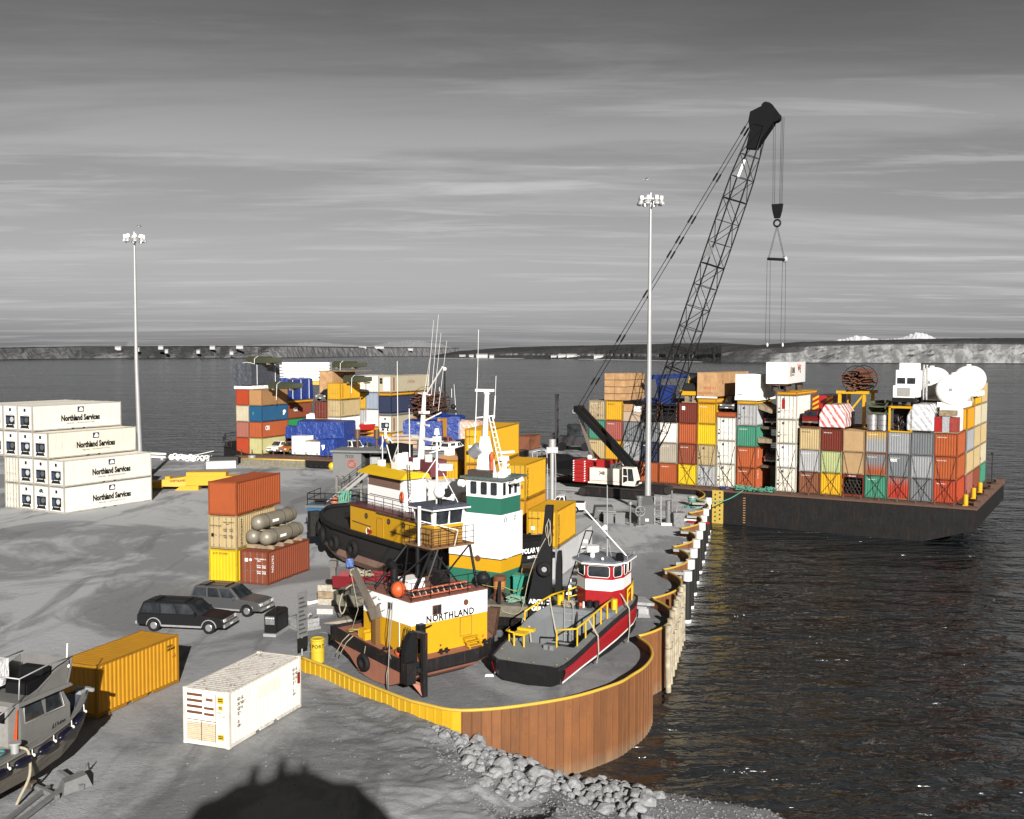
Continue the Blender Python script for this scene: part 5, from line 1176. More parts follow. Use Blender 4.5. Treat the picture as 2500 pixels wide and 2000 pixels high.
TBLUE = tarp_mat('blue_tarp', (.008,.030,.17), (.02,.06,.26)); TDARK = tarp_mat('dark_tarp', (.045,.05,.06), (.10,.105,.12)); TWHT = tarp_mat('white_tarp', (.72,.72,.72), (.5,.5,.52))
def tarp(label, loc, rz, w, l, h, mat, ridge=.0, seed=1, name='tarp_load', group=None, straps=3, inset=.15):
    """a sheet draped over a load: uneven top, sides that hang in folds"""
    o = thing(name, label, 'tarp', loc, rz, group); nx, ny = 14, 14; vs = []; fs = []
    for i in range(nx+1):
        for j in range(ny+1):
            u, v = i/nx, j/ny; du = min(u,1-u)*2; dv = min(v,1-v)*2; e = min(1, min(du/inset, dv/inset)/1.0)
            x = (u-.5)*l; y = (v-.5)*w
            top = h*(1+.05*pnoise((u*3, v*3, seed)))+ridge*(1-abs(v-.5)*2)
            z = top*min(1,e*1.6)**.55 if e < 1 else top
            k = 1-.06*max(0, 1-z/h) if 0 else 1
            if e < .6: x += .12*pnoise((u*9, v*9, seed+5)); y += .12*pnoise((u*9, v*9, seed+9))
            # pull the lower rows outward so that the sides stand nearly upright
            sx = (u-.5)*2; sy = (v-.5)*2; x = math.copysign(min(1, abs(sx)/(1-inset*.85)), sx)*l/2+(.06*sx if e < .3 else 0); y = math.copysign(min(1, abs(sy)/(1-inset*.85)), sy)*w/2+(.06*sy if e < .3 else 0)
            vs.append((x+.05*pnoise((u*7,v*7,seed)), y+.05*pnoise((u*7,v*7,seed+3)), max(0, z) if e > 0 else 0))
    for i in range(nx):
        for j in range(ny): a = i*(ny+1)+j; fs.append((a, a+ny+1, a+ny+2, a+1))
    me = bpy.data.meshes.new('sheet'); me.from_pydata(vs, [], fs); me.materials.append(mat); me.polygons.foreach_set('use_smooth', [False]*len(fs)); put('sheet', me, o)
    MB().box(-l/2+.1,-w/2+.1,.0,l/2-.1,w/2-.1,h*.9).build('load', WOOD, o)
    for k in range(straps):
        x = l*(-.32+.64*k/max(1,straps-1)); MB().tube([(x,-w/2-.1,.05),(x,-w/2-.08,h*.97),(x,-w/4,h*1.03+ridge*.5),(x,0,h*1.04+ridge),(x,w/4,h*1.03+ridge*.5),(x,w/2+.08,h*.97),(x,w/2+.1,.05)], .035, 4).build('strap', INKW, o)
    return o
ld = math.atan2(LD.y, LD.x)
q = Vector((kc.x,kc.y))+Vector((LD.x,LD.y))*3.9+Vector((-LD.y,LD.x))*1.3
p = lcont('yellow flat platform under the big blue tarp load', kc.x, kc.y, 9.12-.02+.0, 8, .5, 'gold', 'flat', name='flat_platform')
tarp('big blue tarp load with white straps high on the left barge', (q.x,q.y,9.65), ld, 2.7, 7.9, 3.4, TBLUE, .3, 3)
q = Vector((ka.x,ka.y))+Vector((LD.x,LD.y))*3.5+Vector((-LD.y,LD.x))*.9
tarp('dark grey tarp bundle at the top of the bow stack', (q.x,q.y,12.4), ld, 3.6, 8, 3.3, TDARK, .2, 5, straps=2)
tag(MB().box(-1.8,-3.6,0,1.8,3.6,.55).build('white_mat', TWHT, None, (q.x,q.y,11.75), ld-R(90)), 'white sheet edge under the dark tarp bundle', 'sheet')
def lumber(label, loc, rz, w, l, rows, mat, th=.45, group=None):
    o = thing('lumber_stack', label, 'lumber', loc, rz, group)
    for r in range(rows):
        n = 6
        for c in range(n): MB().box(-l/2+.1*pnoise((r,c,1)),-w/2+w*c/n+.02,th*r+.09,l/2+.1*pnoise((r,c,2)),-w/2+w*(c+1)/n-.02,th*r+th-.02).build('plank_pack', mat, o)
        for s in (-.35,0,.35): MB().box(l*s-.05,-w/2,th*r,l*s+.05,w/2,th*r+.09).build('spacer', DKWOOD, o)
    return o
PW = plain('pale_lumber', (.72,.72,.71), .7, noise=.12, scale=4)
lumber('white lumber stack above the blue tarp load on the left barge', (-36.5,186.5,12.6), ld-R(65), 5, 8.2, 6, PW, .55)
lumber('narrow white lumber stack right of the dark tarp bundle', (-41.6,177.5,11.9), ld, 2.6, 6, 7, PW, .52)
MBx = MB().box(-2.5,-4,0,2.5,4,.6)
tag(MBx.build('timber_platform', YEL, None, (-36.5,186.5,12.0), ld-R(65)), 'yellow timber platform under the white lumber stack', 'platform')
for k,(x,y,z,r_,l_,lab) in enumerate(((-43.0,170.5,15.9,.25,6.2,'olive covered skiff on top of the dark tarp bundle'),(-38.9,168.2,11.85,.3,6.0,'olive covered skiff on the wooden container top'),(-32.0,188,15.0,.25,6.5,'olive covered skiff on the wooden box right of the lumber'),(-27.9,174.5,12.75,.15,5.0,'olive covered skiff on the yellow container'))):
    o = skiff(lab, (x,y,z), R(-20)+r_*0, l_, 1.9, .75, OLIVED, OLIVE, 'covered skiffs on the left barge')
    MB().prism([(0,-.75,.75),(0,.75,.75),(0,0,1.1)], (l_*.7,0,0)).build('cover', OLIVED, o); MB().box(.8,-.9,-.25,1.0,.9,.02).box(4,-.9,-.25,4.2,.9,.02).build('chock', WOOD, o)
    MB().tube([(1.8,-1.2,-1.8),(1.8,-.97,.72),(1.8,0,1.14),(1.8,.97,.7)], .035, 4).build('strap', INKW, o)
t0 = thing('wooden_box', 'tan plywood box behind the yellow container column on the left barge', 'box', (-31.6,180.5,10.4), la)
for i in range(2): MB().box(-1.9+1.3*i,-.05,0,-.62+1.3*i,.02,4.0).build('panel', BOARD, t0)
for i in range(5): MB().box(.72+0*i,.1+1.5*i,0,.8,1.56+1.5*i,4.0).build('panel', BOARD, t0)
MB().box(-1.9,.02,0,.72,7.6,3.98).build('core', WOOD, t0); MB().box(-2,-.1,4.0,4.2,7.7,4.12).build('lid', WOOD, t0)
# D..H columns
kd = Vector((-30.6,172.9)); ke = Vector((-28.3,172.0)); kf = Vector((-25.2,179.8)); kg = Vector((-22.9,178.9)); kh = Vector((-20.6,178.0))
for i,(c,f,l) in enumerate((('rust','corr','rust container hidden at the foot of the car column'),('yellow','corr','yellow container end left of the white doors, under a red one'),('darkred','door','dark red container with doors under the car on the left barge'))): lcont(l, kd.x, kd.y, 1.3+2.75*i, 6.06, 2.7, c, f)
vehicle('parked_car', 'black and white car on the dark red container of the left barge', 'car', (kd.x-.3,kd.y+2.4,9.6), ld+math.pi, 'suv', CARB, None, None, 4.8)
for i,(c,f,l) in enumerate((('beige','door','beige container hidden behind the big blue tarps'),('white','door','white container with doors under the beige one, left barge'),('beige','door','beige container with doors and dark vertical print, left barge'),('yellow','door','yellow container with doors at the top, under the olive skiff'))):
    t = lcont(l, ke.x, ke.y, 1.3+2.85*i, 6.6, 2.8, c, f)
    if i > 1: vert_text(t, 'NORTHLAND', -2.6, 2.5, .34, INK)
FG = [(kf,'F',[('gold','corr'),('lightgrey','door'),('yellow','door'),('white','door')],'left'),(kg,'G',[('gold','corr'),('white','door'),('bluegrey','corr'),('white','door')],'right')]
for kk,_,ts,sd in FG:
    for i,(c,f) in enumerate(ts):
        nm = {'lightgrey':'light grey','bluegrey':'blue grey'}.get(c,c)
        lcont(f'{nm} container end, {("bottom","second","third","top")[i]} tier of the {sd} column beside the navy container', kk.x, kk.y, 2.0+2.95*i, 6.06, 2.9, c, f)
    # pedestal flats below keep the tiers level with their neighbours
UH = (.39,.92)
lcont('yellow container at the foot of the long white stack', kh.x, kh.y, 1.3, 14.1, 2.6, 'gold', 'corr', UH)
t = lcont('long cream reefer behind the rusty steel pile', kh.x, kh.y, 3.95, 14.1, 2.9, 'cream', 'reefer', UH, side='flat'); MB().box(-6.3,-1.23,.3,-5.9,-1.2,2.5).build('red_stripe', plain('stripe_red', (.35,.06,.04), .6), t)
t = lcont('long navy container with white marks under the white one', kh.x, kh.y, 7.3, 14.1, 2.95, 'navy', 'flat', UH); MB().sphere((5.9,-1.24,2.2), .35, .02, .3, 8, 5).sphere((6.3,-1.24,1.8), .3, .02, .3, 8, 5).build('white_mark', INKW, t); lettering('Jones', t, (.3,-1.235,1.1), (1,0,0), (0,0,1), .001, INKW) if 0 else None
lcont('dark platform with small machines between cream reefer and navy container', kh.x, kh.y, 6.87, 14.1, .42, 'steelgrey', 'flat', UH, name='flat_platform')
lcont('orange flat platform between the navy and the white container', kh.x, kh.y, 10.27, 14.1, .5, 'gold', 'flat', UH, name='flat_platform')
t = lcont('long white container with small window and door at the top right of the left barge', kh.x, kh.y, 10.85, 14.1, 2.9, 'cream', 'flat', UH, side='flat')
MB().box(-7.09,-.95,.3,-7.06,.25,2.5).build('door', WHITEC, t); MB().box(-7.1,.5,1.5,-7.06,1.0,1.95).box(-7.1,.5,2.02,-7.06,1.0,2.45).build('window', GLASS, t); MB().box(-6.3,-1.23,.3,-5.9,-1.2,2.6).build('red_stripe', plain('stripe_red', (.35,.06,.04), .6), t)
lettering('LYNDEN', t, (-1.4,-1.235,1.5), (1,0,0), (0,0,1), .7, plain('faded_print_red', (.55,.25,.2), .7), 1.0)
# cars, crates and tarps along the near edge of the left barge
vehicle('pickup_truck', 'white pickup facing the camera at the bow of the left barge', 'pickup', (-37.9,170.0,1.35), R(-118), 'pickup', CARW, 'trucks on the left barge', None, 5.4)
vehicle('pickup_truck', 'orange pickup half behind a white crate on the left barge', 'pickup', (-35.7,169.3,1.35), R(-118), 'pickup', CARO, 'trucks on the left barge', None, 5.4)
def crate(label, loc, rz, w, l, h, mat, cat='crate'):
    o = thing('crate', label, cat, loc, rz); MB().box(-w/2,0,.12,w/2,l,h).build('box_body', mat, o, bevel=.03); MB().box(-w/2+.1,.2,0,w/2-.1,.4,.12).box(-w/2+.1,l-.4,0,w/2-.1,l-.2,.12).build('skid', WOOD, o); return o
crate('tall plain white crate beside the orange pickup', (-34.0,165.6,1.35), la, 2.4, 2.6, 3.0, WHITEC)
c = crate('lower white wrapped crate between the plain crate and the blue tarp', (-31.5,164.9,1.35), la, 2.4, 2.6, 2.2, TWHT)
MB().box(-1.3,-.1,2.2,1.3,2.6,2.32).build('plank_lid', WOOD, c)
tarp('lower blue tarp load with white shield patch on the left barge', (-28.6,165.6,1.35), la, 3.2, 3.6, 2.6, TBLUE, 0, 8, straps=0)
MB().prism([(-.9,-1.72,1.7),(-.3,-1.72,1.75),(-.35,-1.72,1.2),(-.7,-1.72,.85)], (0,-.02,0)).build('white_patch', INKW, bpy.data.objects[[o.name for o in bpy.data.objects if o.get('label','').startswith('lower blue tarp')][0]])
tarp('long high blue tarp load in the middle of the left barge', (-30.3,170.3,3.5), la+R(4), 4.4, 8.4, 2.9, TBLUE, .35, 12, straps=0)
crate('white box body partly hidden under the long blue tarp', (-31.8,169.3,1.35), la, 3.4, 2, 2.3, WHITEC)
tag(MB().box(-4.4,-2,0,3.8,2,2.15).build('timber_load', DKWOOD, None, (-30.2,171.4,1.35), la), 'dark timber load under the long blue tarp', 'timber')
tarp('white tarp top showing behind the long blue tarp', (-31.4,175.6,5.6), la, 2.4, 6, 1.6, TWHT, .2, 15, straps=0)
tarp('flat blue tarp between the long tarp and the white van', (-24.2,170.8,1.35), la, 3.2, 6.2, 2.5, TBLUE, .1, 17, straps=0)
tarp('small dark blue tarp by the green container', (-35.4,171.4,3.6), la, 2, 3, 1.9, TBLUE, .1, 19, straps=0)
vehicle('van', 'white van behind the grey stilt house', 'van', (-25.6,168.3,1.35), R(-55), 'van', CARW, 'trucks on the left barge', None, 5.0)
vehicle('parked_car', 'silver grey car beside the white van on the left barge', 'car', (-22.9,168.9,1.35), R(-60), 'suv', CARS, 'trucks on the left barge', None, 4.9)
vehicle('parked_car', 'dark grey car behind the silver one on the left barge', 'car', (-22.1,173.4,1.35), R(-60), 'suv', CARM, 'trucks on the left barge', None, 4.9)
vehicle('pickup_truck', 'white pickup with canopy, tail towards the camera, on the left barge', 'pickup', (-9.4,169.6,1.35), R(58), 'canopy', CARW, 'trucks on the left barge', None, 5.6)
vehicle('pickup_truck', 'white open pickup left of the white canopy pickup', 'pickup', (-12.2,170.9,1.35), R(58), 'pickup', CARW, 'trucks on the left barge', None, 5.6)
vehicle('pickup_truck', 'red pickup behind the two white pickups', 'pickup', (-11.3,176.5,1.6), R(60), 'pickup', plain('car_salmon', (.50,.12,.07), .4, 0, .5, .05), 'trucks on the left barge', None, 5.4)
vehicle('parked_car', 'black car at the right edge behind the canopy pickup', 'car', (-7.6,174.3,1.35), R(60), 'suv', CARB, 'trucks on the left barge', None, 4.8)
tarp('blue tarp load right of the navy container, with hanging corner', (-15.6,183.5,1.35), la+R(16), 4.0, 7.2, 4.3, TBLUE, .3, 23, straps=0)
tarp('second blue tarp load behind the red pickup', (-11.2,186.0,1.35), la+R(10), 4.0, 5, 4.9, TBLUE, .5, 27, straps=0)
tarp('pinkish wrapped lumber beside the second blue tarp load', (-7.4,184.5,1.35), la, 3, 4.5, 4.2, wrap_mat('pale_pink_wrap', (.58,.36,.28), (.5,.28,.22)), .1, 29, straps=2, name='wrapped_load')
rebar('big pile of bent rusty steel strips on yellow trestles, left barge', (-18.3,184.0,6.2), la+R(10), 6.2, 4.9, 7, 150, RST)
t0 = thing('trestle', 'yellow trestle under the big pile of rusty strips', 'trestle', (-18.2,183.6,1.35), la)
for q in (0,2.8,5.6): MB().box(q,0,0,q+.5,6.5,4.8).build('post', ccol('gold'), t0)
lumber('tan lumber packs with white bands behind the white mast', (-17.2,172.5,1.35), la+R(20), 3.2, 5.2, 4, plain('tan_lumber', (.55,.40,.27), .75, noise=.25, scale=3), .62)
lumber('lower tan lumber packs in front of the white mast base', (-17.0,165.8,1.35), la+R(20), 2.6, 4, 4, plain('tan_lumber', (.55,.40,.27), .75, noise=.25, scale=3), .6)
tag(MB().loft([[(x,y,z) for y,z in ((-1.2,0),(1.2,0),(1.4,.9),(.4,1.3),(-.6,1.2),(-1.4,.8))] for x in (-2.4,-.8,.9,2.4)]).build('wrapped_load', WG, None, (-18.6,178.6,2.4), la), 'grey plastic wrapped load beside the blue tarp corner', 'bundle')
crate('grey crate under the grey wrapped load', (-18.6,178.2,1.35), la, 4, 2, 1.1, GREY)
t0 = thing('trailer', 'rusty flat trailer in front of the white pickups', 'trailer', (-13.9,161.6,1.35), la+R(4))
MB().box(-4,-1.2,.75,4.5,1.2,1.0).build('deck', RUSTY, t0)
for x in (-3,-2,2.6,3.6): MB().cyl((x,-1.2,.5),(x,-.8,.5),.5,n=12).cyl((x,.8,.5),(x,1.2,.5),.5,n=12).build('wheel', RUBBER, t0)
for k in range(5): MB().bar((-3.6+1.7*k,-1.1,1.12),(-2.4+1.7*k,1.0,1.12),.25).build('beam', (RUSTY,ccol('orange'))[k%2], t0)
tag(MB().box(-5,-1.2,0,5,1.4,1.4).box(-5.2,-1.4,1.4,5.2,1.6,1.6).build('barge_house', GREY, None, (-14.2,157.6,1.3), la), 'long low grey deck house at the near edge of the left barge', 'deck house')
o = skiff('red and white motor boat on a trailer behind the blue tarps', (-27.0,178.5,4.4), R(28), 7.2, 2.3, 1.0, RED, WHITEC); MB().box(1.5,-.95,.95,4.8,.95,1.25).build('foredeck', WHITEC, o); MB().prism([(3.4,-.8,1.2),(3.4,.8,1.2),(3.0,.7,1.75),(3.0,-.7,1.75)], (-.05,0,0)).build('windscreen', GLASS, o)
t0 = thing('boat_trailer', 'high rack carrying the red and white motor boat', 'trailer', (-24.4,180.0,1.35), R(28)); MB().box(-3,-.9,2.4,3,.9,2.6).build('bed', RUSTY, t0)
for a in (-2.5,2.5):
    for b in (-.8,.8): MB().bar((a,b,0),(a,b,2.5),.15).build('post', RUSTY, t0)
for k in range(9):
    x, y = (-25.5+1.1*k, 176.0-.45*k+1.2*(k%2)); m = (GROPE, ORANGE, WOOD, plain('net_teal', (.08,.2,.2), .8), plain('net_tan', (.45,.32,.2), .9))[k%5]
    o = tag(MB().loft([[(q*1.0+.25*pnoise((k,q,a)), .9*math.cos(a)*(1-.15*abs(q)), .55+.55*math.sin(a)*(1-.2*abs(q))+.15*pnoise((a,k,q))) for a in [2*math.pi*j/9 for j in range(9)]] for q in (-1,-.3,.4,1)]).build('net_bundle', m, None, (x,y,1.35+.35*(k%3)), la+k), ['green net bundle behind the silver car, leftmost of its row','orange net bundle next to the leftmost green one','tan canvas bundle in the middle of the left barge','teal net bundle behind the vans','light tan net bundle behind the grey stilt house','green net bundle halfway to the navy container','orange float bundle below the grey containers','tan canvas bundle below the cream reefer','teal net bundle nearest to the lumber packs'][k], 'net bundle', 'net bundles on the left barge')
# white boat and dark mast beyond
t0 = thing('white_boat', 'white boat upper deck with rails and radar behind the rusty steel pile', 'boat', (-9.6,200,ZW), R(-15))
MB().loft([[(x,y*w,z) for y,z in ((-1,0),(1,0),(1.15,4),(-1.15,4))] for x,w in ((-7,2.6),(4,3),(8,1.8),(10,.4))]).build('hull', WHITE, t0); MB().box(-4,-2,4,3.5,2,6.2).build('house', WHITEC, t0, bevel=.1)
for k in range(5): MB().box(-3.4+1.3*k,-2.03,5.0,-2.5+1.3*k,-2.0,5.8).build('window', GLASS, t0)
MB().box(-5,-2.4,6.2,4.4,2.4,6.4).build('flybridge', WHITEC, t0); mb = MB()
for x in np.arange(-5,4.6,1.2): mb.cyl((x,-2.3,6.4),(x,-2.3,7.4),.04,n=5)
mb.tube([(-5,2.3,7.4),(-5,-2.3,7.4),(4.4,-2.3,7.4),(4.4,2.3,7.4)], .04, 5); mb.tube([(-5,-2.3,6.9),(4.4,-2.3,6.9)], .03, 5); mb.build('rail', WHITEC, t0)
MB().cyl((-3.4,0,6.4),(-3.4,0,8.1),.3,.2).box(-5.6,-.15,8.1,-1.2,.15,8.35).build('radar', WHITEC, t0); MB().sphere((2.2,0,7.6),.5).sphere((.6,0,7.4),.4).build('dome', WHITEC, t0); MB().cyl((-1,0,6.4),(-1.6,0,15),.07,.03,6).build('antenna', WHITEC, t0)
t0 = thing('signal_mast', 'slim dark mast with white ball top behind the rusty steel pile', 'mast', (-12.7,197,ZW))
MB().cyl((0,0,0),(0,0,17.5),.3,.12,8).bar((-2,0,15.2),(0,0,14.4),.08).bar((-.9,0,12.5),(1.4,0,12.5),.08).bar((-.5,-.4,11),(0,0,14),.1).bar((.5,.4,9.5),(0,0,12.8),.1).build('pole', BLACK, t0); MB().sphere((0,0,17.9),.38).build('ball', WHITEC, t0); MB().cyl((-1.0,0,13),(-1.0,0,14.6),.05,n=5).cyl((1.3,0,12.5),(1.3,0,14.2),.05,n=5).build('aerial', WHITEC, t0); MB().box(.2,-.5,9.6,2.2,.5,10.2).sphere((1.6,0,10.8),.5).build('radar', BLACKW, t0)

# ------------------------------------------------------------------ boats hauled out on the dock
HB = paint('hull_red_brown', (.50,.20,.125), .7, 0, .15, .4, .15, vary=0); DKB = paint('deck_red_brown', (.36,.13,.09), .75, 0, .12, .35)
YH = paint('house_yellow', (.74,.40,.012), .42, 0, .06, .12); WH = paint('house_white', (.80,.79,.77), .4, 0, .02, .08); GH = paint('house_green', (.03,.17,.115), .42, 0, .03, .15); NAVYR = plain('roof_slate', (.06,.07,.095), .5, noise=.2)
def railing(pts, h, mat, parent, step=1.2, r=.022, rows=2, name='railing', closed=False):
    mb = MB()
    for k in range(rows): mb.tube([(x,y,z+h*(k+1)/rows) for x,y,z in pts], r, 5, closed)
    P = pts+[pts[0]] if closed else pts
    for i in range(len(P)-1):
        a, b = Vector(P[i]), Vector(P[i+1]); n = max(1, int((b-a).length/step))
        for k in range(n+(i == len(P)-2)): q = a+(b-a)*k/n; mb.cyl(q, q+Vector((0,0,h)), r, n=5)
    return mb.build(name, mat, parent)
def tyre_fender(parent, c, axis, Ro=.42, r=.17, name='tyre'):
    return MB().torus(c, axis, Ro, r, 20, 9).build(name, RUBBER, parent)
# ---- brown hulled pusher tug with raised pilothouse
tug = thing('pusher_tug', 'yellow and white pusher tug with red brown hull and a raised pilothouse on struts', 'tugboat', (-5.3,52.8,0), R(40.5))
sec = [(0,1.70),(0.0,1.15),(.26,.81),(1.0,.42),(1.75,.14),(3.21,.03),(4.15,.1),(5.11,.45),(5.7,.85),(6.6,1.19),(7.52,1.40),(7.5,2.05)]
def tsec(x, k=1.0, dz=0): return [(x, 3.7+(y-3.7)*k, z+dz*(z < 1.6)) for y, z in sec]
MB().loft([tsec(.04,.985,.03), tsec(.2), tsec(4.6), tsec(5.9,.86,.1), tsec(6.9,.62,.3), tsec(7.4,.3,.6)]).build('hull', HB, tug)
blk = [(-.07,1.72),(-.07,1.12),(.05,1.0),(.05,1.72)]
mb = MB(); mb.loft([[(x,y+o,z) for y,z in blk] for x,o in ((-.02,0),(4.6,0),(5.9,.55),(6.9,1.45),(7.4,2.6))]); mb.loft([[(-.05,y,z0),(.12,y,z0),(.12,y,z1),(-.05,y,z1)] for y,z0,z1 in ((-.07,1.12,1.76),(2,1.22,1.83),(4.2,1.34,1.95),(6,1.43,2.07),(7.6,1.49,2.2))])
mb.loft([[(x,7.46,1.4),(x,7.62,1.4),(x,7.62,2.2),(x,7.46,2.2)] for x in (-.05,4.6)]); mb.build('rub_strake', BLACKW, tug)
MB().box(-.3,-.35,.75,.25,.2,1.85).build('corner_bumper', BLACKW, tug)
mb = MB(); mb.loft([[(x,.02+o,1.66),(x,7.5-o,2.0),(x,7.5-o,1.9),(x,.02+o,1.5)] for x,o in ((.08,0),(4.6,0),(5.9,.55),(6.9,1.45),(7.4,2.6))]); mb.build('deck', DKB, tug)
mb = MB()
for k in range(5): y0 = 1.1+.75*k*.6; mb.bar((.06,1.0+.35*k,.50-.1*k),(.06,5.2-.1*k,.62-.1*k),.035,.03)
mb.build('hull_strakes', HB, tug)
# deck house in two colours
hx0, hx1, hy0, hy1 = .78, 5.9, .82, 5.4
MB().box(hx0,hy0,1.6,hx1,hy1,3.38).build('house_lower', YH, tug); MB().box(hx0-.003,hy0-.003,3.38,hx1+.003,hy1+.003,4.62).build('house_upper', WH, tug)
MB().box(hx0-.03,hy0-.03,4.62,hx1+.03,hy1+.03,4.68).build('house_roof', DKB, tug)
lettering('NORTHLAND', tug, (hx0+.95,hy0-.012,3.41), (1,0,0), (0,0,1), .52, INK, .93, .018, spacing=1.12)
w = MB().box(hx0+1.36,hy0-.05,3.76,hx0+1.95,hy0,4.28).build('window', RUSTY, tug); MB().box(hx0+1.41,hy0-.06,3.81,hx0+1.64,hy0-.04,4.23).box(hx0+1.68,hy0-.06,3.81,hx0+1.90,hy0-.04,4.23).build('pane', GLASS, w)
MB().cyl((hx0+3.62,hy0-.04,4.12),(hx0+3.62,hy0,4.12),.17,n=16).build('porthole', RUSTY, tug)
d = MB().box(hx0+3.18,hy0-.05,2.3,hx0+4.0,hy0,3.36).build('door', YH, tug); mb = MB(); mb.tube([(hx0+3.2,hy0-.055,2.32),(hx0+3.98,hy0-.055,2.32),(hx0+3.98,hy0-.055,3.34),(hx0+3.2,hy0-.055,3.34)], .018, 4, True); mb.build('door_seal', DKWOOD, d)
mb = MB()
for k in range(3): mb.box(hx0+3.35,hy0-.32-.25*k*.6,2.2-.2*k,hx0+4.3,hy0-.05-.25*k*.6,2.24-.2*k)
mb.bar((hx0+3.4,hy0-.7,1.72),(hx0+3.4,hy0-.1,2.2),.04,.1).bar((hx0+4.25,hy0-.7,1.72),(hx0+4.25,hy0-.1,2.2),.04,.1); mb.build('steps', YEL, tug)
MB().cyl((hx0+2.6,hy0-.12,4.25),(hx0+2.6,hy0-.02,4.25),.06).sphere((hx0+2.6,hy0-.12,4.18),.07).build('lamp', WHITE, tug)
MB().cyl((hx0+1.9,hy0-.03,2.05),(hx0+1.9,hy0,2.05),.06).build('vent_plug', RUSTY, tug)
w = MB().box(hx0-.05,hy0+1.6,3.9,hx0,hy0+2.14,4.36).build('window', WHITE, tug); MB().box(hx0-.06,hy0+1.65,3.95,hx0-.04,hy0+2.09,4.31).build('pane', GLASS, w)
mb = MB(); mb.tube([(hx0-.02,hy0+1.05,1.9),(hx0-.02,hy0+1.05,4.55),(hx0-.02,hy0+1.85,4.55)], .02, 4); mb.build('door_outline', WHITE, tug)
MB().sphere((hx0-.1,hy0+2.75,4.42), .1).cyl((hx0,hy0+2.6,4.5),(hx0-.1,hy0+2.6,4.5),.05).build('horn', WHITE, tug)
MB().box(hx0-.35,hy0+4.0,1.9,hx0,hy0+4.65,2.42).box(hx0-.45,hy0+3.75,1.9,hx0-.02,hy0+3.95,2.3).build('locker', YH, tug)
# davit crane on the left side
dv = MB(); dv.box(hx0-.42,hy0+2.75,1.7,hx0-.12,hy0+3.1,3.35); dv.box(hx0-.5,hy0+2.68,1.7,hx0-.04,hy0+3.17,1.82); dv.build('davit_post', paint('davit_brown', (.24,.12,.03), .6, 0, .35, .3), tug)
db = MB(); db.bar((hx0-.3,hy0+3.0,3.6),(hx0-.8,hy0+4.3,5.8),.3,.26); db.bar((hx0-.2,hy0+2.9,3.3),(hx0-.3,hy0+3.1,3.9),.5); db.build('davit_arm', paint('davit_arm_steel', (.20,.17,.14), .5, .3, .3, .4), tug)
mb = MB()
for k in range(4): mb.torus((hx0-.02-.1*k,hy0+2.55+.3*k,3.75+.32*k), (0,.6,1), .12, .014, 12, 4)
mb.build('davit_rungs', BLACK, tug); MB().cyl((hx0-.95,hy0+4.45,5.9),(hx0-.85,hy0+4.65,6.3),.22,n=10).build('davit_head', plain('blue_white_band', (.12,.2,.5), .5, noise=.8), tug)
MB().tube([(hx0-.9,hy0+4.5,5.8),(hx0-.6,hy0+4.2,3.6),(hx0-.7,hy0+4.6,2.6),(hx0-.4,hy0+5.4,2.05),(hx0-.3,hy0+6.0,2.0)], .02, 5).build('davit_wire', ROPE, tug)
# push knee and rudder post at the near corner
MB().prism([(-.25,-.05,1.75),(.55,-.05,1.75),(.55,-.05,3.35),(.2,-.05,3.3),(-.05,-.05,2.9),(-.2,-.05,2.3)], (0,.35,0)).build('push_knee', BLACK, tug)
MB().bar((.62,-.55,.05),(.62,-.55,3.35),.24,.28).bar((.62,-.55,3.2),(.5,.1,3.2),.3).bar((.62,-.5,1.4),(.3,0,1.4),.2).build('knee_post', BLACKW, tug)
MB().prism([(.1,-.1,.8),(.5,-.6,.05),(.72,-.6,.05),(.72,-.5,.45)], (.12,.1,.1)).build('foot_plate', HB, tug)
MB().bar((1.05,hy0-.35,2.0),(1.05,hy0-.3,3.5),.1).box(1.0,hy0-.45,2.75,1.4,hy0-.1,3.5).bar((1.2,hy0-.5,3.3),(1.75,hy0-.5,3.4),.06).build('winch_post', BLACK, tug)
MB().box(.25,.75,2.0,.75,1.4,2.25).build('chest', BLACKW, tug)
for y, z0 in ((1.0,2.2),(.55,2.35)): MB().tube([(.35,y,1.8),(.35,y,2.5),(.42,y-.15,3.4),(.45,y-.35,3.4),(.42,y-.4,2.4)], .025, 5).build('bent_rail', BLACK, tug)
for s,(x,y) in enumerate(((2.6,.38),(5.6,.40),(.45,2.6))): MB().cyl((x-.18,y,1.68),(x-.18,y,2.0),.07).cyl((x+.18,y,1.68),(x+.18,y,2.0),.07).bar((x-.35,y,1.85),(x+.35,y,1.85),.09).build('cleat', BLACK, tug)
tyre_fender(tug, (-.22,3.85,.98), (1,0,.1), .36, .15); MB().tube([(-.1,3.85,1.85),(-.2,3.85,1.35)], .02, 5).build('tyre_line', ROPE, tug)
MB().sphere((.45,1.5,1.95),.2,.2,.24).build('float', ORANGE, tug); MB().sphere((5.6,1.0,2.05),.2,.2,.24).build('float', ORANGE, tug)
for yy in (5.1,5.5): MB().tube([(-.1,yy,2.15),(-.22,yy+.5,1.7),(-.3,yy+1.0,1.0),(-.28,yy+1.05,.85)], .028, 5).build('hanging_rope', ROPE, tug)
MB().tube(catmull([(.3,5.2,2.1),(.5,5.6,2.25),(.1,5.8,2.2),(.4,6.2,2.2),(.7,5.4,2.3),(.2,5.5,2.35),(.5,6.0,2.15)], 4), .04, 5).build('rope_coil', plain('yellow_rope', (.45,.38,.10), .9), tug)
MB().tube([(-.02,1.35,4.7),(-.25,1.3,2.6),(-.35,1.28,1.2),(-.38,1.25,.2),(-.36,1.4,.15),(-.36,1.42,.9),(-.3,1.38,1.3)], .03, 5).tube([(-.02,1.5,4.7),(-.2,1.5,3.2),(-.12,1.55,2.0),(-.1,1.4,1.7)], .02, 5).build('hanging_line', plain('grey_rope', (.28,.27,.24), .9), tug)
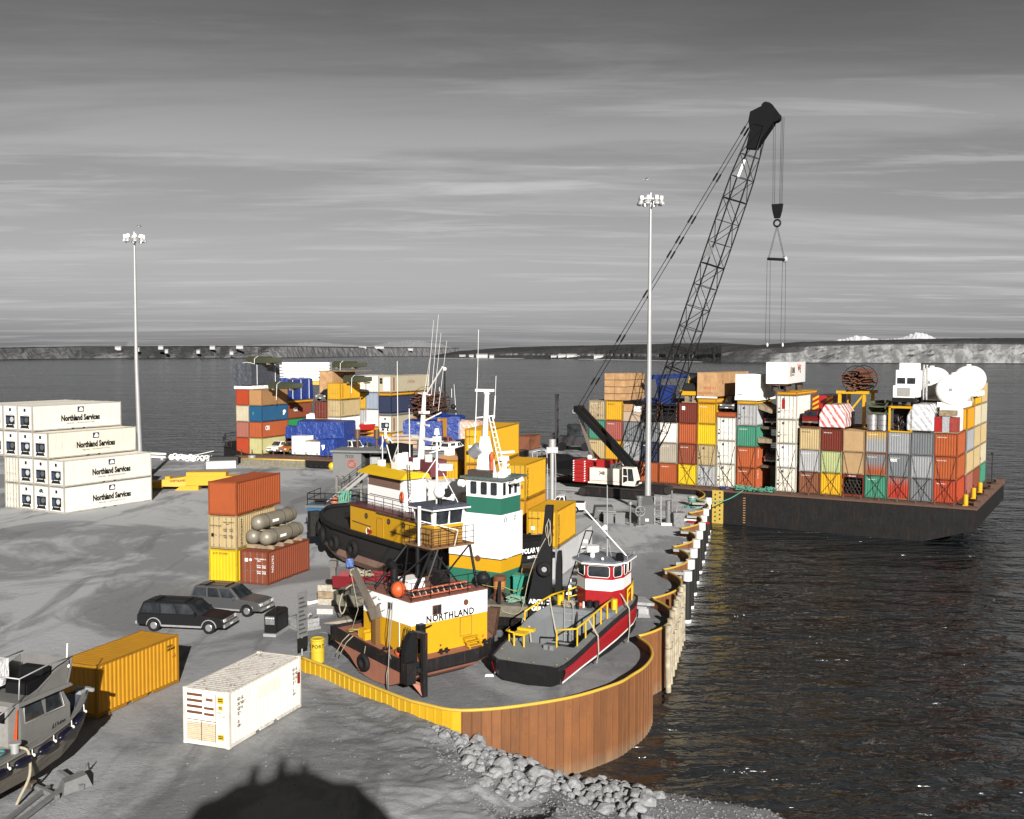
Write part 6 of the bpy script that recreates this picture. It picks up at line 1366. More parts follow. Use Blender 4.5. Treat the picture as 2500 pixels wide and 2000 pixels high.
# roof: railings, ladder, float
rp = [(hx1-.05,hy0+.05,4.68),(hx0+.05,hy0+.05,4.68),(hx0+.05,hy1-.05,4.68),(hx1-.05,hy1-.05,4.68)]
railing(rp, .95, BLACK, tug, 1.05)
lad = MB(); lad.bar((hx0+.1,hy0+.2,4.85),(hx0+4.1,hy0+.2,4.85),.06); lad.bar((hx0+.1,hy0+.42,5.15),(hx0+4.1,hy0+.42,5.15),.06)
lo = lad.build('ladder', plain('ladder_orange', (.68,.16,.07), .5), tug); mb = MB()
for k in range(10): mb.bar((hx0+.35+.4*k,hy0+.2,4.86),(hx0+.35+.4*k,hy0+.42,5.14),.045)
mb.build('rung', plain('rung_pale', (.6,.5,.42), .5), lo)
MB().sphere((hx0-.02,hy0+1.15,5.15),.42,.42,.44,10,7).build('orange_buoy', ORANGE, tug); MB().tube([(hx0,hy0+1.15,5.58),(hx0+.1,hy0+1.0,4.7)], .02, 4).torus((hx0-.02,hy0+1.15,5.15),(1,0,0),.43,.015,16,4).torus((hx0-.02,hy0+1.15,5.15),(0,1,0),.43,.015,16,4).build('buoy_net', BLACK, tug)
MB().box(hx0+1.5,hy0+2.4,4.68,hx0+2.6,hy0+3.6,5.2).build('roof_box', WHITE, tug); MB().box(hx0+3.2,hy0+1.8,4.68,hx0+3.9,hy0+2.5,5.5).build('ventilator', BLACKW, tug)
MB().cyl((hx0+.7,hy0+2.6,4.68),(hx0+.7,hy0+2.6,6.0),.22,n=10).cyl((hx0+.7,hy0+2.6,6.0),(hx0+.35,hy0+2.6,6.4),.22,n=10).build('exhaust', BLACK, tug)
# pilothouse on struts
px0, px1, py0, py1 = 3.1, 6.1, 2.2, 4.9
MB().box(px0,py0,6.92,px1,py1,7.02).build('platform', paint('platform_brown', (.30,.15,.06), .6, 0, .2, .3), tug)
st = MB()
for a, b in (((px0+.2,py0+.2),(hx0+.4,hy0+.5)),((px1-.2,py0+.2),(hx1-.3,hy0+.5)),((px0+.2,py1-.2),(hx0+.5,hy1-.4)),((px1-.2,py1-.2),(hx1-.3,hy1-.4))): st.cyl((*a,6.95),(*b,4.66),.085,n=8)
st.build('strut', BLACK, tug)
st = MB(); st.cyl((px0+.2,py0+.2,6.9),(hx1-1.2,hy0+.6,4.68),.05,n=6).cyl((px1-.2,py0+.2,6.9),(hx0+1.6,hy0+.6,4.68),.05,n=6).cyl((px0+.2,py0+.2,6.9),(hx0+.5,hy1-1.5,4.68),.05,n=6).cyl((px0+.2,py1-.2,6.9),(hx0+.5,hy0+1.5,4.68),.05,n=6).cyl((px0,3.5,6.92),(px0,3.5,4.66),.12,n=8)
st.build('brace', BLACK, tug)
MB().cyl((px0+.35,py0-.1,6.9),(hx0+.9,hy0+.35,4.68),.04,n=6).build('bright_pipe', STEEL, tug)
railing([(px1-.04,py0+.04,7.02),(px0+.04,py0+.04,7.02),(px0+.04,py1-.04,7.02)], 1.0, BLACK, tug, .5, .02, 3, 'platform_railing')
cx0, cx1, cy0, cy1 = 3.75, 5.75, 2.85, 4.6
MB().box(cx0,cy0,7.02,cx1,cy1,7.95).build('pilothouse_lower', paint('ochre_panel', (.50,.26,.06), .5, 0, .12, .2), tug)
MB().hexa([(cx0,cy0,7.95),(cx1,cy0,7.95),(cx1,cy1,7.95),(cx0,cy1,7.95)],[(cx0-.12,cy0-.12,9.0),(cx1+.05,cy0-.12,9.0),(cx1+.05,cy1+.1,9.0),(cx0-.12,cy1+.1,9.0)]).build('pilothouse_upper', WH, tug)
MB().box(cx0-.02,cy0-.02,7.93,cx1+.02,cy1+.02,8.1).build('pilothouse_band', YH, tug)
for k in range(2): MB().hexa([(cx0+.12+.95*k,cy0-.045,8.15),(cx0+.92+.95*k,cy0-.045,8.15),(cx0+.92+.95*k,cy0,8.15),(cx0+.12+.95*k,cy0,8.15)],[(cx0+.08+.95*k,cy0-.135,8.9),(cx0+.95+.95*k,cy0-.135,8.9),(cx0+.95+.95*k,cy0-.05,8.9),(cx0+.08+.95*k,cy0-.05,8.9)]).build('window', GLASS, tug)
MB().hexa([(cx0-.045,cy0+.2,8.15),(cx0,cy0+.2,8.15),(cx0,cy1-.2,8.15),(cx0-.045,cy1-.2,8.15)],[(cx0-.135,cy0+.15,8.9),(cx0-.05,cy0+.15,8.9),(cx0-.05,cy1-.1,8.9),(cx0-.135,cy1-.1,8.9)]).build('window', GLASS, tug)
MB().hexa([(cx0-.4,cy0-.4,9.0),(cx1+.25,cy0-.4,9.0),(cx1+.25,cy1+.3,9.0),(cx0-.4,cy1+.3,9.0)],[(cx0-.25,cy0-.25,9.22),(cx1+.15,cy0-.25,9.22),(cx1+.15,cy1+.2,9.22),(cx0-.25,cy1+.2,9.22)]).build('pilothouse_roof', NAVYR, tug)
MB().box(cx0-.42,cy0-.42,8.97,cx1+.27,cy0-.38,9.05).box(cx0-.42,cy0-.42,8.97,cx0-.38,cy1+.32,9.05).build('roof_edge', WHITEC, tug)
mc = (cx0+.75,cy0+.75)
MB().cyl((*mc,9.2),(*mc,13.2),.07,.05,8).bar((mc[0]-.5,mc[1],12.1),(mc[0]+.6,mc[1],12.3),.06).box(mc[0]-.2,mc[1]-.15,12.7,mc[0]+.2,mc[1]+.15,13.0).cyl((*mc,13.1),(*mc,13.45),.18,.12,10).cyl((mc[0]-1.6,mc[1]+.8,9.2),(mc[0],mc[1],11.8),.025,n=5).cyl((mc[0]+1.2,mc[1]-.4,9.2),(mc[0],mc[1],11.6),.025,n=5).build('mast', WHITEC, tug)
MB().cyl((mc[0]-.1,mc[1]-.2,11.35),(mc[0]+.65,mc[1]-.2,11.35),.28,.28,14).build('radar', WHITEC, tug) if 0 else MB().cyl((mc[0]+.4,mc[1]-.3,11.1),(mc[0]+.4,mc[1]-.3,11.45),.42,.42,16).bar(mc+(11.15,),(mc[0]+.4,mc[1]-.3,11.15),.1).build('radar', WHITEC, tug)
MB().sphere((mc[0]-.05,mc[1]-.35,9.9),.36,.36,.36).build('searchlight', WHITEC, tug); MB().cyl((mc[0]+.2,mc[1]-.72,9.85),(mc[0]+.25,mc[1]-.55,9.85),.26,n=14).cyl((mc[0]-.05,mc[1]-.35,9.2),(mc[0]-.05,mc[1]-.35,9.7),.12).build('searchlight_face', BLACK, tug)
MB().box(mc[0]+.6,mc[1]-.2,11.9,mc[0]+1.1,mc[1]+.1,12.25).box(mc[0]-.7,mc[1]-.1,11.6,mc[0]-.4,mc[1]+.15,12.0).build('floodlight', WHITE, tug)
MB().cyl((px0+.05,py0+1.2,7.0),(px0+.05,py0+1.2,9.2),.10,n=8).bar((px0+.05,py0+1.2,8.4),(px0+1.6,py0-.3,7.9),.05).bar((px0+1.6,py0-.3,7.9),(px0+1.5,py0-.1,7.0),.03).build('white_davit', WHITEC, tug)

# ---- white and green tower tug
ag = thing('tower_tug', 'tug with tall white tower wheelhouse banded green and yellow', 'tugboat', (-11.9,66.7,0), R(-13.9))
BULW = plain('weathered_bulwark', (.17,.155,.115), .85, noise=.3, scale=2)
out = [(0,1.0),(.6,.1),(2.6,0),(8,.05),(13.3,.05),(14.4,.3),(14.8,1.6),(14.8,4.6),(14.2,6.2),(2,6.3),(.4,5.6)]
MB().loft([[(x,y,z) for x,y in [(7+(x-7)*k, 3.1+(y-3.1)*k) for x,y in out]] for k,z in ((.55,.15),(.86,.7),(.97,1.35))]).build('hull', BLACKW, ag)
MB().loft([[(7+(x-7)*k,3.1+(y-3.1)*k,z) for x,y in out] for k,z in ((.985,1.35),(1.0,1.6),(1.0,2.06))]).build('bulwark', BULW, ag)
MB().loft([[(7+(x-7)*.96,3.1+(y-3.1)*.96,z) for x,y in out] for z in (2.0,2.075)]).build('deck', plain('deck_grey_brown', (.16,.15,.13), .85, noise=.3, scale=2), ag)
tyre_fender(ag, (3.7,.3,2.45), (.2,1,.3), .3, .13); tyre_fender(ag, (3.2,-.05,1.2), (0,1,0), .36, .15); tyre_fender(ag, (4.1,-.05,1.25), (0,1,0), .4, .16)
railing([(1.4,.5,2.07),(4.5,.4,2.07)], .75, BLACK, ag, .9, .025, 1)
MB().tube(catmull([(1.6,.3,2.75),(1.2,-.1,2.4),(.95,-.25,1.5),(1.15,-.3,.95),(1.4,-.25,1.5),(1.3,.0,2.2)], 4), .045, 6).build('rope_loop', ROPE, ag)
MB().prism([(6.8,-.1,.6),(7.4,-.1,.1),(8.0,-.1,.1),(7.9,-.1,2.0),(7.5,-.1,2.0)], (0,-.2,0)).build('keel_plate', plain('brown_plate', (.085,.04,.022), .7, noise=.3), ag) if 0 else MB().prism([(10.5,-.4,.2),(11.2,-.4,.2),(11.5,-.4,2.0),(10.85,-.4,2.0)], (.1,.35,0)).build('brown_plate', plain('brown_plate', (.085,.04,.022), .7, noise=.3), ag)
# tower, turned a little against the hull
tw = (10.95, 2.4, 0); tr = R(-17.1)
def tp(nm, x0,y0,z0,x1,y1,z1,m): return MB().box(x0,y0,z0,x1,y1,z1).build(nm, m, ag, tw, tr)
tp('tower_base', -4.2,0,2.05,0,2.7,3.57,GH); tp('tower_band', -4.0,-.004,3.57,.004,2.7,4.42,YH); tp('tower', -4.02,-.006,4.42,.006,2.72,7.3,WH)
tp('tower_trim', -4.04,-.02,4.38,.02,2.74,4.44,BLACKW)
tp('wheelhouse_band', -2.62,-.01,7.3,.012,2.4,8.35,GH); tp('wheelhouse', -2.64,-.014,8.35,.016,2.42,9.55,WH); tp('wheelhouse_trim', -2.66,-.03,8.3,.03,2.44,8.37,GH)
tp('wheelhouse_roof', -2.95,-.32,9.55,.34,2.75,9.70,plain('roof_green_grey', (.10,.14,.13), .5, noise=.2))
for x0 in (-2.33,-1.54,-.78):
    w = tp('window', x0,-.04,8.52,x0+.54,-.012,9.40,WHITEC); MB().prism([(x0+.03+.48*u, -.046, 8.55+.82*v) for u,v in ((.12,0),(.88,0),(1,.07),(1,.93),(.88,1),(.12,1),(0,.93),(0,.07))], (0,-.01,0)).build('pane', GLASS, w)
for y0_,y1_ in ((.15,.55),(.85,1.25),(1.55,1.95)):
    w = tp('window', .012,y0_,8.52,.04,y1_,9.4,WHITEC); MB().box(.042,y0_+.03,8.56,.05,y1_-.03,9.36).build('pane', GLASS, w)
MB().cyl((-1.75,-.03,4.35),(-1.75,.01,4.35),.21,n=18).build('porthole', RUSTY, ag, tw, tr)
MB().torus((.05,.5,6.95),(1,0,0),.15,.02,12,4).torus((.05,1.7,6.95),(1,0,0),.13,.02,12,4).build('hose_hook', BLACK, ag, tw, tr)
MB().box(.02,.25,4.5,.3,.5,4.75).box(.02,.7,4.5,.25,1.0,4.85).build('lamp_box', WHITEC, ag, tw, tr)
MB().cyl((.35,1.0,9.3),(.95,1.2,9.6),.08,.18,8).cyl((.3,.6,9.3),(.8,.5,9.5),.07,.14,8).cyl((-3.1,-.1,9.2),(-2.8,-.1,9.2),.26,n=12).build('horn', WHITEC, ag, tw, tr)
# roof gear and big mast
MB().box(-2.5,-.1,9.7,-.9,.5,10.1).build('roof_hatch', plain('hatch_brown', (.07,.055,.05), .5), ag, tw, tr)
MB().hexa([(-2.35,.7,9.7),(-1.35,.7,9.7),(-1.35,1.8,9.7),(-2.35,1.8,9.7)],[(-2.15,.9,12.2),(-1.75,.9,12.2),(-1.75,1.4,12.2),(-2.15,1.4,12.2)]).build('mast_pedestal', WH, ag, tw, tr)
MB().cyl((-1.95,1.15,11.8),(-1.8,1.15,15.1),.2,.15,12).box(-2.6,.95,15.15,-1.35,1.35,15.32).cyl((-1.8,1.15,15),(-1.8,1.15,15.3),.22,n=10).bar((-2.7,1.15,13.4),(-1.2,1.15,13.6),.09).bar((-2.6,1.15,11.6),(-1.5,1.15,11.75),.07).build('mast', WHITEC, ag, tw, tr)
MB().cyl((-2.65,1.0,11.5),(-2.42,1.0,16.7),.035,.02,6).cyl((-2.42,1.0,16.7),(-2.36,1.0,19.2),.015,n=5).cyl((-1.25,1.15,13.4),(-1.15,1.15,14.9),.04,n=6).cyl((-1.15,1.15,14.9),(-1.1,1.15,16.2),.015,n=5).build('antenna', WHITEC, ag, tw, tr)
mb = MB(); mb.bar((-.55,.9,9.9),(-1.6,1.1,13.5),.05); mb.bar((-.25,1.0,9.9),(-1.4,1.2,13.5),.05)
for k in range(11): s = k/11; mb.bar((-.55-1.05*s,.9+.2*s,9.9+3.6*s),(-.25-1.15*s,1.0+.2*s,9.9+3.6*s),.035)
mb.build('mast_ladder', WHITE, ag, tw, tr)
MB().cyl((-2.75,.9,11.0),(-2.2,.9,11.5),.42,.42,14).build('searchlight', plain('lamp_grey', (.3,.31,.32), .25, .3), ag, tw, tr); MB().cyl((-1.2,.8,9.9),(-1.2,.8,10.6),.13,n=8).sphere((-1.2,.8,10.9),.15,.15,.4,8,6).build('life_ring_light', ORANGE, ag, tw, tr)
MB().cyl((-.55,1.3,9.7),(-.55,1.3,10.7),.13,.22,10).cyl((-.55,1.3,10.7),(-.55,1.3,11.0),.35,.3,14).bar((-1.2,1.3,11.15),(.2,1.3,11.3),.16).build('radar', WHITEC, ag, tw, tr)
rr = random.Random(9); mb = MB()
for k in range(9): x, y = rr.uniform(-1.6,.1), rr.uniform(.2,2.2); mb.box(x-.15,y-.12,9.7,x+.15,y+.12,9.7+rr.uniform(.15,.5))
mb.bar((-.9,.6,9.7),(-.1,1.2,10.5),.06).build('roof_equipment', WHITE, ag, tw, tr)
mb = MB()
for y in (0,.35): mb.bar((-4.3,-.35-.0,2.1+y),(-4.3,-.3,2.2),.04)
# deck gear
MB().box(11.7,2.7,2.05,12.7,3.5,3.35).box(11.65,2.65,3.35,12.75,3.55,3.42).build('locker', plain('locker_green', (.04,.33,.24), .5, noise=.1), ag); MB().box(12.0,3.7,2.05,13.2,4.5,3.7).build('tan_locker', plain('locker_tan', (.24,.15,.09), .6), ag)
MB().cyl((11.1,1.5,2.05),(11.1,1.5,2.35),.45,n=14).cyl((11.1,1.5,2.35),(11.1,1.5,2.85),.36,n=14).cyl((11.1,1.5,3.3),(11.1,1.5,3.6),.42,n=14).build('capstan', RUSTY, ag); MB().cyl((11.1,1.5,2.8),(11.1,1.5,3.3),.40,n=14).build('rope_drum', plain('orange_rope', (.6,.22,.05), .9, noise=.4, scale=14), ag)
MB().bar((10.3,1.0,2.05),(10.9,1.4,2.6),.12).bar((11.3,1.3,2.6),(11.9,.9,2.05),.12).bar((11.2,1.2,3.3),(11.4,.3,2.1),.2).build('capstan_legs', BLACK, ag)
MB().cyl((10.2,1.7,2.05),(10.2,1.7,3.3),.33,n=12).sphere((10.0,1.6,3.35),.48,.4,.45).build('ventilator', BLACK, ag)
MB().tube(catmull([(10.0,1.3,3.0),(10.8,1.1,2.95),(11.4,1.1,3.0),(12.2,1.8,2.6),(12.6,2.6,2.9)], 4), .03, 5).build('yellow_line', plain('yellow_rope', (.45,.38,.10), .9), ag)
rr = random.Random(21); mb = MB()
for k in range(14): mb.tube(catmull([(11.7+rr.uniform(0,.3),.5+rr.uniform(0,.9),2.1+rr.random()*.35),(12.2,.5+rr.uniform(0,.9),2.15+rr.random()*.4),(12.8+rr.uniform(0,.2),.5+rr.uniform(0,.9),2.1+rr.random()*.3)], 4), .05, 5)
mb.build('rope_heap', plain('mint_rope', (.25,.42,.30), .9), ag)
MB().box(4.2,1.5,2.05,6.6,4,2.9).build('hatch', BLACKW, ag); MB().cyl((13.0,2.2,2.05),(13.0,3.5,2.05),.3).cyl((13.0,2.2,2.5),(13.0,3.5,2.5),.35,n=12).build('winch', BLACKW, ag)
# bow push plates with the name
MB().prism([(13.45,.05,1.0),(14.7,.05,1.0),(14.75,.05,7.0),(14.8,.05,8.4),(14.35,.05,8.4),(14.2,.05,6.8),(13.3,.05,2.6)], (0,.45,0)).build('push_knee', BLACK, ag)
MB().prism([(14.3,3.2,1.0),(14.75,3.2,1.0),(14.75,3.2,4.2),(14.7,3.2,5.0),(14.5,3.2,5.0),(14.4,3.2,4.2)], (0,.45,0)).build('push_knee', BLACK, ag)
lettering('ARCTIC', ag, (13.36,.03,2.32), (1,0,0), (0,0,1), .38, INKW, .95, .014); lettering('GULL', ag, (13.52,.03,1.88), (1,0,0), (0,0,1), .38, INKW, .95, .014)
t_ = tyre_fender(ag, (14.35,-.12,4.5), (0,1,0), .32, .16); MB().cyl((14.35,-.15,4.5),(14.35,.05,4.5),.2,n=12).build('hub', LGREY, ag)
MB().tube(catmull([(14.6,.0,7.6),(14.4,-.05,7.0),(14.55,-.05,6.4),(14.7,-.05,7.1),(14.65,-.05,7.5),(14.75,-.05,6.3),(14.62,-.05,6.0),(14.5,-.05,7.3)], 4), .028, 5).tube(catmull([(14.4,.0,6.4),(13.9,-.05,5.4),(13.4,-.08,4.0),(12.95,-.1,2.0),(12.4,-.1,1.6),(11.6,.0,1.75)], 4), .028, 5).build('hanging_rope', ROPE, ag)
mb = MB()
for k in range(12): z = 1.2+.42*k; x = 14.9+.13*k; mb.box(x-.02,2.2,z,x+.32,2.55,z+.2)
mb.build('gangway_tread', WHITEC, ag); mb = MB(); mb.bar((14.75,2.15,1.0),(16.5,2.15,6.6),.07).bar((15.25,2.15,1.0),(16.95,2.15,6.6),.07).bar((16.5,2.15,6.6),(16.95,2.15,6.6),.07); mb.build('gangway_frame', BLACK, ag)
# ---- red skiff with outboard lying across the stern deck of the tower tug
sk = skiff('red open skiff with grey inside and outboard, lying behind the brown hulled tug', (-12.2,71.9,1.5), R(-9), 5.4, 2.0, .85, plain('skiff_red', (.26,.018,.025), .5), plain('skiff_grey', (.4,.42,.45), .5))
MB().box(-.35,-.2,.5,.0,.2,1.5).box(-.45,-.25,1.3,.1,.25,1.75).build('outboard_motor', plain('motor_grey', (.16,.15,.14), .4), sk); coil('white and pink rope heap in the red skiff', (-10.4,71.7,2.2), .9, 50, ROPE, 31, .05, .5)
t0 = thing('timber_cradle', 'pale lumber pile below the red skiff', 'lumber', (-13.6,72.3,0), R(-9))
for k in range(7): MB().box(0,.1+.3*(k%3),.02+.48*(k//3),5.2-.4*k*.3,.36+.3*(k%3),.46+.48*(k//3)).build('beam', WOOD if k%2 else plain('lumber_greyed', (.42,.38,.30), .85, noise=.3), t0)

# ---- big yellow tug behind
pw = thing('harbour_tug', 'big black hulled tug with yellow deckhouse and white wheelhouse', 'tugboat', (-4.6,72.4,0), math.atan2(.8,-.6))
B_ = 9.6
def plan(k, x0=-.3, x1=24.6): 
    pts = []
    for s in (0,2,6,10,14,17,19,21,22.6,23.8,24.4): hw = B_/2*(1 if s < 15 else math.sqrt(max(0.02, 1-((s-15)/9.6)**2.3)))*(.93+.07*min(1,s/4)); pts.append((s, hw))
    a = [(s, -B_/2+hw*k) for s, hw in pts]; b = [(s, -B_/2-hw*k) for s, hw in reversed(pts)]
    return a+b
def shz(s): return 3.25+.55*max(0,(s-15)/9)**1.6+.75*max(0,(4-s)/4)
MB().loft([[(min(s,24.4-(1-k)*9), y, z0+dz*max(0,(s-17)/7)**1.5) for s, y in plan(k)] for k, z0, dz in ((.55,.10,1.3),(.83,.30,1.1),(.93,.85,.7),(.965,1.45,.3))]).build('hull_bottom', paint('hull_pinkish', (.50,.30,.225), .7, 0, .12, .45), pw)
MB().loft([[(s, y, z if z is not None else shz(s)-.25) for s, y in plan(k)] for k, z in ((.958,1.42),(.985,2.0),(1.0,None))]).build('hull', paint('hull_charcoal', (.045,.043,.042), .65, 0, .12, .5), pw)
pl = plan(1.0); ip = plan(.94)
mb = MB()
for i in range(len(pl)):
    j = (i+1) % len(pl); q = lambda P, s_, dz: (P[s_][0], P[s_][1], shz(P[s_][0])+dz)
    mb.quad(q(pl,i,-.26), q(pl,j,-.26), q(pl,j,.12), q(pl,i,.12)); mb.quad(q(pl,i,.12), q(pl,j,.12), q(ip,j,.12), q(ip,i,.12)); mb.quad(q(ip,i,.12), q(ip,j,.12), (ip[j][0],ip[j][1],2.2), (ip[i][0],ip[i][1],2.2))
mb.build('bulwark', plain('bulwark_black', (.03,.03,.031), .6, noise=.3), pw)
mb = MB(); mb.add([(s*.99,-B_/2+(y+B_/2)*.97,2.25) for s, y in plan(.95)], [tuple(range(22))]); mb.build('deck', DKB, pw)
MB().tube([(s, -B_/2+(y+B_/2)*1.015, shz(s)-.1) for s, y in pl], .16, 8, True).build('rub_roll', RUBBER, pw)
for s, z in ((22.1,2.3),(19.6,2.1),(16.6,2.0),(13.3,2.0)):
    hw = B_/2*(1 if s < 15 else math.sqrt(max(.02,1-((s-15)/9.6)**2.3))); tyre_fender(pw, (s,-B_/2+hw+.18,z), (.35*(s>18),1,0), .5, .23)
mb = MB()
for k in range(5): a = -1.0+.5*k; mb.box(24.2-abs(a)*.3,-B_/2+a*3-.5,1.3,24.9-abs(a)*.4,-B_/2+a*3+.5,3.5)
mb.build('bow_fender', plain('bow_rubber', (.035,.034,.032), .8, noise=.4), pw); MB().box(-.35,-B_-.0,2.3,-.02,-.2,2.75).build('stern_fender', RUBBER, pw)
lettering('POLAR WOLF', pw, (-.42,-6.4,2.95), (0,-1,0), (0,0,1), .50, INKW, .8, .02); lettering('SEATTLE', pw, (-.42,-6.9,2.55), (0,-1,0), (0,0,1), .26, INKW, .9, .008)
MB().box(2.2,-7.3,2.25,14.6,-.32,5.4).build('house', YH, pw); MB().box(2.0,-7.5,5.4,14.8,-.15,5.52).build('house_deck', plain('deck_maroon', (.13,.03,.035), .6), pw)
MB().box(2.0,-.17,5.30,10.0,-.10,5.42).build('house_trim', DKWOOD, pw)
for s in (11.9,8.4,6.2,3.8): w = MB().cyl((s,-.30,4.78),(s,-.26,4.78),.22,n=18).build('porthole', BLACKW, pw); MB().cyl((s,-.255,4.78),(s,-.25,4.78),.16,n=16).build('pane', plain('brown_pane', (.12,.10,.06), .3), w)
MB().prism([(9.2+.5*u, -.30, 3.35+1.5*v) for u, v in ((0,.06),(.1,0),(1.9,0),(2,.06),(2,.94),(1.9,1),(.1,1),(0,.94))], (0,.03,0)).build('door', YH, pw); mb = MB(); mb.tube([(9.2+.5*u, -.26, 3.35+1.5*v) for u, v in ((0,.06),(.1,0),(1.9,0),(2,.06),(2,.94),(1.9,1),(.1,1),(0,.94))], .016, 4, True); mb.build('door_seal', RUSTY, pw)
MB().bar((11.2,-.29,4.0),(14.2,-.29,4.1),.05).bar((5,-.29,4.0),(8.2,-.29,4.05),.05).build('rub_strip', DKWOOD, pw)
MB().bar((11.0,-.1,3.1),(11.0,-.1,3.75),.07).bar((10.7,-.1,3.7),(11.3,-.1,3.8),.09).build('red_valve', RED, pw); MB().torus((11.5,-.22,3.6),(0,1,0),.3,.03,14,4).build('hose_hook', WHITEC, pw)
for xx in (1.2,6.2): 
    pass
w0 = MB(); w0.hexa([(7.6,-3.4,5.52),(13.3,-3.4,5.52),(13.3,-1.2,5.52),(7.6,-1.2,5.52)],[(7.9,-3.3,8.1),(13.5,-3.3,8.1),(13.5,-1.35,8.1),(7.9,-1.35,8.1)]); w0.build('wheelhouse', WH, pw)
MB().hexa([(8.3,-1.25,7.15),(13.2,-1.25,7.15),(13.2,-1.21,7.15),(8.3,-1.21,7.15)],[(8.35,-1.33,7.85),(13.25,-1.33,7.85),(13.25,-1.27,7.85),(8.35,-1.27,7.85)]).build('boarded_windows', plain('board_brown', (.20,.115,.085), .8, noise=.2), pw)
MB().hexa([(7.5,-3.5,8.05),(14.6,-3.5,8.05),(14.6,-.85,8.0),(7.5,-.85,8.0)],[(7.6,-3.4,8.35),(13.6,-3.4,8.65),(13.6,-1.7,8.65),(7.6,-1.5,8.6)]).build('wheelhouse_roof', YELB, pw)
MB().box(8.3,-1.27,6.35,13.0,-1.22,6.39).build('trim_line', INK, pw)
railing([(14.6,-.25,5.52),(2.2,-.25,5.52)], 1.0, BLACK, pw, 1.35, .025, 3, 'deck_railing'); railing([(14.6,-.25,5.52),(14.6,-7.3,5.52)], 1.0, BLACK, pw, .3, .018, 1, 'deck_railing')
# funnel block, upper bridge bits and mast
MB().box(4.4,-4.8,5.52,6.4,-2.6,8.0).build('white_casing', WH, pw); MB().box(2.8,-2.6,5.52,5.2,-.6,6.3).build('black_winch', BLACKW, pw); MB().box(2.2,-6.5,5.52,4,-4,7.2).build('brown_casing', plain('casing_brown', (.14,.05,.03), .6), pw)
mb = MB()
for a in (7.0,7.35):
    mb.bar((a,-1.5,5.52),(a,-1.3,9.2),.045)
for k in range(14): mb.bar((7.0,-1.45,5.7+.25*k),(7.35,-1.45,5.7+.25*k),.03)
mb.build('ladder', BLACK, pw); MB().torus((7.7,-1.05,6.7),(.3,1,0),.32,.09,16,6).build('life_ring', ORANGE, pw)
mx, my = 9.6, -3.9
MB().cyl((mx,my,8.6),(mx-.6,my,14.6),.30,.14,10).bar((mx-.5-.8,my,12.0),(mx-.5+.9,my,12.1),.12).bar((mx-1.6,my,10.9),(mx+1.2,my,11.0),.2).bar((mx-.6-.8,my,14.4),(mx-.6+.9,my,14.5),.1).cyl((mx-.6,my,14.2),(mx-3.2,my,16.6),.06,n=6).cyl((mx-.2,my,12.2),(mx-1.5,my-1.0,13.0),.05,n=5).box(mx-.9,my-.3,12.9,mx-.2,my+.3,13.1).build('mast', WHITEC, pw)
mb = MB()
for dx, z0, z1 in ((-1.3,13.6,19.2),(-1.0,14.4,20.6),(-.4,14.4,20.2),(.1,14.2,17.2),(-2.0,13.2,18.6)): mb.cyl((mx-.6+dx,my,z0),(mx-1.5+dx*1.15,my,z1),.02,.01,5)
mb.build('antenna', WHITEC, pw); MB().cyl((mx+1.6,my,8.6),(mx+1.7,my,13.2),.05,.03,6).cyl((mx+2.1,my+.8,8.6),(mx+2.2,my+.8,17),.03,.02,5).build('antenna', WHITEC, pw)
MB().box(7.8,-5.2,8.0,12.2,-3.7,9.3).build('upper_cabin', plain('cabin_maroon', (.16,.04,.05), .5), pw); rr = random.Random(4); mb = MB()
for k in range(14): mb.box(*(lambda x,y: (x,y,8.6,x+rr.uniform(.2,.6),y+rr.uniform(.2,.5),8.6+rr.uniform(.3,1.3)))(rr.uniform(8,12.5),rr.uniform(-3.2,-2.0)))
mb.build('roof_equipment', WHITE, pw); mb = MB(); mb.bar((11.4,-2.4,8.6),(13.0,-2.8,10.2),.06).bar((12.6,-3.0,8.6),(10.9,-2.6,10.3),.06).bar((13,-2.4,8.6),(13,-2.4,11),.06).build('frame_bars', WHITE, pw)
MB().box(12.2,-4.8,7.6,14.2,-3.5,10.2).build('black_canvas', plain('canvas_black', (.012,.012,.013), .8), pw)
rr = random.Random(12); mb = MB()
for k in range(4): mb.box(15.6+.8*k,-4.5,2.25,16.0+.8*k,-3.9,3.9-.2*k).cyl((15.8+.8*k,-5.2,3.0),(15.8+.8*k,-3.2,3.0),.35,n=10)
mb.build('anchor_winch', BLACKW, pw)

# ---- red workboat with open well
rbt = thing('workboat', 'red and grey workboat with open well, yellow rails and red wheelhouse', 'boat', (.8,54.9,0), R(65.2))
LW = [(-.15,1.6),(.35,2.15),(2,2.4),(5,2.45),(8,1.85),(11,.45),(12.8,-1.0)]; RW = [(-.15,-1.9),(.35,-2.05),(3,-2.15),(8,-2.5),(11,-2.5),(12.4,-2.1),(12.9,-1.5)]
def ly(x): return float(np.interp(x, [p[0] for p in LW], [p[1] for p in LW]))
def ry(x): return float(np.interp(x, [p[0] for p in RW], [p[1] for p in RW]))
def sheer(x): return float(np.interp(x, [-.2,1.5,3,5,7.5,10,12.9], [1.2,1.28,1.45,1.78,2.12,2.28,2.4]))
def stripe(x): return .28+.085*x
XS = [-.15,.35,1.2,2,3,4.5,6,7.5,9,10.5,11.6,12.4,12.85]
REDH = paint('hull_red', (.50,.015,.022), .38, 0, .02, .2); HBLK = paint('hull_black', (.016,.016,.017), .45, 0, .08, .3); BRNG = plain('hull_brown_grey', (.085,.075,.062), .7, noise=.3)
DGREY = paint('deck_grey', (.21,.225,.235), .6, 0, .14, .3, rustcol=(.20,.12,.07))
lo = []; 
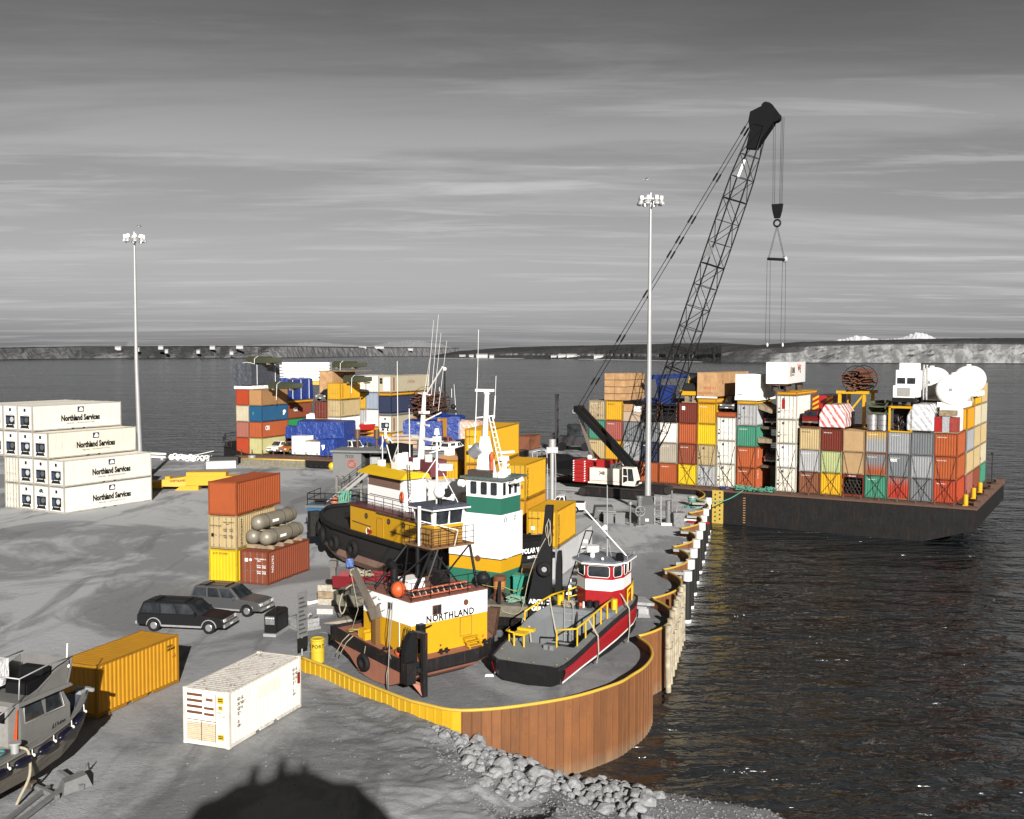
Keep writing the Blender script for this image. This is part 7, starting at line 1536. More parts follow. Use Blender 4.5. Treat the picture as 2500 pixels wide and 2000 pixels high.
def side(fn, sg, z0, z1, out=0.0, flare=.12):
    return [[(x, fn(x)+sg*(out-flare*(1-(z0(x)/max(.1,sheer(x))))), z0(x)), (x, fn(x)+sg*(out-flare*(1-(z1(x)/max(.1,sheer(x))))), z1(x))] for x in XS]
mb = MB(); mb.loft([[(x, ly(x)-.35, .12+.02*max(0,x-8)**1.5), (x, ly(x)-.1, .45), (x, ly(x), sheer(x)-.02), (x, ly(x)-.22, sheer(x)-.02), (x, ry(x)+.22, sheer(x)-.02) if x < 2.2 or x > 7.4 else (x, ly(x)-.24, .3), (x, ry(x), sheer(x)-.02) if x < 2.2 or x > 7.4 else (x, ly(x)-.26, .25), (x, ry(x)+.1, .45), (x, ry(x)+.35, .12+.02*max(0,x-8)**1.5)] for x in XS[:1]], cap=False) if 0 else None
# outer hull skin
mb = MB(); secs = [[(x, ly(x), sheer(x)), (x, ly(x)-.04, .62), (x, ly(x)-.30, .16+.03*max(0,x-7)), (x, (ly(x)+ry(x))/2, .05+.06*max(0,x-7)), (x, ry(x)+.30, .16+.03*max(0,x-7)), (x, ry(x)+.04, .62), (x, ry(x), sheer(x))] for x in XS]
mb.loft(secs, cap=False, closed=False); mb.add(secs[0], [tuple(range(7))]); mb.add(secs[-1], [tuple(range(7))[::-1]]); mb.build('hull', HBLK, rbt)
# red topsides on both sides, proud of the hull, and white line below
for fn, sg in ((ry,-1),(ly,1)):
    mb = MB(); q = []
    for x in XS[1:]: 
        z1 = sheer(x)-.16; z0 = max(.22, stripe(x)); o = .018
        q.append([(x, fn(x)+sg*o-sg*.30*max(0,(.62-z0))/.62*.9, z0), (x, fn(x)+sg*o, max(z0+.02,.64)), (x, fn(x)+sg*(o+.05), z0+(z1-z0)*.72), (x, fn(x)+sg*o, z1)])
    mb.loft(q, cap=False, closed=False); mb.build('topside', REDH, rbt)
    mb = MB(); mb.loft([[(x, fn(x)+sg*.024-sg*.30*max(0,(.62-max(.22,stripe(x))))/.62*.9, max(.22,stripe(x))-.10), (x, fn(x)+sg*.026-sg*.30*max(0,(.62-max(.22,stripe(x))))/.62*.9, max(.22,stripe(x))+.0)] for x in XS[1:]], cap=False, closed=False); mb.build('white_line', WHITEC, rbt)
    MB().loft([[(x, fn(x)+sg*.10, sheer(x)-.19), (x, fn(x)+sg*.10, sheer(x)+.02), (x, fn(x)-sg*.04, sheer(x)+.03), (x, fn(x)-sg*.02, sheer(x)-.19)] for x in XS]).build('rub_rail', plain('rub_black', (.03,.028,.032), .6, noise=.3), rbt)
mb = MB(); mb.loft([[(-.2+.04*abs(y)**2, y, z) for z in (sheer(0)-.55, sheer(0)+.02)] for y in np.linspace(-1.98,1.75,9)], cap=False, closed=False); mb.build('bow_band', HBLK, rbt)
mb = MB(); mb.loft([[(-.19+.05*abs(y)**2+dx, y*.96, z) for z,dx in ((.14,.45),(.72,.0))] for y in np.linspace(-1.98,1.8,9)], cap=False, closed=False); mb.build('bow_lower', BRNG, rbt)
# decks: bow deck, side decks, aft deck, well
def strip(nm, xs, f0, f1, zf, m): mb = MB(); mb.loft([[(x, f0(x), zf(x)), (x, f1(x), zf(x))] for x in xs], cap=False, closed=False); return mb.build(nm, m, rbt)
strip('bow_deck', [-.15,.35,1.2,2,2.9], ry, ly, lambda x: sheer(x)+.005, DGREY)
strip('side_deck', [2.9,4,5,6,7.4], ry, lambda x: ry(x)+.55, lambda x: sheer(x)+.008, DGREY); strip('side_deck', [2.9,4,5,6,7.4], lambda x: ly(x)-.5, ly, lambda x: sheer(x)+.008, DGREY)
strip('aft_deck', [7.4,8,9,10,11,12,12.8], ry, ly, lambda x: sheer(x)+.02, DGREY)
mb = MB(); mb.loft([[(x,ry(x)+.35,2.1),(x,ry(x)+.35,2.42),(x,ly(x)-.3,2.42),(x,ly(x)-.3,2.1)] for x in (7.35,8,9,10,11)]); mb.build('raised_deck', DGREY, rbt)
mb = MB(); a, b = 2.9, 7.4
mb.quad((a,ry(a)+.55,.42),(b,ry(b)+.55,.42),(b,ly(b)-.5,.42),(a,ly(a)-.5,.42)); fl = mb.build('well_floor', plain('well_floor_wet', (.06,.052,.045), .5, noise=.4), rbt)
mb = MB()
for k in range(5): x = a+.4+.85*k; mb.box(x, ry(x)+.6, .42, x+.06, ly(x)-.55, .50)
mb.build('floor_rib', DGREY, rbt)
mb = MB(); n = 8; X = [a+(b-a)*k/n for k in range(n+1)]
mb.loft([[(x, ly(x)-.5, .4), (x, ly(x)-.5, sheer(x))] for x in X], cap=False, closed=False); mb.loft([[(x, ry(x)+.55, .4), (x, ry(x)+.55, sheer(x))] for x in X], cap=False, closed=False)
mb.quad((b,ry(b)+.55,.4),(b,ly(b)-.5,.4),(b,ly(b)-.5,sheer(b)),(b,ry(b)+.55,sheer(b))); mb.quad((a,ry(a)+.55,.4),(a,ly(a)-.5,.4),(a,ly(a)-.5,sheer(a)),(a,ry(a)+.55,sheer(a)))
mb.build('well_wall', DGREY, rbt)
MB().loft([[(x, ly(x)-.55, sheer(x)+.0), (x, ly(x)-.45, sheer(x)+.55*math.sin(min(1,(x-2.6)/2)*math.pi/2)), (x, ly(x)-.38, sheer(x)+.55*math.sin(min(1,(x-2.6)/2)*math.pi/2)), (x, ly(x)-.35, sheer(x))] for x in (2.7,3.3,4.2,5.5,7.0)]).build('coaming', DGREY, rbt)
# rails, bollards, bits
def yrail(pts, name='rail'): mb = MB(); mb.tube(pts, .055, 7); return mb
mb = yrail([(2.7,ry(2.7)+1.5,sheer(2.7)+.95),(3.2,ry(3.2)+.55,sheer(3.2)+.95)]+[(x,ry(x)+.5,sheer(x)+.95) for x in (4.2,5.5,7,8.3)])
for x in (3.2,4.3,5.4,6.4,7.3,8.2): mb.cyl((x,ry(x)+.5,sheer(x)),(x,ry(x)+.5,sheer(x)+.95),.05,n=7)
mb.cyl((2.7,ry(2.7)+1.5,sheer(2.7)),(2.7,ry(2.7)+1.5,sheer(2.7)+.95),.05,n=7); mb.build('rail', YELB, rbt)
mb = yrail([(x,ly(x)-.3,sheer(x)+.98) for x in (4.6,6,7.5,8.6)]); 
for x in (4.6,6,7.3,8.5): mb.cyl((x,ly(x)-.3,sheer(x)-.1),(x,ly(x)-.3,sheer(x)+.98),.05,n=7)
mb.tube([(9,ly(9)-.25,sheer(9)+.95),(10,ly(10)-.2,sheer(10)+1.0),(11.6,ly(11.6)-.15,sheer(11.6)+1.05)], .05, 7).tube([(9,ly(9)-.25,sheer(9)+.5),(11.6,ly(11.6)-.15,sheer(11.6)+.55)], .035, 6)
for x in (9,10.3,11.5): mb.cyl((x,ly(x)-.22,sheer(x)),(x,ly(x)-.22,sheer(x)+.98),.05,n=7)
mb.build('rail', YELB, rbt)
mb = yrail([(10.2,ry(10.2)+.25,sheer(10)+.95),(11.3,ry(11.3)+.25,sheer(11.3)+1.0),(12.4,ry(12.4)+.3,sheer(12.4)+1.05)]).tube([(10.2,ry(10.2)+.25,sheer(10)+.5),(12.4,ry(12.4)+.3,sheer(12.4)+.55)], .035, 6)
for x in (10.2,11.3,12.4): mb.cyl((x,ry(x)+.27,sheer(x)),(x,ry(x)+.27,sheer(x)+1),.05,n=7)
mb.build('rail', YELB, rbt)
mb = MB(); z = sheer(2.4); y0 = ly(2.4)-.15
mb.tube([(2.1,y0-.6,z+.72),(2.3,y0+.0,z+.72),(2.9,y0+.1,z+.75)], .05, 6).box(2.0,y0-1.25,z+.62,2.7,y0-.55,z+.74).box(2.7,y0-1.5,z+.70,3.0,y0-.5,z+.86)
for x,y in ((2.05,y0-1.2),(2.05,y0-.6),(2.7,y0)): mb.cyl((x,y,z),(x,y,z+.7),.055,n=7)
mb.build('tow_rail', YELB, rbt)
for x, y in ((8.1,ly(8.1)-.45),(8.4,ry(8.4)+.5)): MB().cyl((x,y,sheer(x)),(x,y,sheer(x)+.85),.2,n=14).build('bollard', YELB, rbt)
for x, y in ((.1,-1.7),(.02,-.4),(.1,1.1),(1.4,2.1),(1.2,-1.85)): MB().torus((x,y,sheer(x)+.05),(.3,0,1),.08,.022,12,5).build('deck_eye', plain('brass_eye', (.55,.38,.12), .4, .5), rbt)
for y in (-.2,-.55): MB().box(2.15,y-.12,sheer(2)+.0,2.4,y+.12,sheer(2)+.28).build('hatch_lug', GREY, rbt)
MB().bar((7.3,.75,.42),(7.3,.75,2.9),.05).bar((7.3,.2,.42),(7.3,.2,2.9),.05).bar((7.33,.2,.9),(7.33,.75,.9),.05).bar((7.34,.2,1.3),(7.34,.75,1.3),.05).bar((7.36,.2,1.7),(7.36,.75,1.7),.05).bar((7.37,.2,2.1),(7.37,.75,2.1),.05).build('ladder', LGREY, rbt)
MB().tube(catmull([(8.6,.3,2.6),(7.6,.0,2.55),(7.2,-.05,1.6),(7.0,-.15,.7),(6.6,-.5,.5)], 5), .07, 6).build('hose', BLACKW, rbt)
STRAP = plain('sling_cream', (.55,.50,.42), .8)
for x, zz in ((4.6,.0),(9.4,.0)):
    MB().loft([[(x+dx,y,z) for dx,w in ((-.1,0),(.1,0)) for y,z in ((yy,z_),)] for yy,z_ in ((ry(x)+.5,sheer(x)+1.0),(ry(x)-.12,sheer(x)+.05),(ry(x)-.16,sheer(x)*.5),(ry(x)-.05,.2),(ry(x)+.4,.05))], cap=False, closed=False).build('lifting_sling', STRAP, rbt)
MB().loft([[(4.6+dx,y,z) for dx in (-.11,.11)] for y,z in ((ly(4.6)+.06,1.2),(ly(4.6)-.2,sheer(4.6)+.6),(ly(4.6)-.6,sheer(4.6)+.1),(ly(4.6)-.75,.6),(ly(4.6)-1.1,.44))], cap=False, closed=False).build('lifting_sling', STRAP, rbt)
MB().loft([[(7.2+dx,y,z) for dx in (-.1,.1)] for y,z in ((ly(7.2)-.3,sheer(7.2)+1),(ly(7.2)-.7,1.2),(ly(7.2)-.9,.45))], cap=False, closed=False).build('lifting_sling', STRAP, rbt)
# wheelhouse with facetted front
wp = [(8.45,-.15),(8.65,-1.75),(9.6,-2.15),(11.4,-2.05),(11.4,.2),(9.4,.75)]
def ws(z, k): c = (10,-.8); return [(c[0]+(x-c[0])*k, c[1]+(y-c[1])*k, z) for x, y in wp]
zb = 2.3
MB().loft([ws(zb,1.0), ws(3.4,1.0)]).build('wheelhouse_lower', REDH, rbt); MB().loft([ws(3.4,1.004), ws(4.08,1.004)]).build('wheelhouse_band', WHITEC, rbt); MB().loft([ws(4.08,1.0), ws(5.05,1.0)]).build('wheelhouse_upper', REDH, rbt)
MB().loft([ws(5.05,1.2), ws(5.13,1.2), ws(5.2,1.14)]).build('wheelhouse_roof', plain('roof_blue_grey', (.18,.20,.23), .5, noise=.15), rbt); MB().loft([ws(5.02,1.215), ws(5.1,1.215)]).build('roof_edge', WHITE, rbt)
for i in range(6):
    p = Vector((*wp[i],0)); q = Vector((*wp[(i+1)%6],0)); d = (q-p); L_ = d.length; d.normalize(); nrm = Vector((d.y,-d.x,0)) 
    if nrm.dot(Vector((10,-.8,0))-p) > 0: nrm = -nrm
    if i == 3: continue
    n_ = 2 if L_ > 1.7 and i not in (0,) else 1
    for k in range(n_):
        s0 = L_*(k+.0)/n_+.14; s1 = L_*(k+1)/n_-.14
        def rr_(s, z, o): v = p+d*s+nrm*o; return (v.x, v.y, z)
        def rect(a0,a1,z0,z1,o,c=.1): return [rr_(a0+c,z0,o),rr_(a1-c,z0,o),rr_(a1,z0+c,o),rr_(a1,z1-c,o),rr_(a1-c,z1,o),rr_(a0+c,z1,o),rr_(a0,z1-c,o),rr_(a0,z0+c,o)]
        fr = MB(); fr.tube(rect(s0,s1,4.22,4.90,.02), .02, 5, True); fo = fr.build('window', WHITE, rbt)
        MB().prism(rect(s0+.02,s1-.02,4.24,4.88,.012), nrm*.01).build('pane', GLASS, fo)
mb = MB(); mb.cyl((10.2,-.9,5.15),(10.1,-.9,9.6),.045,.03,7).bar((10.1,-1.5,8.0),(10.1,-.3,8.0),.05).bar((10.15,-1.2,5.2),(10.15,-.95,6.4),.03); mb.build('mast', LGREY, rbt)
MB().cyl((10.6,-2.0,5.25),(8.9,.1,8.2),.045,n=7).build('boom', WHITEC, rbt); MB().sphere((10.2,-.75,7.0),.16).box(10.1,-.9,6.85,10.3,-.6,7.05).build('lamp', WHITEC, rbt)
MB().cyl((9.6,-.15,5.55),(9.6,-.15,5.9),.42,.42,18).cyl((9.6,-.15,5.2),(9.6,-.15,5.55),.15).build('radar_dome', WHITEC, rbt); MB().cyl((9.0,-2.15,5.3),(9.3,-2.0,5.5),.24,n=14).build('speaker', INK, rbt); MB().sphere((8.8,-1.1,5.3),.09).build('lamp', WHITE, rbt)
railing([(9.2,.6,5.18),(11.4,.2,5.18),(11.5,-2.2,5.18),(9.6,-2.4,5.18)], .25, LGREY, rbt, 1.5, .02, 1, 'roof_rail')
for k,(x,y) in enumerate(((8.1,-.55),(8.2,-.95))): MB().cyl((x,y,2.42),(x,y,2.42+.42),.16,.18,14).torus((x,y,2.42+.36),(0,0,1),.185,.02,14,4).build('bucket', BLACK, rbt)
MB().cyl((8.0,-.2,2.42),(8.0,-.2,2.42+.35),.07,.05).build('bottle', WHITEC, rbt); MB().sphere((8.0,.02,2.42+.14),.14).build('small_float', ORANGE, rbt)
rr = random.Random(2); mb = MB()
for k in range(16): a = rr.random()*6.3; mb.tube(catmull([(7.95+rr.uniform(-.35,.35),.75+rr.uniform(-.4,.4),2.42+rr.random()*.3) for _ in range(5)], 3), .022, 4)
mb.build('rope_pile', ROPE, rbt); MB().box(9.0,1.1,sheer(9)+.0,9.9,1.75,sheer(9)+.25).build('hatch', DGREY, rbt)
for k in range(3): MB().box(2+4*k,-1.0,.0,2.3+4*k,1.2,.16).build('keel_block', DKWOOD, rbt)

# ---- grey aluminium boat at the left edge
ALU = paint('aluminium_hull', (.20,.18,.15), .5, .2, .05, .35); ALUH = paint('aluminium_house', (.23,.225,.215), .45, .2, .03, .25)
gb = thing('aluminium_boat', 'grey aluminium fishing boat with round fenders at the left edge', 'boat', (-18.9,45.6,0), R(71.3))
GS_ = [(-14,1.75,1.95,.28,.8),(-10,1.8,1.98,.25,.75),(-7,1.8,2.05,.25,.75),(-4.5,1.72,2.15,.28,.78),(-2.8,1.45,2.3,.38,.9),(-1.6,1.05,2.45,.62,1.15),(-.7,.6,2.6,1.05,1.5),(-.1,.2,2.72,1.7,2.0)]
mb = MB(); mb.loft([[(x,hw*1.0,zs),(x,hw*.97,(zs+zc)/2),(x,hw*.80,zc),(x,0,zk),(x,-hw*.80,zc),(x,-hw*.97,(zs+zc)/2),(x,-hw,zs),(x,-hw*.9,zs-.02),(x,0,zs-.3),(x,hw*.9,zs-.02)] for x,hw,zs,zk,zc in GS_]); mb.build('hull', ALU, gb)
for f, th in ((1.0,.05),(.62,.03),(.34,.03)):
    for sg in (-1,1): MB().tube([(x, sg*(hw*(1.02 if f > .9 else .985 if f > .5 else .9)), zc+(zs-zc)*f) for x,hw,zs,zk,zc in GS_], th if f < .9 else .06, 6).build('rub_strake', ALUH, gb)
MB().loft([[(x, sg*(hw+.02), zs),(x, sg*(hw-.25), zs+.02),(x, sg*(hw-.25), zs-.05),(x, sg*(hw+.02), zs-.08)] for sg in (-1,) for x,hw,zs,zk,zc in GS_[1:]]).build('gunwale', ALUH, gb)
FEND = plain('fender_navy', (.012,.012,.03), .25, noise=.2)
for k in range(8):
    x = -1.3-1.28*k; hw = float(np.interp(x,[g[0] for g in GS_],[g[1] for g in GS_])); hw2 = float(np.interp(x-.9,[g[0] for g in GS_],[g[1] for g in GS_])); zs = float(np.interp(x,[g[0] for g in GS_],[g[2] for g in GS_])); zs2 = float(np.interp(x-.9,[g[0] for g in GS_],[g[2] for g in GS_]))
    a, b = Vector((x,-hw-.16,zs-.28)), Vector((x-.95,-hw2-.16,zs2-.28)); d = (b-a); mb = MB(); mb.s = True; n = 10; secs = []
    for i in range(n+1):
        t_ = i/n; r_ = .17*math.sqrt(max(.02,1-(2*t_-1)**4)); c = a+d*t_; secs.append([(c.x, c.y+r_*math.cos(q), c.z+r_*math.sin(q)) for q in [2*math.pi*j/10 for j in range(10)]])
    mb.loft(secs); f_ = mb.build('fender', FEND, gb); MB().sphere(a+Vector((.08,0,.03)),.07).bar(a, a+Vector((.15,.15,.3)),.03).build('fender_end', WHITEC, f_)
MB().box(-5.0,-1.22,1.85,-2.3,1.22,3.0).build('house_lower', ALUH, gb); mb = MB(); mb.hexa([(-5.0,-1.22,3.0),(-2.3,-1.22,3.0),(-2.3,1.22,3.0),(-5.0,1.22,3.0)],[(-5.0,-1.12,3.78),(-2.7,-1.12,3.78),(-2.7,1.12,3.78),(-5.0,1.12,3.78)]); mb.build('house_upper', ALUH, gb)
for x0,x1 in ((-4.75,-3.75),(-3.65,-2.75)): w = MB().hexa([(x0,-1.23,3.02),(x1,-1.23,3.02),(x1,-1.19,3.02),(x0,-1.19,3.02)],[(x0+.06,-1.145,3.66),(x1-.1,-1.145,3.66),(x1-.1,-1.11,3.66),(x0+.06,-1.11,3.66)]).build('window', GLASS, gb)
mb = MB(); mb.tube([(-4.8,-1.235,2.98),(-2.65,-1.235,2.98),(-2.78,-1.14,3.72),(-4.75,-1.14,3.72)], .03, 5, True); mb.build('window_frame', LGREY, gb)
for y in (-.9,-.1): MB().hexa([(-2.32,y,3.02),(-2.27,y,3.02),(-2.27,y+.7,3.02),(-2.32,y+.7,3.02)],[(-2.66,y,3.66),(-2.62,y,3.66),(-2.62,y+.7,3.66),(-2.66,y+.7,3.66)]).build('window', GLASS, gb)
MB().box(-5.05,-.62,2.0,-5.0,.02,3.65).build('door', plain('door_aluminium', (.36,.35,.33), .4, .2), gb); w = MB().box(-5.08,-.48,2.95,-5.05,-.2,3.4).build('window', INK, gb)
MB().hexa([(-5.3,-1.45,3.78),(-2.3,-1.40,3.78),(-2.3,1.40,3.78),(-5.3,1.45,3.78)],[(-5.2,-1.35,3.9),(-2.35,-1.3,3.9),(-2.35,1.3,3.9),(-5.2,1.35,3.9)]).build('house_roof', ALUH, gb)
mb = MB(); cs = [(-5.0,3.92),(-4.2,4.15),(-3.4,4.55),(-2.5,4.85)]
mb.loft([[(x,-1.25,3.88),(x+.12,-1.30,z),(x+.12,-1.22,z),(x,-1.15,3.88)] for x,z in cs]); mb.loft([[(x,1.25,3.88),(x+.12,1.30,z),(x+.12,1.22,z),(x,1.15,3.88)] for x,z in cs]); mb.loft([[(-2.5,y,3.88),(-2.2,y,4.85),(-2.12,y,4.82),(-2.42,y,3.88)] for y in (-1.27,0,1.27)]); mb.build('bridge_cowl', ALUH, gb)
mb = MB(); mb.tube([(-5.1,-1.25,3.9),(-5.1,-1.3,4.85),(-3.6,-1.32,5.0),(-2.2,-1.3,4.95)], .03, 6).tube([(-5.1,1.25,3.9),(-5.1,1.3,4.85),(-2.2,1.3,4.95)], .03, 6).tube([(-5.1,-1.3,4.85),(-5.1,1.3,4.85)], .03, 6).tube([(-6.5,-1.2,3.6),(-5.1,-1.3,4.0)], .03, 6); mb.build('bridge_rail', LGREY, gb)
MB().box(-4.3,-.9,3.9,-3.2,.2,4.35).box(-3.0,-.5,3.9,-2.6,.7,4.6).build('console_box', INK, gb); MB().cyl((-4.6,.45,3.9),(-4.6,.45,4.3),.08).cyl((-4.6,.45,4.3),(-4.6,.45,4.55),.42,.46,16).box(-4.98,.1,4.5,-4.2,.8,5.3).build('wrapped_radar', TWHT, gb)
MB().cyl((-2.3,-1.1,4.9),(-2.25,-1.1,5.5),.03,n=6).sphere((-2.4,-1.25,4.6),.09).build('stub_aerial', WHITEC, gb); MB().cyl((-6.2,.4,2.0),(-6.2,.4,4.6),.1,n=10).build('exhaust_stack', plain('copper_stack', (.22,.10,.03), .4, .5), gb); MB().sphere((-6.2,.4,4.9),.17,.17,.42).build('black_float', INK, gb)
MB().loft([[(-5.15,-1.15+.05*k,2.05),(-5.1,-1.0+.05*k,2.05),(-5.1,-1.12,3.6),(-5.12,-1.2,3.6)] for k in range(3)]).build('orange_raincoat', ORANGE, gb)
lettering('613400', gb, (-3.35,-1.235,2.2), (1,0,0), (0,0,1), .34, INK, .75, .004)
MB().cyl((-5.6,-1.5,2.0),(-5.6,-1.5,2.5),.16,n=12).cyl((-5.6,-1.5,2.46),(-5.6,-1.5,2.54),.24,n=12).build('bollard', LGREY, gb); MB().tube(catmull([(-5.5,-1.5,2.3),(-5.3,-1.85,2.1),(-5.35,-1.95,1.2),(-5.6,-1.7,.4),(-5.7,-1.6,.1)], 5), .06, 6).build('hanging_rope', ROPE, gb)
MB().tube(catmull([(-6.4,-1.1,2.1),(-6.1,-.8,2.25),(-5.7,-1.1,2.15),(-6.2,-1.3,2.2),(-6.6,-.9,2.2)], 4), .05, 6).build('teal_rope', plain('teal_rope', (.08,.3,.3), .9), gb)
MB().hexa([(-1.6,-.9,2.35),(-.5,-.35,2.5),(-.5,.35,2.5),(-1.6,.9,2.35)],[(-1.6,-.8,2.6),(-.6,-.25,2.7),(-.6,.25,2.7),(-1.6,.8,2.6)]).build('foredeck', plain('foredeck_blue_grey', (.13,.15,.20), .5), gb); mb = MB(); mb.box(-.45,-.15,2.6,.2,.15,2.8).box(-.1,-.5,2.7,.0,.5,2.85); mb.build('anchor_roller', LGREY, gb)
CRD = plain('cradle_grey', (.24,.24,.24), .6, .2)
t0 = thing('boat_cradle', 'grey steel hauling cradle lying under and beside the aluminium boat', 'cradle', (-18.9,45.6,0), R(71.3))
mb = MB(); mb.bar((-9.5,-3.4,.12),(-3.0,-2.1,.2),.18,.14).bar((-9.3,-2.9,.10),(-4,-1.6,.15),.14).bar((-3.6,-2.9,.12),(-3.0,-1.2,.3),.2).bar((-4.6,-2.6,.1),(-4.2,-1,.2),.16); mb.build('beam', CRD, t0); MB().hexa([(-4.3,-2.6,.02),(-3.1,-3.0,.02),(-2.7,-2.3,.02),(-3.7,-1.8,.02)],[(-4.1,-2.5,.45),(-3.2,-2.8,.5),(-2.9,-2.35,.5),(-3.7,-2.0,.42)]).build('pad', CRD, t0)
MB().tube([(-3.2,-2.5,.4),(-2.4,-2.2,.6),(-1.8,-1.7,.05)], .025, 5).build('tripod_arm', CRD, t0)
for k in range(4): MB().box(-12+2.6*k,-.9,0,-11.7+2.6*k,.9,.28).build('keel_block', DKWOOD, t0)

# ---- grey stilt house on its blue barge
sb = thing('stilt_house_barge', 'grey deck house with life ring standing on stilts above a blue barge', 'barge', (-19.4,100.0,0), R(-8))
MB().box(-.3,0,.0,9,8,2.95).build('barge_hull', paint('barge_blue', (.03,.14,.27), .55, 0, .15, .35), sb); MB().box(-.5,-.15,2.75,9.2,8,2.98).build('barge_deck', plain('blue_grey_deck', (.12,.15,.17), .7), sb)
MB().box(1.3,3.0,5.5,4.2,6.2,7.85).build('house', paint('house_mid_grey', (.19,.19,.185), .6, 0, .03, .2), sb); MB().box(1.1,2.7,7.85,8.6,6.6,8.05).build('house_roof', plain('roof_mid_grey', (.2,.205,.21), .6), sb); MB().box(4.2,4.5,5.5,8.4,6.2,7.8).build('dark_bay', plain('bay_dark', (.018,.016,.015), .8), sb)
lettering('75320', sb, (2.55,2.985,7.3), (1,0,0), (0,0,1), .42, INK, .85); MB().torus((3.25,2.95,6.75),(0,1,0),.34,.10,20,8).build('life_ring', plain('ring_red', (.62,.12,.08), .6, noise=.4), sb)
mb = MB()
for x in (1.5,2.1,2.8,4.0,6,8): mb.box(x,3.2,2.98,x+.22,3.42,5.5)
mb.bar((1.4,3.3,4.4),(4.1,3.3,4.4),.12); mb.build('stilt', paint('stilt_grey', (.2,.19,.16), .6, 0, .15, .3), sb)
mb = MB(); mb.bar((1.0,1.5,3.0),(4.6,2.2,6.0),.5,.08).bar((1.6,1.2,3.0),(5.2,1.9,6.0),.08,.3); mb.build('stair', plain('stair_grey', (.3,.29,.27), .6), sb)
railing([(-.3,.0,2.98),(3.2,.0,2.98)], 1.15, BLACKW, sb, 1.4, .05, 2); railing([(-.3,.0,2.98),(-.3,4,2.98)], 1.15, BLACKW, sb, 1.4, .04, 2); railing([(2.6,1.8,4.4),(4.8,2.2,6.1)], .9, BLACKW, sb, .8, .03, 2)
MB().sphere((2.2,.7,3.3),.42).build('orange_float', plain('float_coral', (.6,.2,.12), .5), sb); rr = random.Random(8); mb = MB()
for k in range(16): x = 2.9+.07*k; mb.tube(catmull([(x,.3,4.4),(x+rr.uniform(-.1,.1),-.12,3.9),(x+rr.uniform(-.2,.2),-.22,3.2-rr.random()*.7),(x+.06,-.15,3.4)], 4), .05, 5)
mb.build('net_curtain', plain('mint_net', (.17,.42,.30), .9), sb); MB().box(.2,.8,3.0,1.2,1.4,3.4).build('deck_box', BLACKW, sb)
mb = MB(); mb.bar((4.8,4.2,5.6),(4.8,4.2,7.8),.08).bar((4.8,4.2,7.6),(6.2,4.2,7.6),.06).box(4.9,4.1,6.6,5.8,4.4,7.4); mb.build('hoist', LGREY, sb); mb = MB()
mb.bar((5.6,5,8.05),(6.4,4,9.6),.07).bar((7.4,5,8.05),(6.4,4,9.6),.07).cyl((6.4,4,9.2),(6.4,4,10.2),.12); mb.build('tripod', WHITE, sb)
for k,x in enumerate((3.0,5.0)): MB().cyl((x,5.8,8.05),(x,5.8,9.0),.14,n=10).cyl((x,5.8,9.0),(x,5.8,9.9),.3,n=12).build('exhaust_pot', plain('pot_brown', (.16,.09,.06), .5, .4), sb)
# white cabin cruiser between the tug and the yellow containers
t0 = thing('cabin_boat', 'white cabin boat with dark windows between the yellow tug and the yellow container', 'boat', (-10.6,97.2,0), R(-6))
MB().loft([[(x,y*w,z) for y,z in ((-.5,.3),(.5,.3),(1,2.9),(-1,2.9))] for x,w in ((-3,1.4),(2,1.5),(5,1.1),(7,.2))]).build('hull', WHITE, t0); MB().box(-1.2,-1.3,2.9,3.0,1.3,6.0).build('cabin', WHITEC, t0, bevel=.15); MB().hexa([(-1.3,-1.5,6.0),(4.4,-1.5,5.9),(4.4,1.5,5.9),(-1.3,1.5,6.0)],[(-1,-1.2,6.45),(3.8,-1.2,6.3),(3.8,1.2,6.3),(-1,1.2,6.45)]).build('cabin_roof', plain('roof_tan', (.42,.36,.28), .5), t0)
for x in (1.1,2.1): MB().box(x,-1.33,4.3,x+.8,-1.28,5.5).build('window', GLASS, t0)
for k in range(3): MB().box(-2+3*k,-1,0,-1.7+3*k,1,.3).build('keel_block', DKWOOD, t0)

# ------------------------------------------------------------------ crawler crane
cr = thing('crawler_crane', 'big lattice boom crawler crane with white cab and red counterweights', 'crane', (14.3,129.5,0), ra)
TRK = paint('track_steel', (.055,.048,.042), .7, .2, .3, .5); CRW = paint('crane_cream', (.62,.58,.49), .45, 0, .05, .15); CRR = paint('crane_red', (.50,.02,.02), .45, 0, .05, .15); BOOMK = plain('boom_black', (.012,.012,.013), .5)
for y in (-3.6,2.6):
    prf = [(-4.9,.55),(-4.6,.15),(-4.2,0),(4.2,0),(4.6,.15),(4.9,.6),(4.6,1.05),(4.2,1.2),(-4.2,1.2),(-4.6,1.05)]
    tk = MB().prism([(x,y+.1,z*.86+.08) for x,z in prf], (0,.8,0)).build('track_frame', BLACKW, cr)
    mb = MB(); P_ = resample([(x,z) for x,z in prf]+[prf[0]], .34)
    for i in range(len(P_)-1): a, b = P_[i], P_[i+1]; mb.bar((a[0],y+.5,a[1]),(b[0],y+.5,b[1]),1.05,.07) if abs(b[0]-a[0]) > .01 else mb.bar((a[0],y+.5,a[1]),(b[0],y+.5,b[1]),1.05,.07,(0,1,0))
    mb.build('track_shoes', TRK, tk); MB().cyl((-4.35,y-.02,.6),(-4.35,y+1.0,.6),.46,n=16).cyl((4.35,y-.02,.6),(4.35,y+1.0,.6),.46,n=16).build('sprocket', TRK, tk)
MB().box(-1.6,-2.8,.45,1.6,2.8,1.0).cyl((0,0,.9),(0,0,1.4),1.3,n=24).build('carbody', BLACKW, cr)
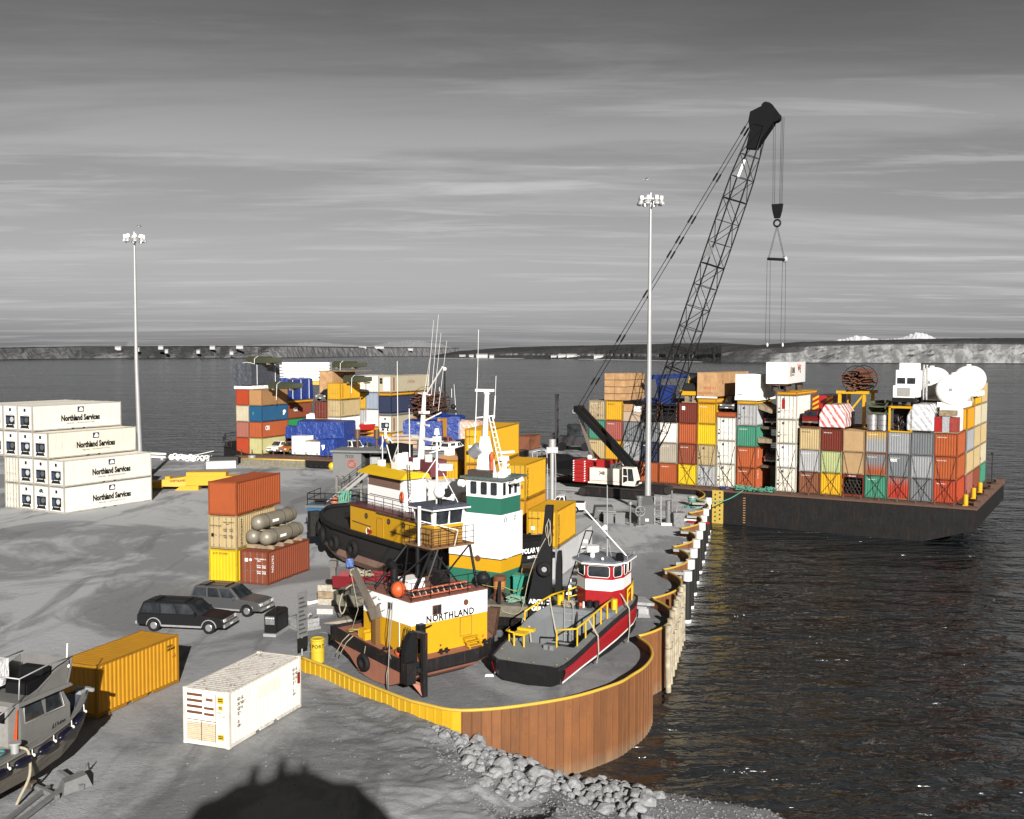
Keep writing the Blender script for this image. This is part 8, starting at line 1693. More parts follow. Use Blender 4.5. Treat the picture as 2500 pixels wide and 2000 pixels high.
MB().box(-4.6,-1.5,1.4,1.4,1.5,1.6).box(-4.4,-1.45,1.6,.2,1.45,3.35).build('machine_house', CRW, cr); MB().box(-4.4,-1.47,1.75,.2,-1.46,1.8).build('red_line', CRR, cr)
lettering('348', cr, (-3.1,-1.47,2.55), (1,0,0), (0,0,1), .62, INK, .85, .015); MB().box(-3.2,-1.475,2.0,-2.6,-1.455,2.35).build('name_plate', INKW, cr)
for k in range(5): MB().box(-6.5,-1.9,1.5+.56*k,-4.75,1.9,2.02+.56*k).build('counterweight', CRR, cr)
mb = MB()
for s in (-6.52,-4.95):
    for k in range(9): mb.prism([(s,-1.92,1.6+.3*k),(s+.18,-1.92,1.7+.3*k),(s+.18,-1.92,1.82+.3*k),(s,-1.92,1.72+.3*k)], (0,-.02,0))
mb.build('hazard_stripe', INKW, cr); MB().box(-3.9,-.6,3.35,-2.0,1.0,4.3).build('red_tank', CRR, cr); MB().sphere((-5.0,-.3,4.5),.35).bar((-5.3,-.3,4.2),(-4,-.3,4.3),.12).build('white_drum', WHITEC, cr)
cbp = [(.45,1.5),(2.1,1.5),(2.35,2.2),(1.9,3.75),(.45,3.75)]
MB().prism([(x,-2.3,z) for x,z in cbp], (0,1.15,0)).build('cab', CRW, cr)
MB().prism([(.6,-2.33,2.75),(1.15,-2.33,2.75),(1.05,-2.33,3.6),(.6,-2.33,3.6)], (0,.02,0)).prism([(1.28,-2.33,2.1),(2.05,-2.33,2.1),(1.8,-2.33,3.6),(1.18,-2.33,3.6)], (0,.02,0)).prism([(.6,-2.33,1.8),(1.15,-2.33,2.1),(1.15,-2.33,2.6),(.6,-2.33,2.6)], (0,.02,0)).build('cab_window', GLASS, cr); MB().hexa([(2.12,-2.2,1.6),(2.16,-2.2,1.6),(2.16,-1.25,1.6),(2.12,-1.25,1.6)],[(2.36,-2.2,2.2),(2.40,-2.2,2.2),(2.40,-1.25,2.2),(2.36,-1.25,2.2)]).build('cab_window', GLASS, cr)
MB().box(.22,-1.5,1.6,.45,-1.4,3.4).build('blue_panel', plain('panel_navy', (.03,.04,.10), .5), cr); rr = random.Random(5); mb = MB()
for k in range(8): x = rr.uniform(-2,.2); mb.box(x,rr.uniform(-1,.5),3.35,x+.4,rr.uniform(.5,1.2),3.5+rr.random()*.4)
mb.tube([(-1.4,-1.0,3.4),(-.9,-1.0,4.0),(-.2,-1.1,4.2),(.2,-1.1,3.6)], .09, 6); mb.build('engine_parts', STEEL, cr)
# gantry mast
MB().bar((1.2,-.75,3.3),(-6.7,-.75,10.6),.5,.62).bar((1.2,.75,3.3),(-6.7,.75,10.6),.5,.62).bar((-6.7,-.95,10.6),(-6.7,.95,10.6),.6,.8).bar((-2.5,-.7,6.7),(-2.5,.7,6.7),.25).build('mast', BOOMK, cr)
mb = MB()
for k in range(6): mb.cyl((-6.8,-.5+.2*k,10.3),(-4.6,-.4+.15*k,4.2),.035,n=4)
mb.build('luffing_rope', plain('rope_brownish', (.16,.12,.09), .7), cr); MB().cyl((-6.9,-.9,10.3),(-6.9,.9,10.3),.3,n=12).build('sheave', LGREY, cr)
# boom
BF = Vector((1.9,0,2.6)); BT = Vector((16.9,0,45.4)); bd = (BT-BF); BL = bd.length; bd.normalize(); bn = Vector((-bd.z,0,bd.x)); by = Vector((0,1,0))
def bw(s): return min(1.1, .25+.85*min(1, s/6)) if s < 6 else (1.1 if s < BL-8.5 else 1.1-.55*(s-(BL-8.5))/8.5)
def bc_(s, i, j): w = bw(s); return BF+bd*s+bn*(w*i)+by*(w*j)
S_ = [0]+[6+2.62*k for k in range(int((BL-9)/2.62)+1)]; S_ = [s for s in S_ if s < BL-2.2]+[BL-1.8]
for i in (-1,1):
    for j in (-1,1): MB().tube([bc_(s,i,j) for s in S_], .085, 6).build('boom_chord', BOOMK, cr)
groups = [(0,4),(4,9),(9,len(S_)-4),(len(S_)-4,len(S_))]
for g0, g1 in groups:
    mb = MB()
    for k in range(g0, min(g1, len(S_)-1)):
        a, b = S_[k], S_[k+1]
        for j in (-1,1): 
            p, q = (bc_(a,-1,j), bc_(b,1,j)) if k % 2 else (bc_(a,1,j), bc_(b,-1,j)); mb.cyl(p, q, .042, n=4); mb.cyl(bc_(b,-1,j), bc_(b,1,j), .038, n=4)
        for i in (-1,1):
            p, q = (bc_(a,i,-1), bc_(b,i,1)) if k % 2 else (bc_(a,i,1), bc_(b,i,-1)); mb.cyl(p, q, .042, n=4); mb.cyl(bc_(b,i,-1), bc_(b,i,1), .038, n=4)
        if k == g0 and k: 
            for i in (-1,1): mb.bar(bc_(a,i,-1), bc_(a,i,1), .14)
            for j in (-1,1): mb.bar(bc_(a,-1,j), bc_(a,1,j), .14)
    mb.build('boom_lacing', BOOMK, cr)
MB().prism([BF+bd*(BL-4.6)+bn*.55-by*.62, BF+bd*(BL-4.4)-bn*.5-by*.62, BF+bd*(BL-1.2)-bn*1.5-by*.62, BF+bd*(BL+.0)-bn*1.6-by*.62, BF+bd*(BL+.9)-bn*.3-by*.62, BF+bd*(BL-.6)+bn*1.5-by*.62, BF+bd*(BL-1.6)+bn*1.35-by*.62, BF+bd*(BL-2.6)+bn*.8-by*.62], by*1.24).build('boom_head', BOOMK, cr)
tipc = BF+bd*(BL-.5)-bn*1.45; MB().cyl(tipc-by*.5, tipc+by*.5, .55, n=16).cyl(BF+bd*(BL+.4)-by*.5, BF+bd*(BL+.4)+by*.5, .5, n=14).build('boom_sheave', BOOMK, cr)
w_ = MB().box(-.3,-.03,-.06,.3,.03,.06); MB().prism([BF+bd*(BL-8)+bn*.35-by*.95, BF+bd*(BL-8)+bn*.05-by*.95, BF+bd*(BL-5.9)+bn*.0-by*.85, BF+bd*(BL-5.9)+bn*.28-by*.85], by*.04).build('boom_sign', INKW, cr); MB().prism([BF+bd*(BL-17.5)+bn*1.1-by*1.12, BF+bd*(BL-17.5)+bn*.2-by*1.12, BF+bd*(BL-16.4)+bn*.2-by*1.12, BF+bd*(BL-16.4)+bn*1.0-by*1.12], by*.04).build('boom_plate', GREY, cr)
# pendants and hoist
ptop = BF+bd*(BL-1.6)+bn*1.3
for j in (-.55,.55):
    a = Vector((-6.6,j*1.2,10.8)); b = ptop+by*j; mb = MB(); mb.cyl(a, b, .045, n=5)
    for s in (.1,.26,.42,.56,.61,.68,.82,.97): c = a+(b-a)*s; mb.cyl(c-(b-a).normalized()*.5, c+(b-a).normalized()*.5, .11, n=6)
    mb.build('pendant', BOOMK, cr)
hx = tipc.x+.35
mb = MB()
for k,(dx,dy) in enumerate(((-.55,-.2),(-.45,.2),(.35,-.2),(.45,.0),(.55,.2))): mb.cyl((hx+dx,dy,tipc.z),(hx+dx*.85,dy,34.4),.022,n=4)
mb.build('hoist_rope', BOOMK, cr)
MB().hexa([(hx-.5,-.25,33.9),(hx+.5,-.25,33.9),(hx+.5,.25,33.9),(hx-.5,.25,33.9)],[(hx-.62,-.25,34.7),(hx+.62,-.25,34.7),(hx+.62,.25,34.7),(hx-.62,.25,34.7)]).hexa([(hx-.3,-.2,33.1),(hx+.3,-.2,33.1),(hx+.3,.2,33.1),(hx-.3,.2,33.1)],[(hx-.5,-.25,33.9),(hx+.5,-.25,33.9),(hx+.5,.25,33.9),(hx-.5,.25,33.9)]).build('hook_block', BOOMK, cr)
MB().torus((hx,0,32.55),(0,1,0),.38,.11,18,7).build('hook', BOOMK, cr)
t0 = thing('lifting_slings', 'spreader bar and long wire slings hanging from the crane hook', 'slings', (14.3,129.5,0), ra)
mb = MB()
for x, y in ((-.62,-.9),(.62,.9)):
    for d_ in (-.06,.06):
        mb.cyl((hx+d_,0,32.2),(hx+x+d_,y,28.6),.022,n=4); mb.cyl((hx+x+d_*3,y,28.3),(hx+x+d_*4,y,19.0),.02,n=4)
mb.build('wire', BOOMK, t0); MB().cyl((hx-.7,-1.0,28.45),(hx+.7,1.0,28.45),.16,n=8).build('spreader_bar', BOOMK, t0); MB().sphere((hx+.7,1.0,28.5),.34,.2,.4,8,6).build('spreader_end', LGREY, t0)
for x, y in ((-.62,-.9),(.62,.9)): MB().torus((hx+x,y,18.7),(1,0,0),.2,.04,10,4).build('hook', WHITE, t0)

# ------------------------------------------------------------------ container handler in the shade
FK = plain('handler_grey', (.05,.05,.05), .6, noise=.3)
fk = thing('container_handler', 'dark container handler with tall mast standing in shade at the far end of the dock', 'forklift', (11.2,189.5,0), R(-10))
MB().box(-2.6,-1.3,.9,3.4,1.3,2.6).build('body', FK, fk); MB().box(-.9,-.9,2.6,1.4,.9,4.6).build('cab', GLASS, fk); MB().box(-1.1,-1.0,4.6,1.6,1.0,4.75).box(-1.1,-1,2.6,-.9,-.8,4.6).box(1.4,-1,2.6,1.6,-.8,4.6).build('cab_frame', FK, fk)
for x in (-1.9,2.4): MB().cyl((x,-1.55,.8),(x,-.8,.8),.8,n=18).cyl((x,.8,.8),(x,1.55,.8),.8,n=18).build('wheel', RUBBER, fk)
mb = MB()
for y in (-.9,.9): mb.box(-3.3,y-.16,.4,-2.9,y+.16,10.2)
for z in (1.2,3.4,5.4,7.4,10.0): mb.box(-3.35,-1.05,z-.2,-2.85,1.05,z+.2)
mb.build('mast', FK, fk); MB().box(-3.7,-2.2,1.0,-3.4,2.2,3.0).box(-3.8,-2.3,2.6,-3.3,2.3,3.0).build('attachment', FK, fk)

# ------------------------------------------------------------------ small things on the dock
MT = plain('machine_mid_grey', (.20,.20,.20), .5, .2, noise=.3)
t0 = thing('engine_stand', 'grey valve machine with hand wheel beside the light mast foot', 'machine', (13.1,106.3,0), R(10))
MB().box(-.5,-.4,0,.6,.4,.12).cyl((0,0,.1),(0,0,1.3),.16,n=12).cyl((0,0,1.9),(0,0,2.9),.2,.3,12).cyl((0,0,2.9),(0,0,3.1),.38,n=14).build('column', MT, t0); MB().torus((0,-.2,1.55),(0,1,0),.5,.1,20,7).bar((-.45,-.2,1.55),(.45,-.2,1.55),.07).bar((0,-.2,1.1),(0,-.2,2),.07).build('hand_wheel', MT, t0); MB().cyl((-.9,.3,0),(-.9,.3,2.2),.1).cyl((-.9,.3,2.2),(-.9,.3,2.5),.3,.2,10).build('standpipe', MT, t0)
t0 = thing('equipment_cabinet', 'dark grey cabinet in front of the light mast foot', 'cabinet', (14.0,108.0,0), R(-5)); MB().box(-.9,-.5,0,.9,.7,1.9).build('box_body', plain('cabinet_dark', (.09,.09,.09), .5), t0); MB().box(-.95,-.55,1.9,.95,.75,2.0).hexa([(-.9,-.5,2.0),(.9,-.5,2.0),(.9,.7,2.0),(-.9,.7,2.0)],[(-.85,.2,2.8),(.85,.2,2.8),(.85,.7,2.8),(-.85,.7,2.8)]).build('lid', plain('cabinet_dark', (.09,.09,.09), .5), t0); MB().box(-.1,-.53,.3,.25,-.5,.55).build('label_plate', INKW, t0)
t0 = thing('ladder_rack', 'leaning grey steel frame right of the dark cabinet', 'frame', (15.1,107.3,0), R(-3)); MB().bar((-.3,0,0),(-.3,.3,2.9),.12).bar((.35,0,0),(.35,.3,2.9),.12).build('rail', MT, t0)
for k in range(5): MB().bar((-.3,.05*k,.3+.55*k),(.35,.05*k,.45+.55*k),.2,.06).build('rung', MT, t0)
t0 = thing('standing_pipe', 'bright grey standing pipe on a foot plate', 'pipe', (16.2,107.2,0)); MB().cyl((0,0,0),(0,0,2.4),.3,n=16).cyl((0,0,2.4),(0,0,2.5),.34,n=16).build('pipe', MT, t0); MB().box(-.8,-.5,0,.5,.1,.22).build('foot_plate', WHITE, t0)
t0 = thing('scrap_bin', 'grey bin with rods sticking out, rightmost by the light mast foot', 'bin', (17.1,106.6,0), R(5)); MB().hexa([(-.5,-.5,0),(.5,-.5,0),(.5,.5,0),(-.5,.5,0)],[(-.6,-.55,1.4),(.6,-.55,1.4),(.6,.55,1.4),(-.6,.55,1.4)]).build('bin_body', MT, t0); MB().cyl((-.55,.3,0),(-.6,.3,3.6),.09).bar((.2,0,1.2),(.6,.1,2.0),.08).bar((-.2,.1,1.2),(-.1,.1,2.1),.1).build('rod', MT, t0)
for k,(x,y,r_,lab) in enumerate(((9.5,109.6,5,'dark skip box left of the cabinet, with slanted top'),(10.6,108.2,-4,'grey low tray on two legs in front of the skip box'))):
    t0 = thing('skip_box', lab, 'box', (x,y,0), R(r_)); mm = plain('skip_grey_%d' % k, ((.10,.10,.10),(.17,.17,.17))[k], .6)
    if k == 0: MB().hexa([(-.9,-.4,.3),(1.2,-.4,.8),(1.2,.8,.8),(-.9,.8,.3)],[(-.7,-.4,1.5),(1.2,-.4,1.5),(1.2,.8,1.6),(-.7,.8,1.6)]).box(-.6,0,0,.9,.5,.5).build('box_body', mm, t0)
    else: MB().box(-1,-.4,0,.0,.5,1.0).box(.2,-.4,0,1.2,.5,1.0).box(-1.1,-.45,1.0,1.3,.6,1.15).build('box_body', mm, t0)
t0 = thing('mooring_bollard', 'grey mooring bollard wound with green rope at the dock edge', 'bollard', (20.9,120.4,0)); MB().cyl((0,0,0),(0,0,1.1),.38,n=16).cyl((0,0,1.0),(0,0,1.2),.5,n=16).build('post', LGREY, t0); MB().torus((0,0,.6),(0,0,1),.42,.07,18,6).torus((0,0,.78),(.1,0,1),.43,.07,18,6).torus((0,0,.95),(0,.1,1),.42,.07,18,6).build('rope_turn', GROPE, t0); coil('loose green rope at the foot of the mooring bollard', (20.8,119.3,0), 1.0, 30, GROPE, 41, .05, .3)
t0 = thing('pipe_bundle', 'white and red pipes lying by the cell edge', 'pipes', (18.0,109.0,0), R(-30)); MB().cyl((0,0,.2),(2.2,.1,.2),.16).build('pipe', WHITEC, t0); MB().cyl((.6,-.35,.14),(3.0,-.3,.14),.13).build('pipe', RED, t0)
coil('grey cable coil on the gravel left of the red pipe', (17.0,111.2,0), 1.0, 30, LGREY, 43, .04, .2)
t0 = thing('broken_slab', 'broken concrete slab tilted against the second cell wall', 'slab', (8.55,70.6,0), R(20))
CONC = plain('broken_concrete', (.34,.34,.34), .9, noise=.25, scale=3)
MB().hexa([(-.9,-.7,.75),(.9,-.9,.55),(1.0,.8,.6),(-.7,.9,.85)],[(-.9,-.7,.95),(.9,-.9,.75),(1.0,.8,.8),(-.7,.9,1.05)]).build('slab', CONC, t0); MB().box(-.4,-.4,0,.6,.5,.65).hexa([(-.6,-1.4,0),(.2,-1.7,0),(.4,-1.2,0),(-.4,-.8,0)],[(-.4,-1.1,.2),(.2,-1.4,.15),(.3,-1.2,.5),(-.3,-.9,.55)]).build('block', CONC, t0)
t0 = thing('gravel_heap', 'flat heap of gravel with dark debris along the third and fourth cells', None, (0,0,0)) if 0 else None
# wooden port marker, sign, box and pallet by the cars
t0 = thing('marker_post', 'yellow round pile stub lettered with port name at the end of the yellow wall', 'marker', (-11.1,59.0,0), R(20)); MB().cyl((0,0,0),(0,0,1.32),.39,n=20).torus((0,0,1.3),(0,0,1),.36,.06,20,6).torus((0,0,.62),(0,0,1),.40,.02,20,4).build('stub', paint('stub_yellow', (.72,.52,.03), .5, 0, .15, .2), t0); MB().cyl((0,0,1.2),(0,0,1.25),.34,n=16).build('fill', CONC, t0)
for k, c_ in enumerate('PORT'): a = R(-118+29*k-20); lettering(c_, t0, (.40*math.cos(a)-.0, .40*math.sin(a), .86), (-math.sin(a),math.cos(a),0), (0,0,1), .28, INK, 1, .004, 'CENTER')
t0 = thing('notice_board', 'tall grey notice board on a post, seen at an angle beside the yellow stub', 'sign', (-11.85,58.5,0), R(60)); MB().cyl((0,.05,0),(0,.05,3.4),.05,n=8).build('post', LGREY, t0); bd_ = MB().box(-.42,-.02,1.55,.42,.02,4.15).build('board', plain('board_grey', (.20,.20,.20), .5), t0); MB().box(-.42,-.02,.9,.42,.02,1.5).build('lower_board', plain('board_black', (.02,.02,.02), .6), t0)
for k in range(9): MB().box(-.32,-.035,1.75+.25*k,.32-.12*(k%3),-.022,1.84+.25*k).build('print_line', plain('print_grey', (.07,.07,.07), .6), bd_)
t0 = thing('welder_box', 'black welding generator with control panel standing on the gravel by the cars', 'generator', (-14.85,65.2,0), R(80)); BX = plain('generator_black', (.018,.018,.019), .4)
MB().box(-1.0,-.38,.22,1.0,.38,1.35).build('case', BX, t0); MB().hexa([(-.95,-.38,1.35),(.95,-.38,1.35),(.95,.38,1.35),(-.95,.38,1.35)],[(-.8,-.28,1.48),(.8,-.28,1.48),(.8,.28,1.48),(-.8,.28,1.48)]).cyl((.3,0,1.4),(.3,0,1.6),.08).build('lid', BX, t0); MB().box(-1.1,-.42,0,1.1,.42,.18).build('skid', LGREY, t0)
pn = MB().box(-1.03,-.3,.75,-1.0,.3,1.25).build('control_panel', MT, t0)
for k in range(5): MB().cyl((-1.05,-.24+.12*k,1.15),(-1.03,-.24+.12*k,1.15),.035,n=8).build('gauge', WHITEC, pn)
for s in (-.35,.35): MB().box(s-.28,-.40,.35,s+.28,-.38,1.2).build('side_door', plain('generator_door', (.03,.03,.031), .45), t0)
t0 = thing('pallet', 'pallet of sacks topped with scrap metal beside the black generator', 'pallet', (-13.25,66.2,0), R(40)); MB().box(-.75,-.7,0,.75,.7,.15).build('boards', plain('pallet_grey', (.3,.3,.29), .8), t0)
for k in range(8): MB().box(-.7+.7*(k%2),-.65+.65*((k//2)%2),.16+.28*(k//4),-.02+.7*(k%2),-.02+.65*((k//2)%2),.42+.28*(k//4)).build('sack', plain('sack_grey', (.33,.33,.33), .85, noise=.25), t0)
rr = random.Random(6)
for k in range(14): a = rr.uniform(-.6,.6); b = rr.uniform(-.6,.6); MB().bar((a,b,.72),(a+rr.uniform(-.3,.3),b+rr.uniform(-.3,.3),.78+rr.random()*.25),.07).build('scrap_piece', (STEEL,LGREY,BLACK)[k%3], t0)
tag(MB().box(-.55,-.4,0,.55,.4,.36).build('white_carton', plain('carton_pale', (.5,.49,.47), .7), None, (-12.6,70.2,0), R(-3)), 'pale carton on the ground below the olive bulwark', 'box')
t0 = thing('pipe_scrap', 'short white pipe pieces lying left of the pale carton', 'pipes', (-13.9,72.6,0), R(50)); MB().cyl((-.7,0,.14),(.8,0,.14),.13).cyl((-.2,.4,.1),(-.0,.9,.1),.1).sphere((.9,.3,.2),.2).build('pipe', WHITEC, t0)
tag(MB().tube([(-14.2,69.0,.1),(-14.6,68.2,.12),(-15.0,67.4,.1)], .14, 6).build('log', plain('log_grey', (.24,.24,.24), .9), None), 'grey log on the gravel between carton and pallet', 'log')
tag(MB().hexa([(-1.4,-.6,0),(.6,-.9,0),(.9,.7,0),(.1,1.1,0)],[(-1.2,-.5,.06),(.6,-.8,.35),(.8,.6,.4),(.1,1.0,.2)]).build('ramp_plate', plain('ramp_tan', (.30,.26,.21), .8), None, (-10.9,68.0,0), R(0)), 'tan wedge shaped plate on the ground behind the brown hulled tug', 'plate')
tag(MB().cyl((0,0,0),(.1,-.1,.55),.42,.38,18).torus((.1,-.1,.55),(.2,-.2,1),.38,.05,18,5).build('old_pot', plain('pot_grey', (.13,.13,.13), .7), None, (-11.5,62.6,0)), 'grey pot lying near the yellow pile stub', 'pot')
tag(MB().hexa([(-.25,-.1,0),(.25,-.12,0),(.22,.12,0),(-.2,.12,0)],[(-.2,-.08,.1),(.2,-.1,.12),(.18,.1,.1),(-.15,.1,.08)]).build('foam_scrap', WHITEC, None, (-1.2,56.4,0)), 'small white scrap on the dock between tug and red boat', 'scrap')
# dock edge at the far side, yellow chassis, barriers, pipe rail
CH = paint('chassis_yellow', (.74,.40,.015), .42, 0, .05, .12)
t0 = thing('spreader_frame', 'yellow container lifting frame lying behind the white reefer stack', 'lifting frame', (-45.0,133.9,0), R(4))
MB().hexa([(.2,-1.2,.5),(3.2,-1.2,.45),(3.2,1.2,.45),(.2,1.2,.5)],[(0,-1.0,1.3),(3.2,-1.0,1.7),(3.2,1.0,1.7),(0,1.0,1.3)]).build('head', CH, t0); MB().hexa([(1.8,-1.3,0),(4.8,-1.3,0),(4.8,1.3,0),(1.8,1.3,0)],[(2.6,-1.3,.55),(4.8,-1.3,.6),(4.8,1.3,.6),(2.6,1.3,.55)]).build('foot', CH, t0); MB().box(3.0,-1.1,.6,9.5,1.1,1.75).build('beam', CH, t0); MB().box(3.2,-.9,1.75,8.2,.9,2.25).build('top_case', CH, t0); MB().box(-2.2,-1.0,.3,.2,1.0,1.1).build('tail', CH, t0); lettering('NORTHLAND', t0, (1.2,-1.2,1.05), (1,0,.12), (0,0,1), .4, INK, .8); MB().box(.5,-.7,1.35,1.1,.7,1.7).box(7,-1.14,1.3,7.3,-1.1,1.5).build('guide', CH, t0)
t0 = thing('edge_pipe', 'white pipe rail along the far dock edge left of the barge', 'pipe rail', (-59.5,170.5,0)); MB().cyl((-12,4,.45),(8,-1.8,.45),.22,n=8).cyl((-12,4.8,.9),(3,.4,.9),.18,n=8).build('pipe', WHITE, t0)
for k in range(5): MB().box(-10+4*k,3.2-1.15*k,0,-9.6+4*k,3.6-1.15*k,.5).build('stand', LGREY, t0)
t0 = thing('chain_pile', 'tangle of white chain links on the far dock edge', 'chain', (-52.5,168.5,0)); rr = random.Random(10)
for k in range(22): MB().torus((-3+.36*k,1.2-.1*k+rr.uniform(-.4,.4),.45+rr.uniform(-.1,.3)),(rr.uniform(-1,1),rr.uniform(-1,1),rr.uniform(-.4,.4)),.42,.10,10,5).build('link', WHITE, t0)
t0 = thing('concrete_barrier', 'pale concrete barrier near the far dock edge', 'barrier', (-44.4,158.6,0), R(20)); MB().prism([(-2.2,-.9,0),(-2.2,.9,0),(-2.2,.5,1.1),(-2.2,-.5,1.1)], (4.4,0,0)).build('block', plain('barrier_pale', (.5,.5,.5), .8, noise=.1), t0)
t0 = thing('dark_bin', 'dark grey bin behind the pale barrier at the dock edge', 'bin', (-45.2,163.4,0), R(10)); MB().box(-2.2,-.8,0,2.2,.8,1.3).build('bin_body', FK, t0); MB().cyl((4.3,-1,0),(4.3,-1,1.5),.6,n=14).build('barrel', LGREY, t0)
t0 = thing('edge_wall', 'low sheet pile wall with yellow rail on the far dock edge below the barge', 'wall', (-42.0,161.5,0), math.atan2(-3.2,10.5))
MB().box(0,-.15,-3,11.0,.15,1.15).build('wall', plain('wall_olive', (.20,.18,.13), .8, noise=.3, scale=4), t0); MB().tube([(0,0,1.2),(11,0,1.2)], .14, 6).build('rail_cap', RAILM, t0)
t0 = thing('tyre_row', 'row of dark tyres on the far dock edge below the barge', 'tyres', (-30.6,158.6,0), math.atan2(-3.2,10.5))
for k in range(4): MB().torus((.9*k,0,.35),(.2,.1,1),.42,.18,14,6).build('tyre', RUBBER, t0)
tag(MB().sphere((0,0,.5),.55,.55,.6).build('yellow_buoy', YELB, None, (-27.2,157.2,0)), 'yellow buoy at the dock edge beside the tyres', 'buoy')
t0 = thing('guard_hoops', 'white steel hoop rails behind the yellow containers', 'hoop rail', (2.0,97.0,0)); 
for k in range(3): MB().tube(catmull([(-.1+.45*k,.3*k,0),(-.1+.45*k,.3*k,7.6),(.15+.45*k,.3*k,8.5),(1.0+.4*k,.3*k,8.5),(1.3+.4*k,.3*k,7.6),(1.3+.4*k,.3*k,0)], 6), .06, 5).build('hoop', LGREY, t0)
t0 = thing('pipe_stand', 'grey steel pipe post with clamp right of the yellow containers', 'post', (3.6,93.0,0)); MB().cyl((0,0,0),(0,0,9.2),.20,n=12).cyl((0,0,9.0),(0,0,10.0),.32,n=12).box(-.5,-.3,8.8,.5,.3,9.3).build('post', LGREY, t0)
t0 = thing('lumber_pile', 'pale timber lengths in the shade beside the crane', 'timber', (6.6,136,0), R(-20))
for k in range(9): MB().bar((-4+rr.uniform(-.5,.5),-2+.5*k,.2+.2*(k%2)),(4+rr.uniform(-.5,.5),-2.6+.55*k,.2+.2*(k%2)),.25).build('length', plain('timber_grey', (.24,.24,.235), .85), t0)
# gulls above the light masts
for k,(x,y,z,lab) in enumerate(((14.6,115.2,36.6,'gull hovering above the right light mast'),(-49.3,139,34.2,'gull hovering above the left light mast'))):
    t0 = thing('gull', lab, 'bird', (x,y,z), R(40*k)); mb = MB(); mb.sphere((0,0,0),.22,.08,.08,8,6); mb.sphere((.22,0,.05),.07); mb.prism([(-.2,-.05,0),(-.38,-.08,.02),(-.38,.08,.02),(-.2,.05,0)], (0,0,.02)); mb.build('body', LGREY, t0)
    for s in (-1,1): MB().hexa([(-.06,0,.04),(.1,0,.04),(.12,s*.28,.22),(-.02,s*.28,.22)],[(-.06,0,.06),(.1,0,.06),(.12,s*.28,.24),(-.02,s*.28,.24)]).hexa([(-.02,s*.28,.22),(.12,s*.28,.22),(0,s*.62,.10),(-.06,s*.6,.10)],[(-.02,s*.28,.24),(.12,s*.28,.24),(0,s*.62,.11),(-.06,s*.6,.11)]).build('wing', LGREY, t0)

# ------------------------------------------------------------------ riprap boulders and beach stones
ROCK = plain('boulder_grey', (.27,.274,.28), .9, noise=.35, scale=2.5)
def rock_mesh(seed, sub=2):
    import bmesh
    bm = bmesh.new(); bmesh.ops.create_icosphere(bm, subdivisions=sub, radius=1)
    for v in bm.verts:
        p = v.co; n = 1+.28*pnoise(p*1.1+Vector((seed*7,0,0)))+.12*pnoise(p*2.6+Vector((0,seed*5,0))); v.co = p*n
        for d in (Vector((.6,.3,.7)),Vector((-.5,.6,.4)),Vector((.1,-.8,.5)),Vector((-.7,-.3,.2))):
            q = d.normalized(); k = v.co.dot(q)-.72
            if k > 0: v.co -= q*k*.85
    me = bpy.data.meshes.new('boulder'); bm.to_mesh(me); bm.free(); me.materials.append(ROCK); return me
RM = [rock_mesh(s) for s in range(8)]
def inside(x, y, P):
    c = False; n = len(P)
    for i in range(n):
        (x1,y1),(x2,y2) = P[i],P[(i+1)%n]
        if (y1 > y) != (y2 > y) and x < (x2-x1)*(y-y1)/(y2-y1)+x1: c = not c
    return c
PG = [(-3.6,48.6),(0.2,48.9),(3.2,50.2),(5.0,51.0),(6.2,49.5),(6.4,46.6),(5.4,44.6),(3.6,44.2),(2.2,44.8),(1.4,43.6),(.2,42.2),(-1.2,42.6),(-2.1,44.6),(-2.4,46.6),(-3.2,47.6)]
rr = random.Random(17); pl_ = []; tries = 0
while len(pl_) < 230 and tries < 16000:
    tries += 1; x, y = rr.uniform(-4,7), rr.uniform(42,51.5)
    if not inside(x, y, PG): continue
    r_ = rr.choice([.14,.18,.22,.25,.3,.36,.44])
    if all(math.hypot(x-a, y-b) > (r_+c)*.72 for a,b,c in pl_): pl_.append((x,y,r_))
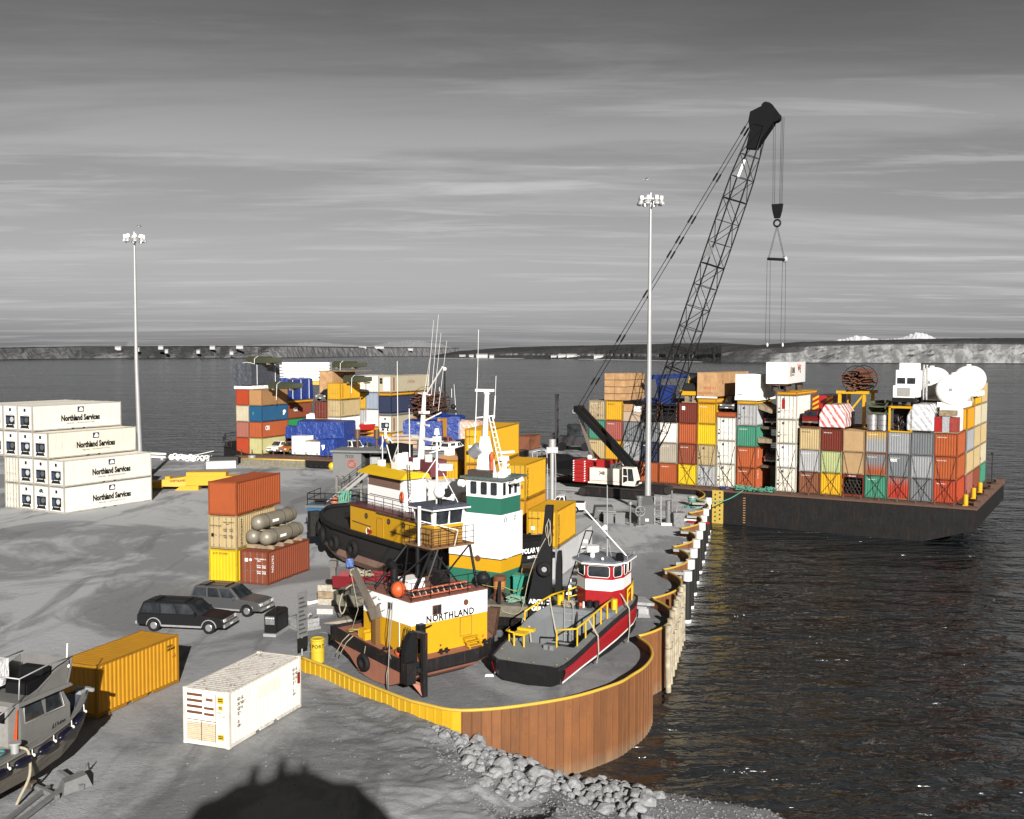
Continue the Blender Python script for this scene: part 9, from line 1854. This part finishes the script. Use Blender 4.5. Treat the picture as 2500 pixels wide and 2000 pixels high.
def boulder(x, y, r_, lab, grp):
    o = put('boulder', rr.choice(RM), None, (x,y,hgt(x,y)+r_*.30)); o.rotation_euler = (rr.uniform(-.5,.5),rr.uniform(-.5,.5),rr.uniform(0,6.3)); o.scale = (r_*rr.uniform(.9,1.3),r_*rr.uniform(.8,1.05),r_*rr.uniform(.62,.85)); tag(o, lab, 'boulder', grp)
for x, y, r_ in pl_: boulder(x, y, r_, 'grey boulder in the loose heap at the foot of the sheet pile wall', 'boulders heaped below the wall')
for x, y, r_, lab in ((6.35,51.75,.38,'lone pale boulder at the water edge beside the wall'),(6.9,47.6,.34,'lone grey boulder on the beach gravel, nearest the water'),(5.9,44.2,.36,'grey boulder low on the beach near the picture bottom'),(5.6,43.2,.34,'lowest grey boulder on the beach, cut by the picture bottom'),(4.0,44.2,.42,'flat grey boulder at the bottom of the heap'),(1.2,45.0,.6,'big flat slab boulder in the dirt bank'),(-.35,44.9,.55,'big rounded boulder at the edge of the dirt bank')): boulder(x, y, r_, lab, None)
# gravel
vs = []; fs = []
base = [(1,0,0),(-1,0,0),(0,1,0),(0,-1,0),(0,0,1)]; tri = [(0,2,4),(2,1,4),(1,3,4),(3,0,4)]
rr2 = np.random.RandomState(5)
for k in range(15000):
    x = rr2.uniform(-4,13); y = rr2.uniform(38,53); s = crest_s(x, y)
    if k > 14000: x = rr2.uniform(-14,1); y = rr2.uniform(38.5,54); s = 3
    elif s < -1.5 or s > 15.5 or (x < 5.5 and y > 50.5): continue
    if k > 14000 and crest_s(x,y) > 2: continue
    r_ = .015+(.075 if k <= 14000 else .05)*rr2.rand()**4; a = rr2.rand()*6.28; ca, sa = math.cos(a)*r_, math.sin(a)*r_; z = hgt(x, y); o = len(vs)
    for q in base: vs.append((x+q[0]*ca*1.3-q[1]*sa, y+q[0]*sa*1.3+q[1]*ca, z-.01+(q[2]*.8+.1)*r_))
    fs += [(a_+o,b_+o,c_+o) for a_,b_,c_ in tri]
me = bpy.data.meshes.new('gravel'); me.from_pydata(vs, [], fs); me.materials.append(plain('gravel_stone', (.22,.223,.23), .9, noise=.5, scale=9)); tag(put('gravel', me), 'grey gravel and pebbles on the beach and bank', None, None, 'stuff')
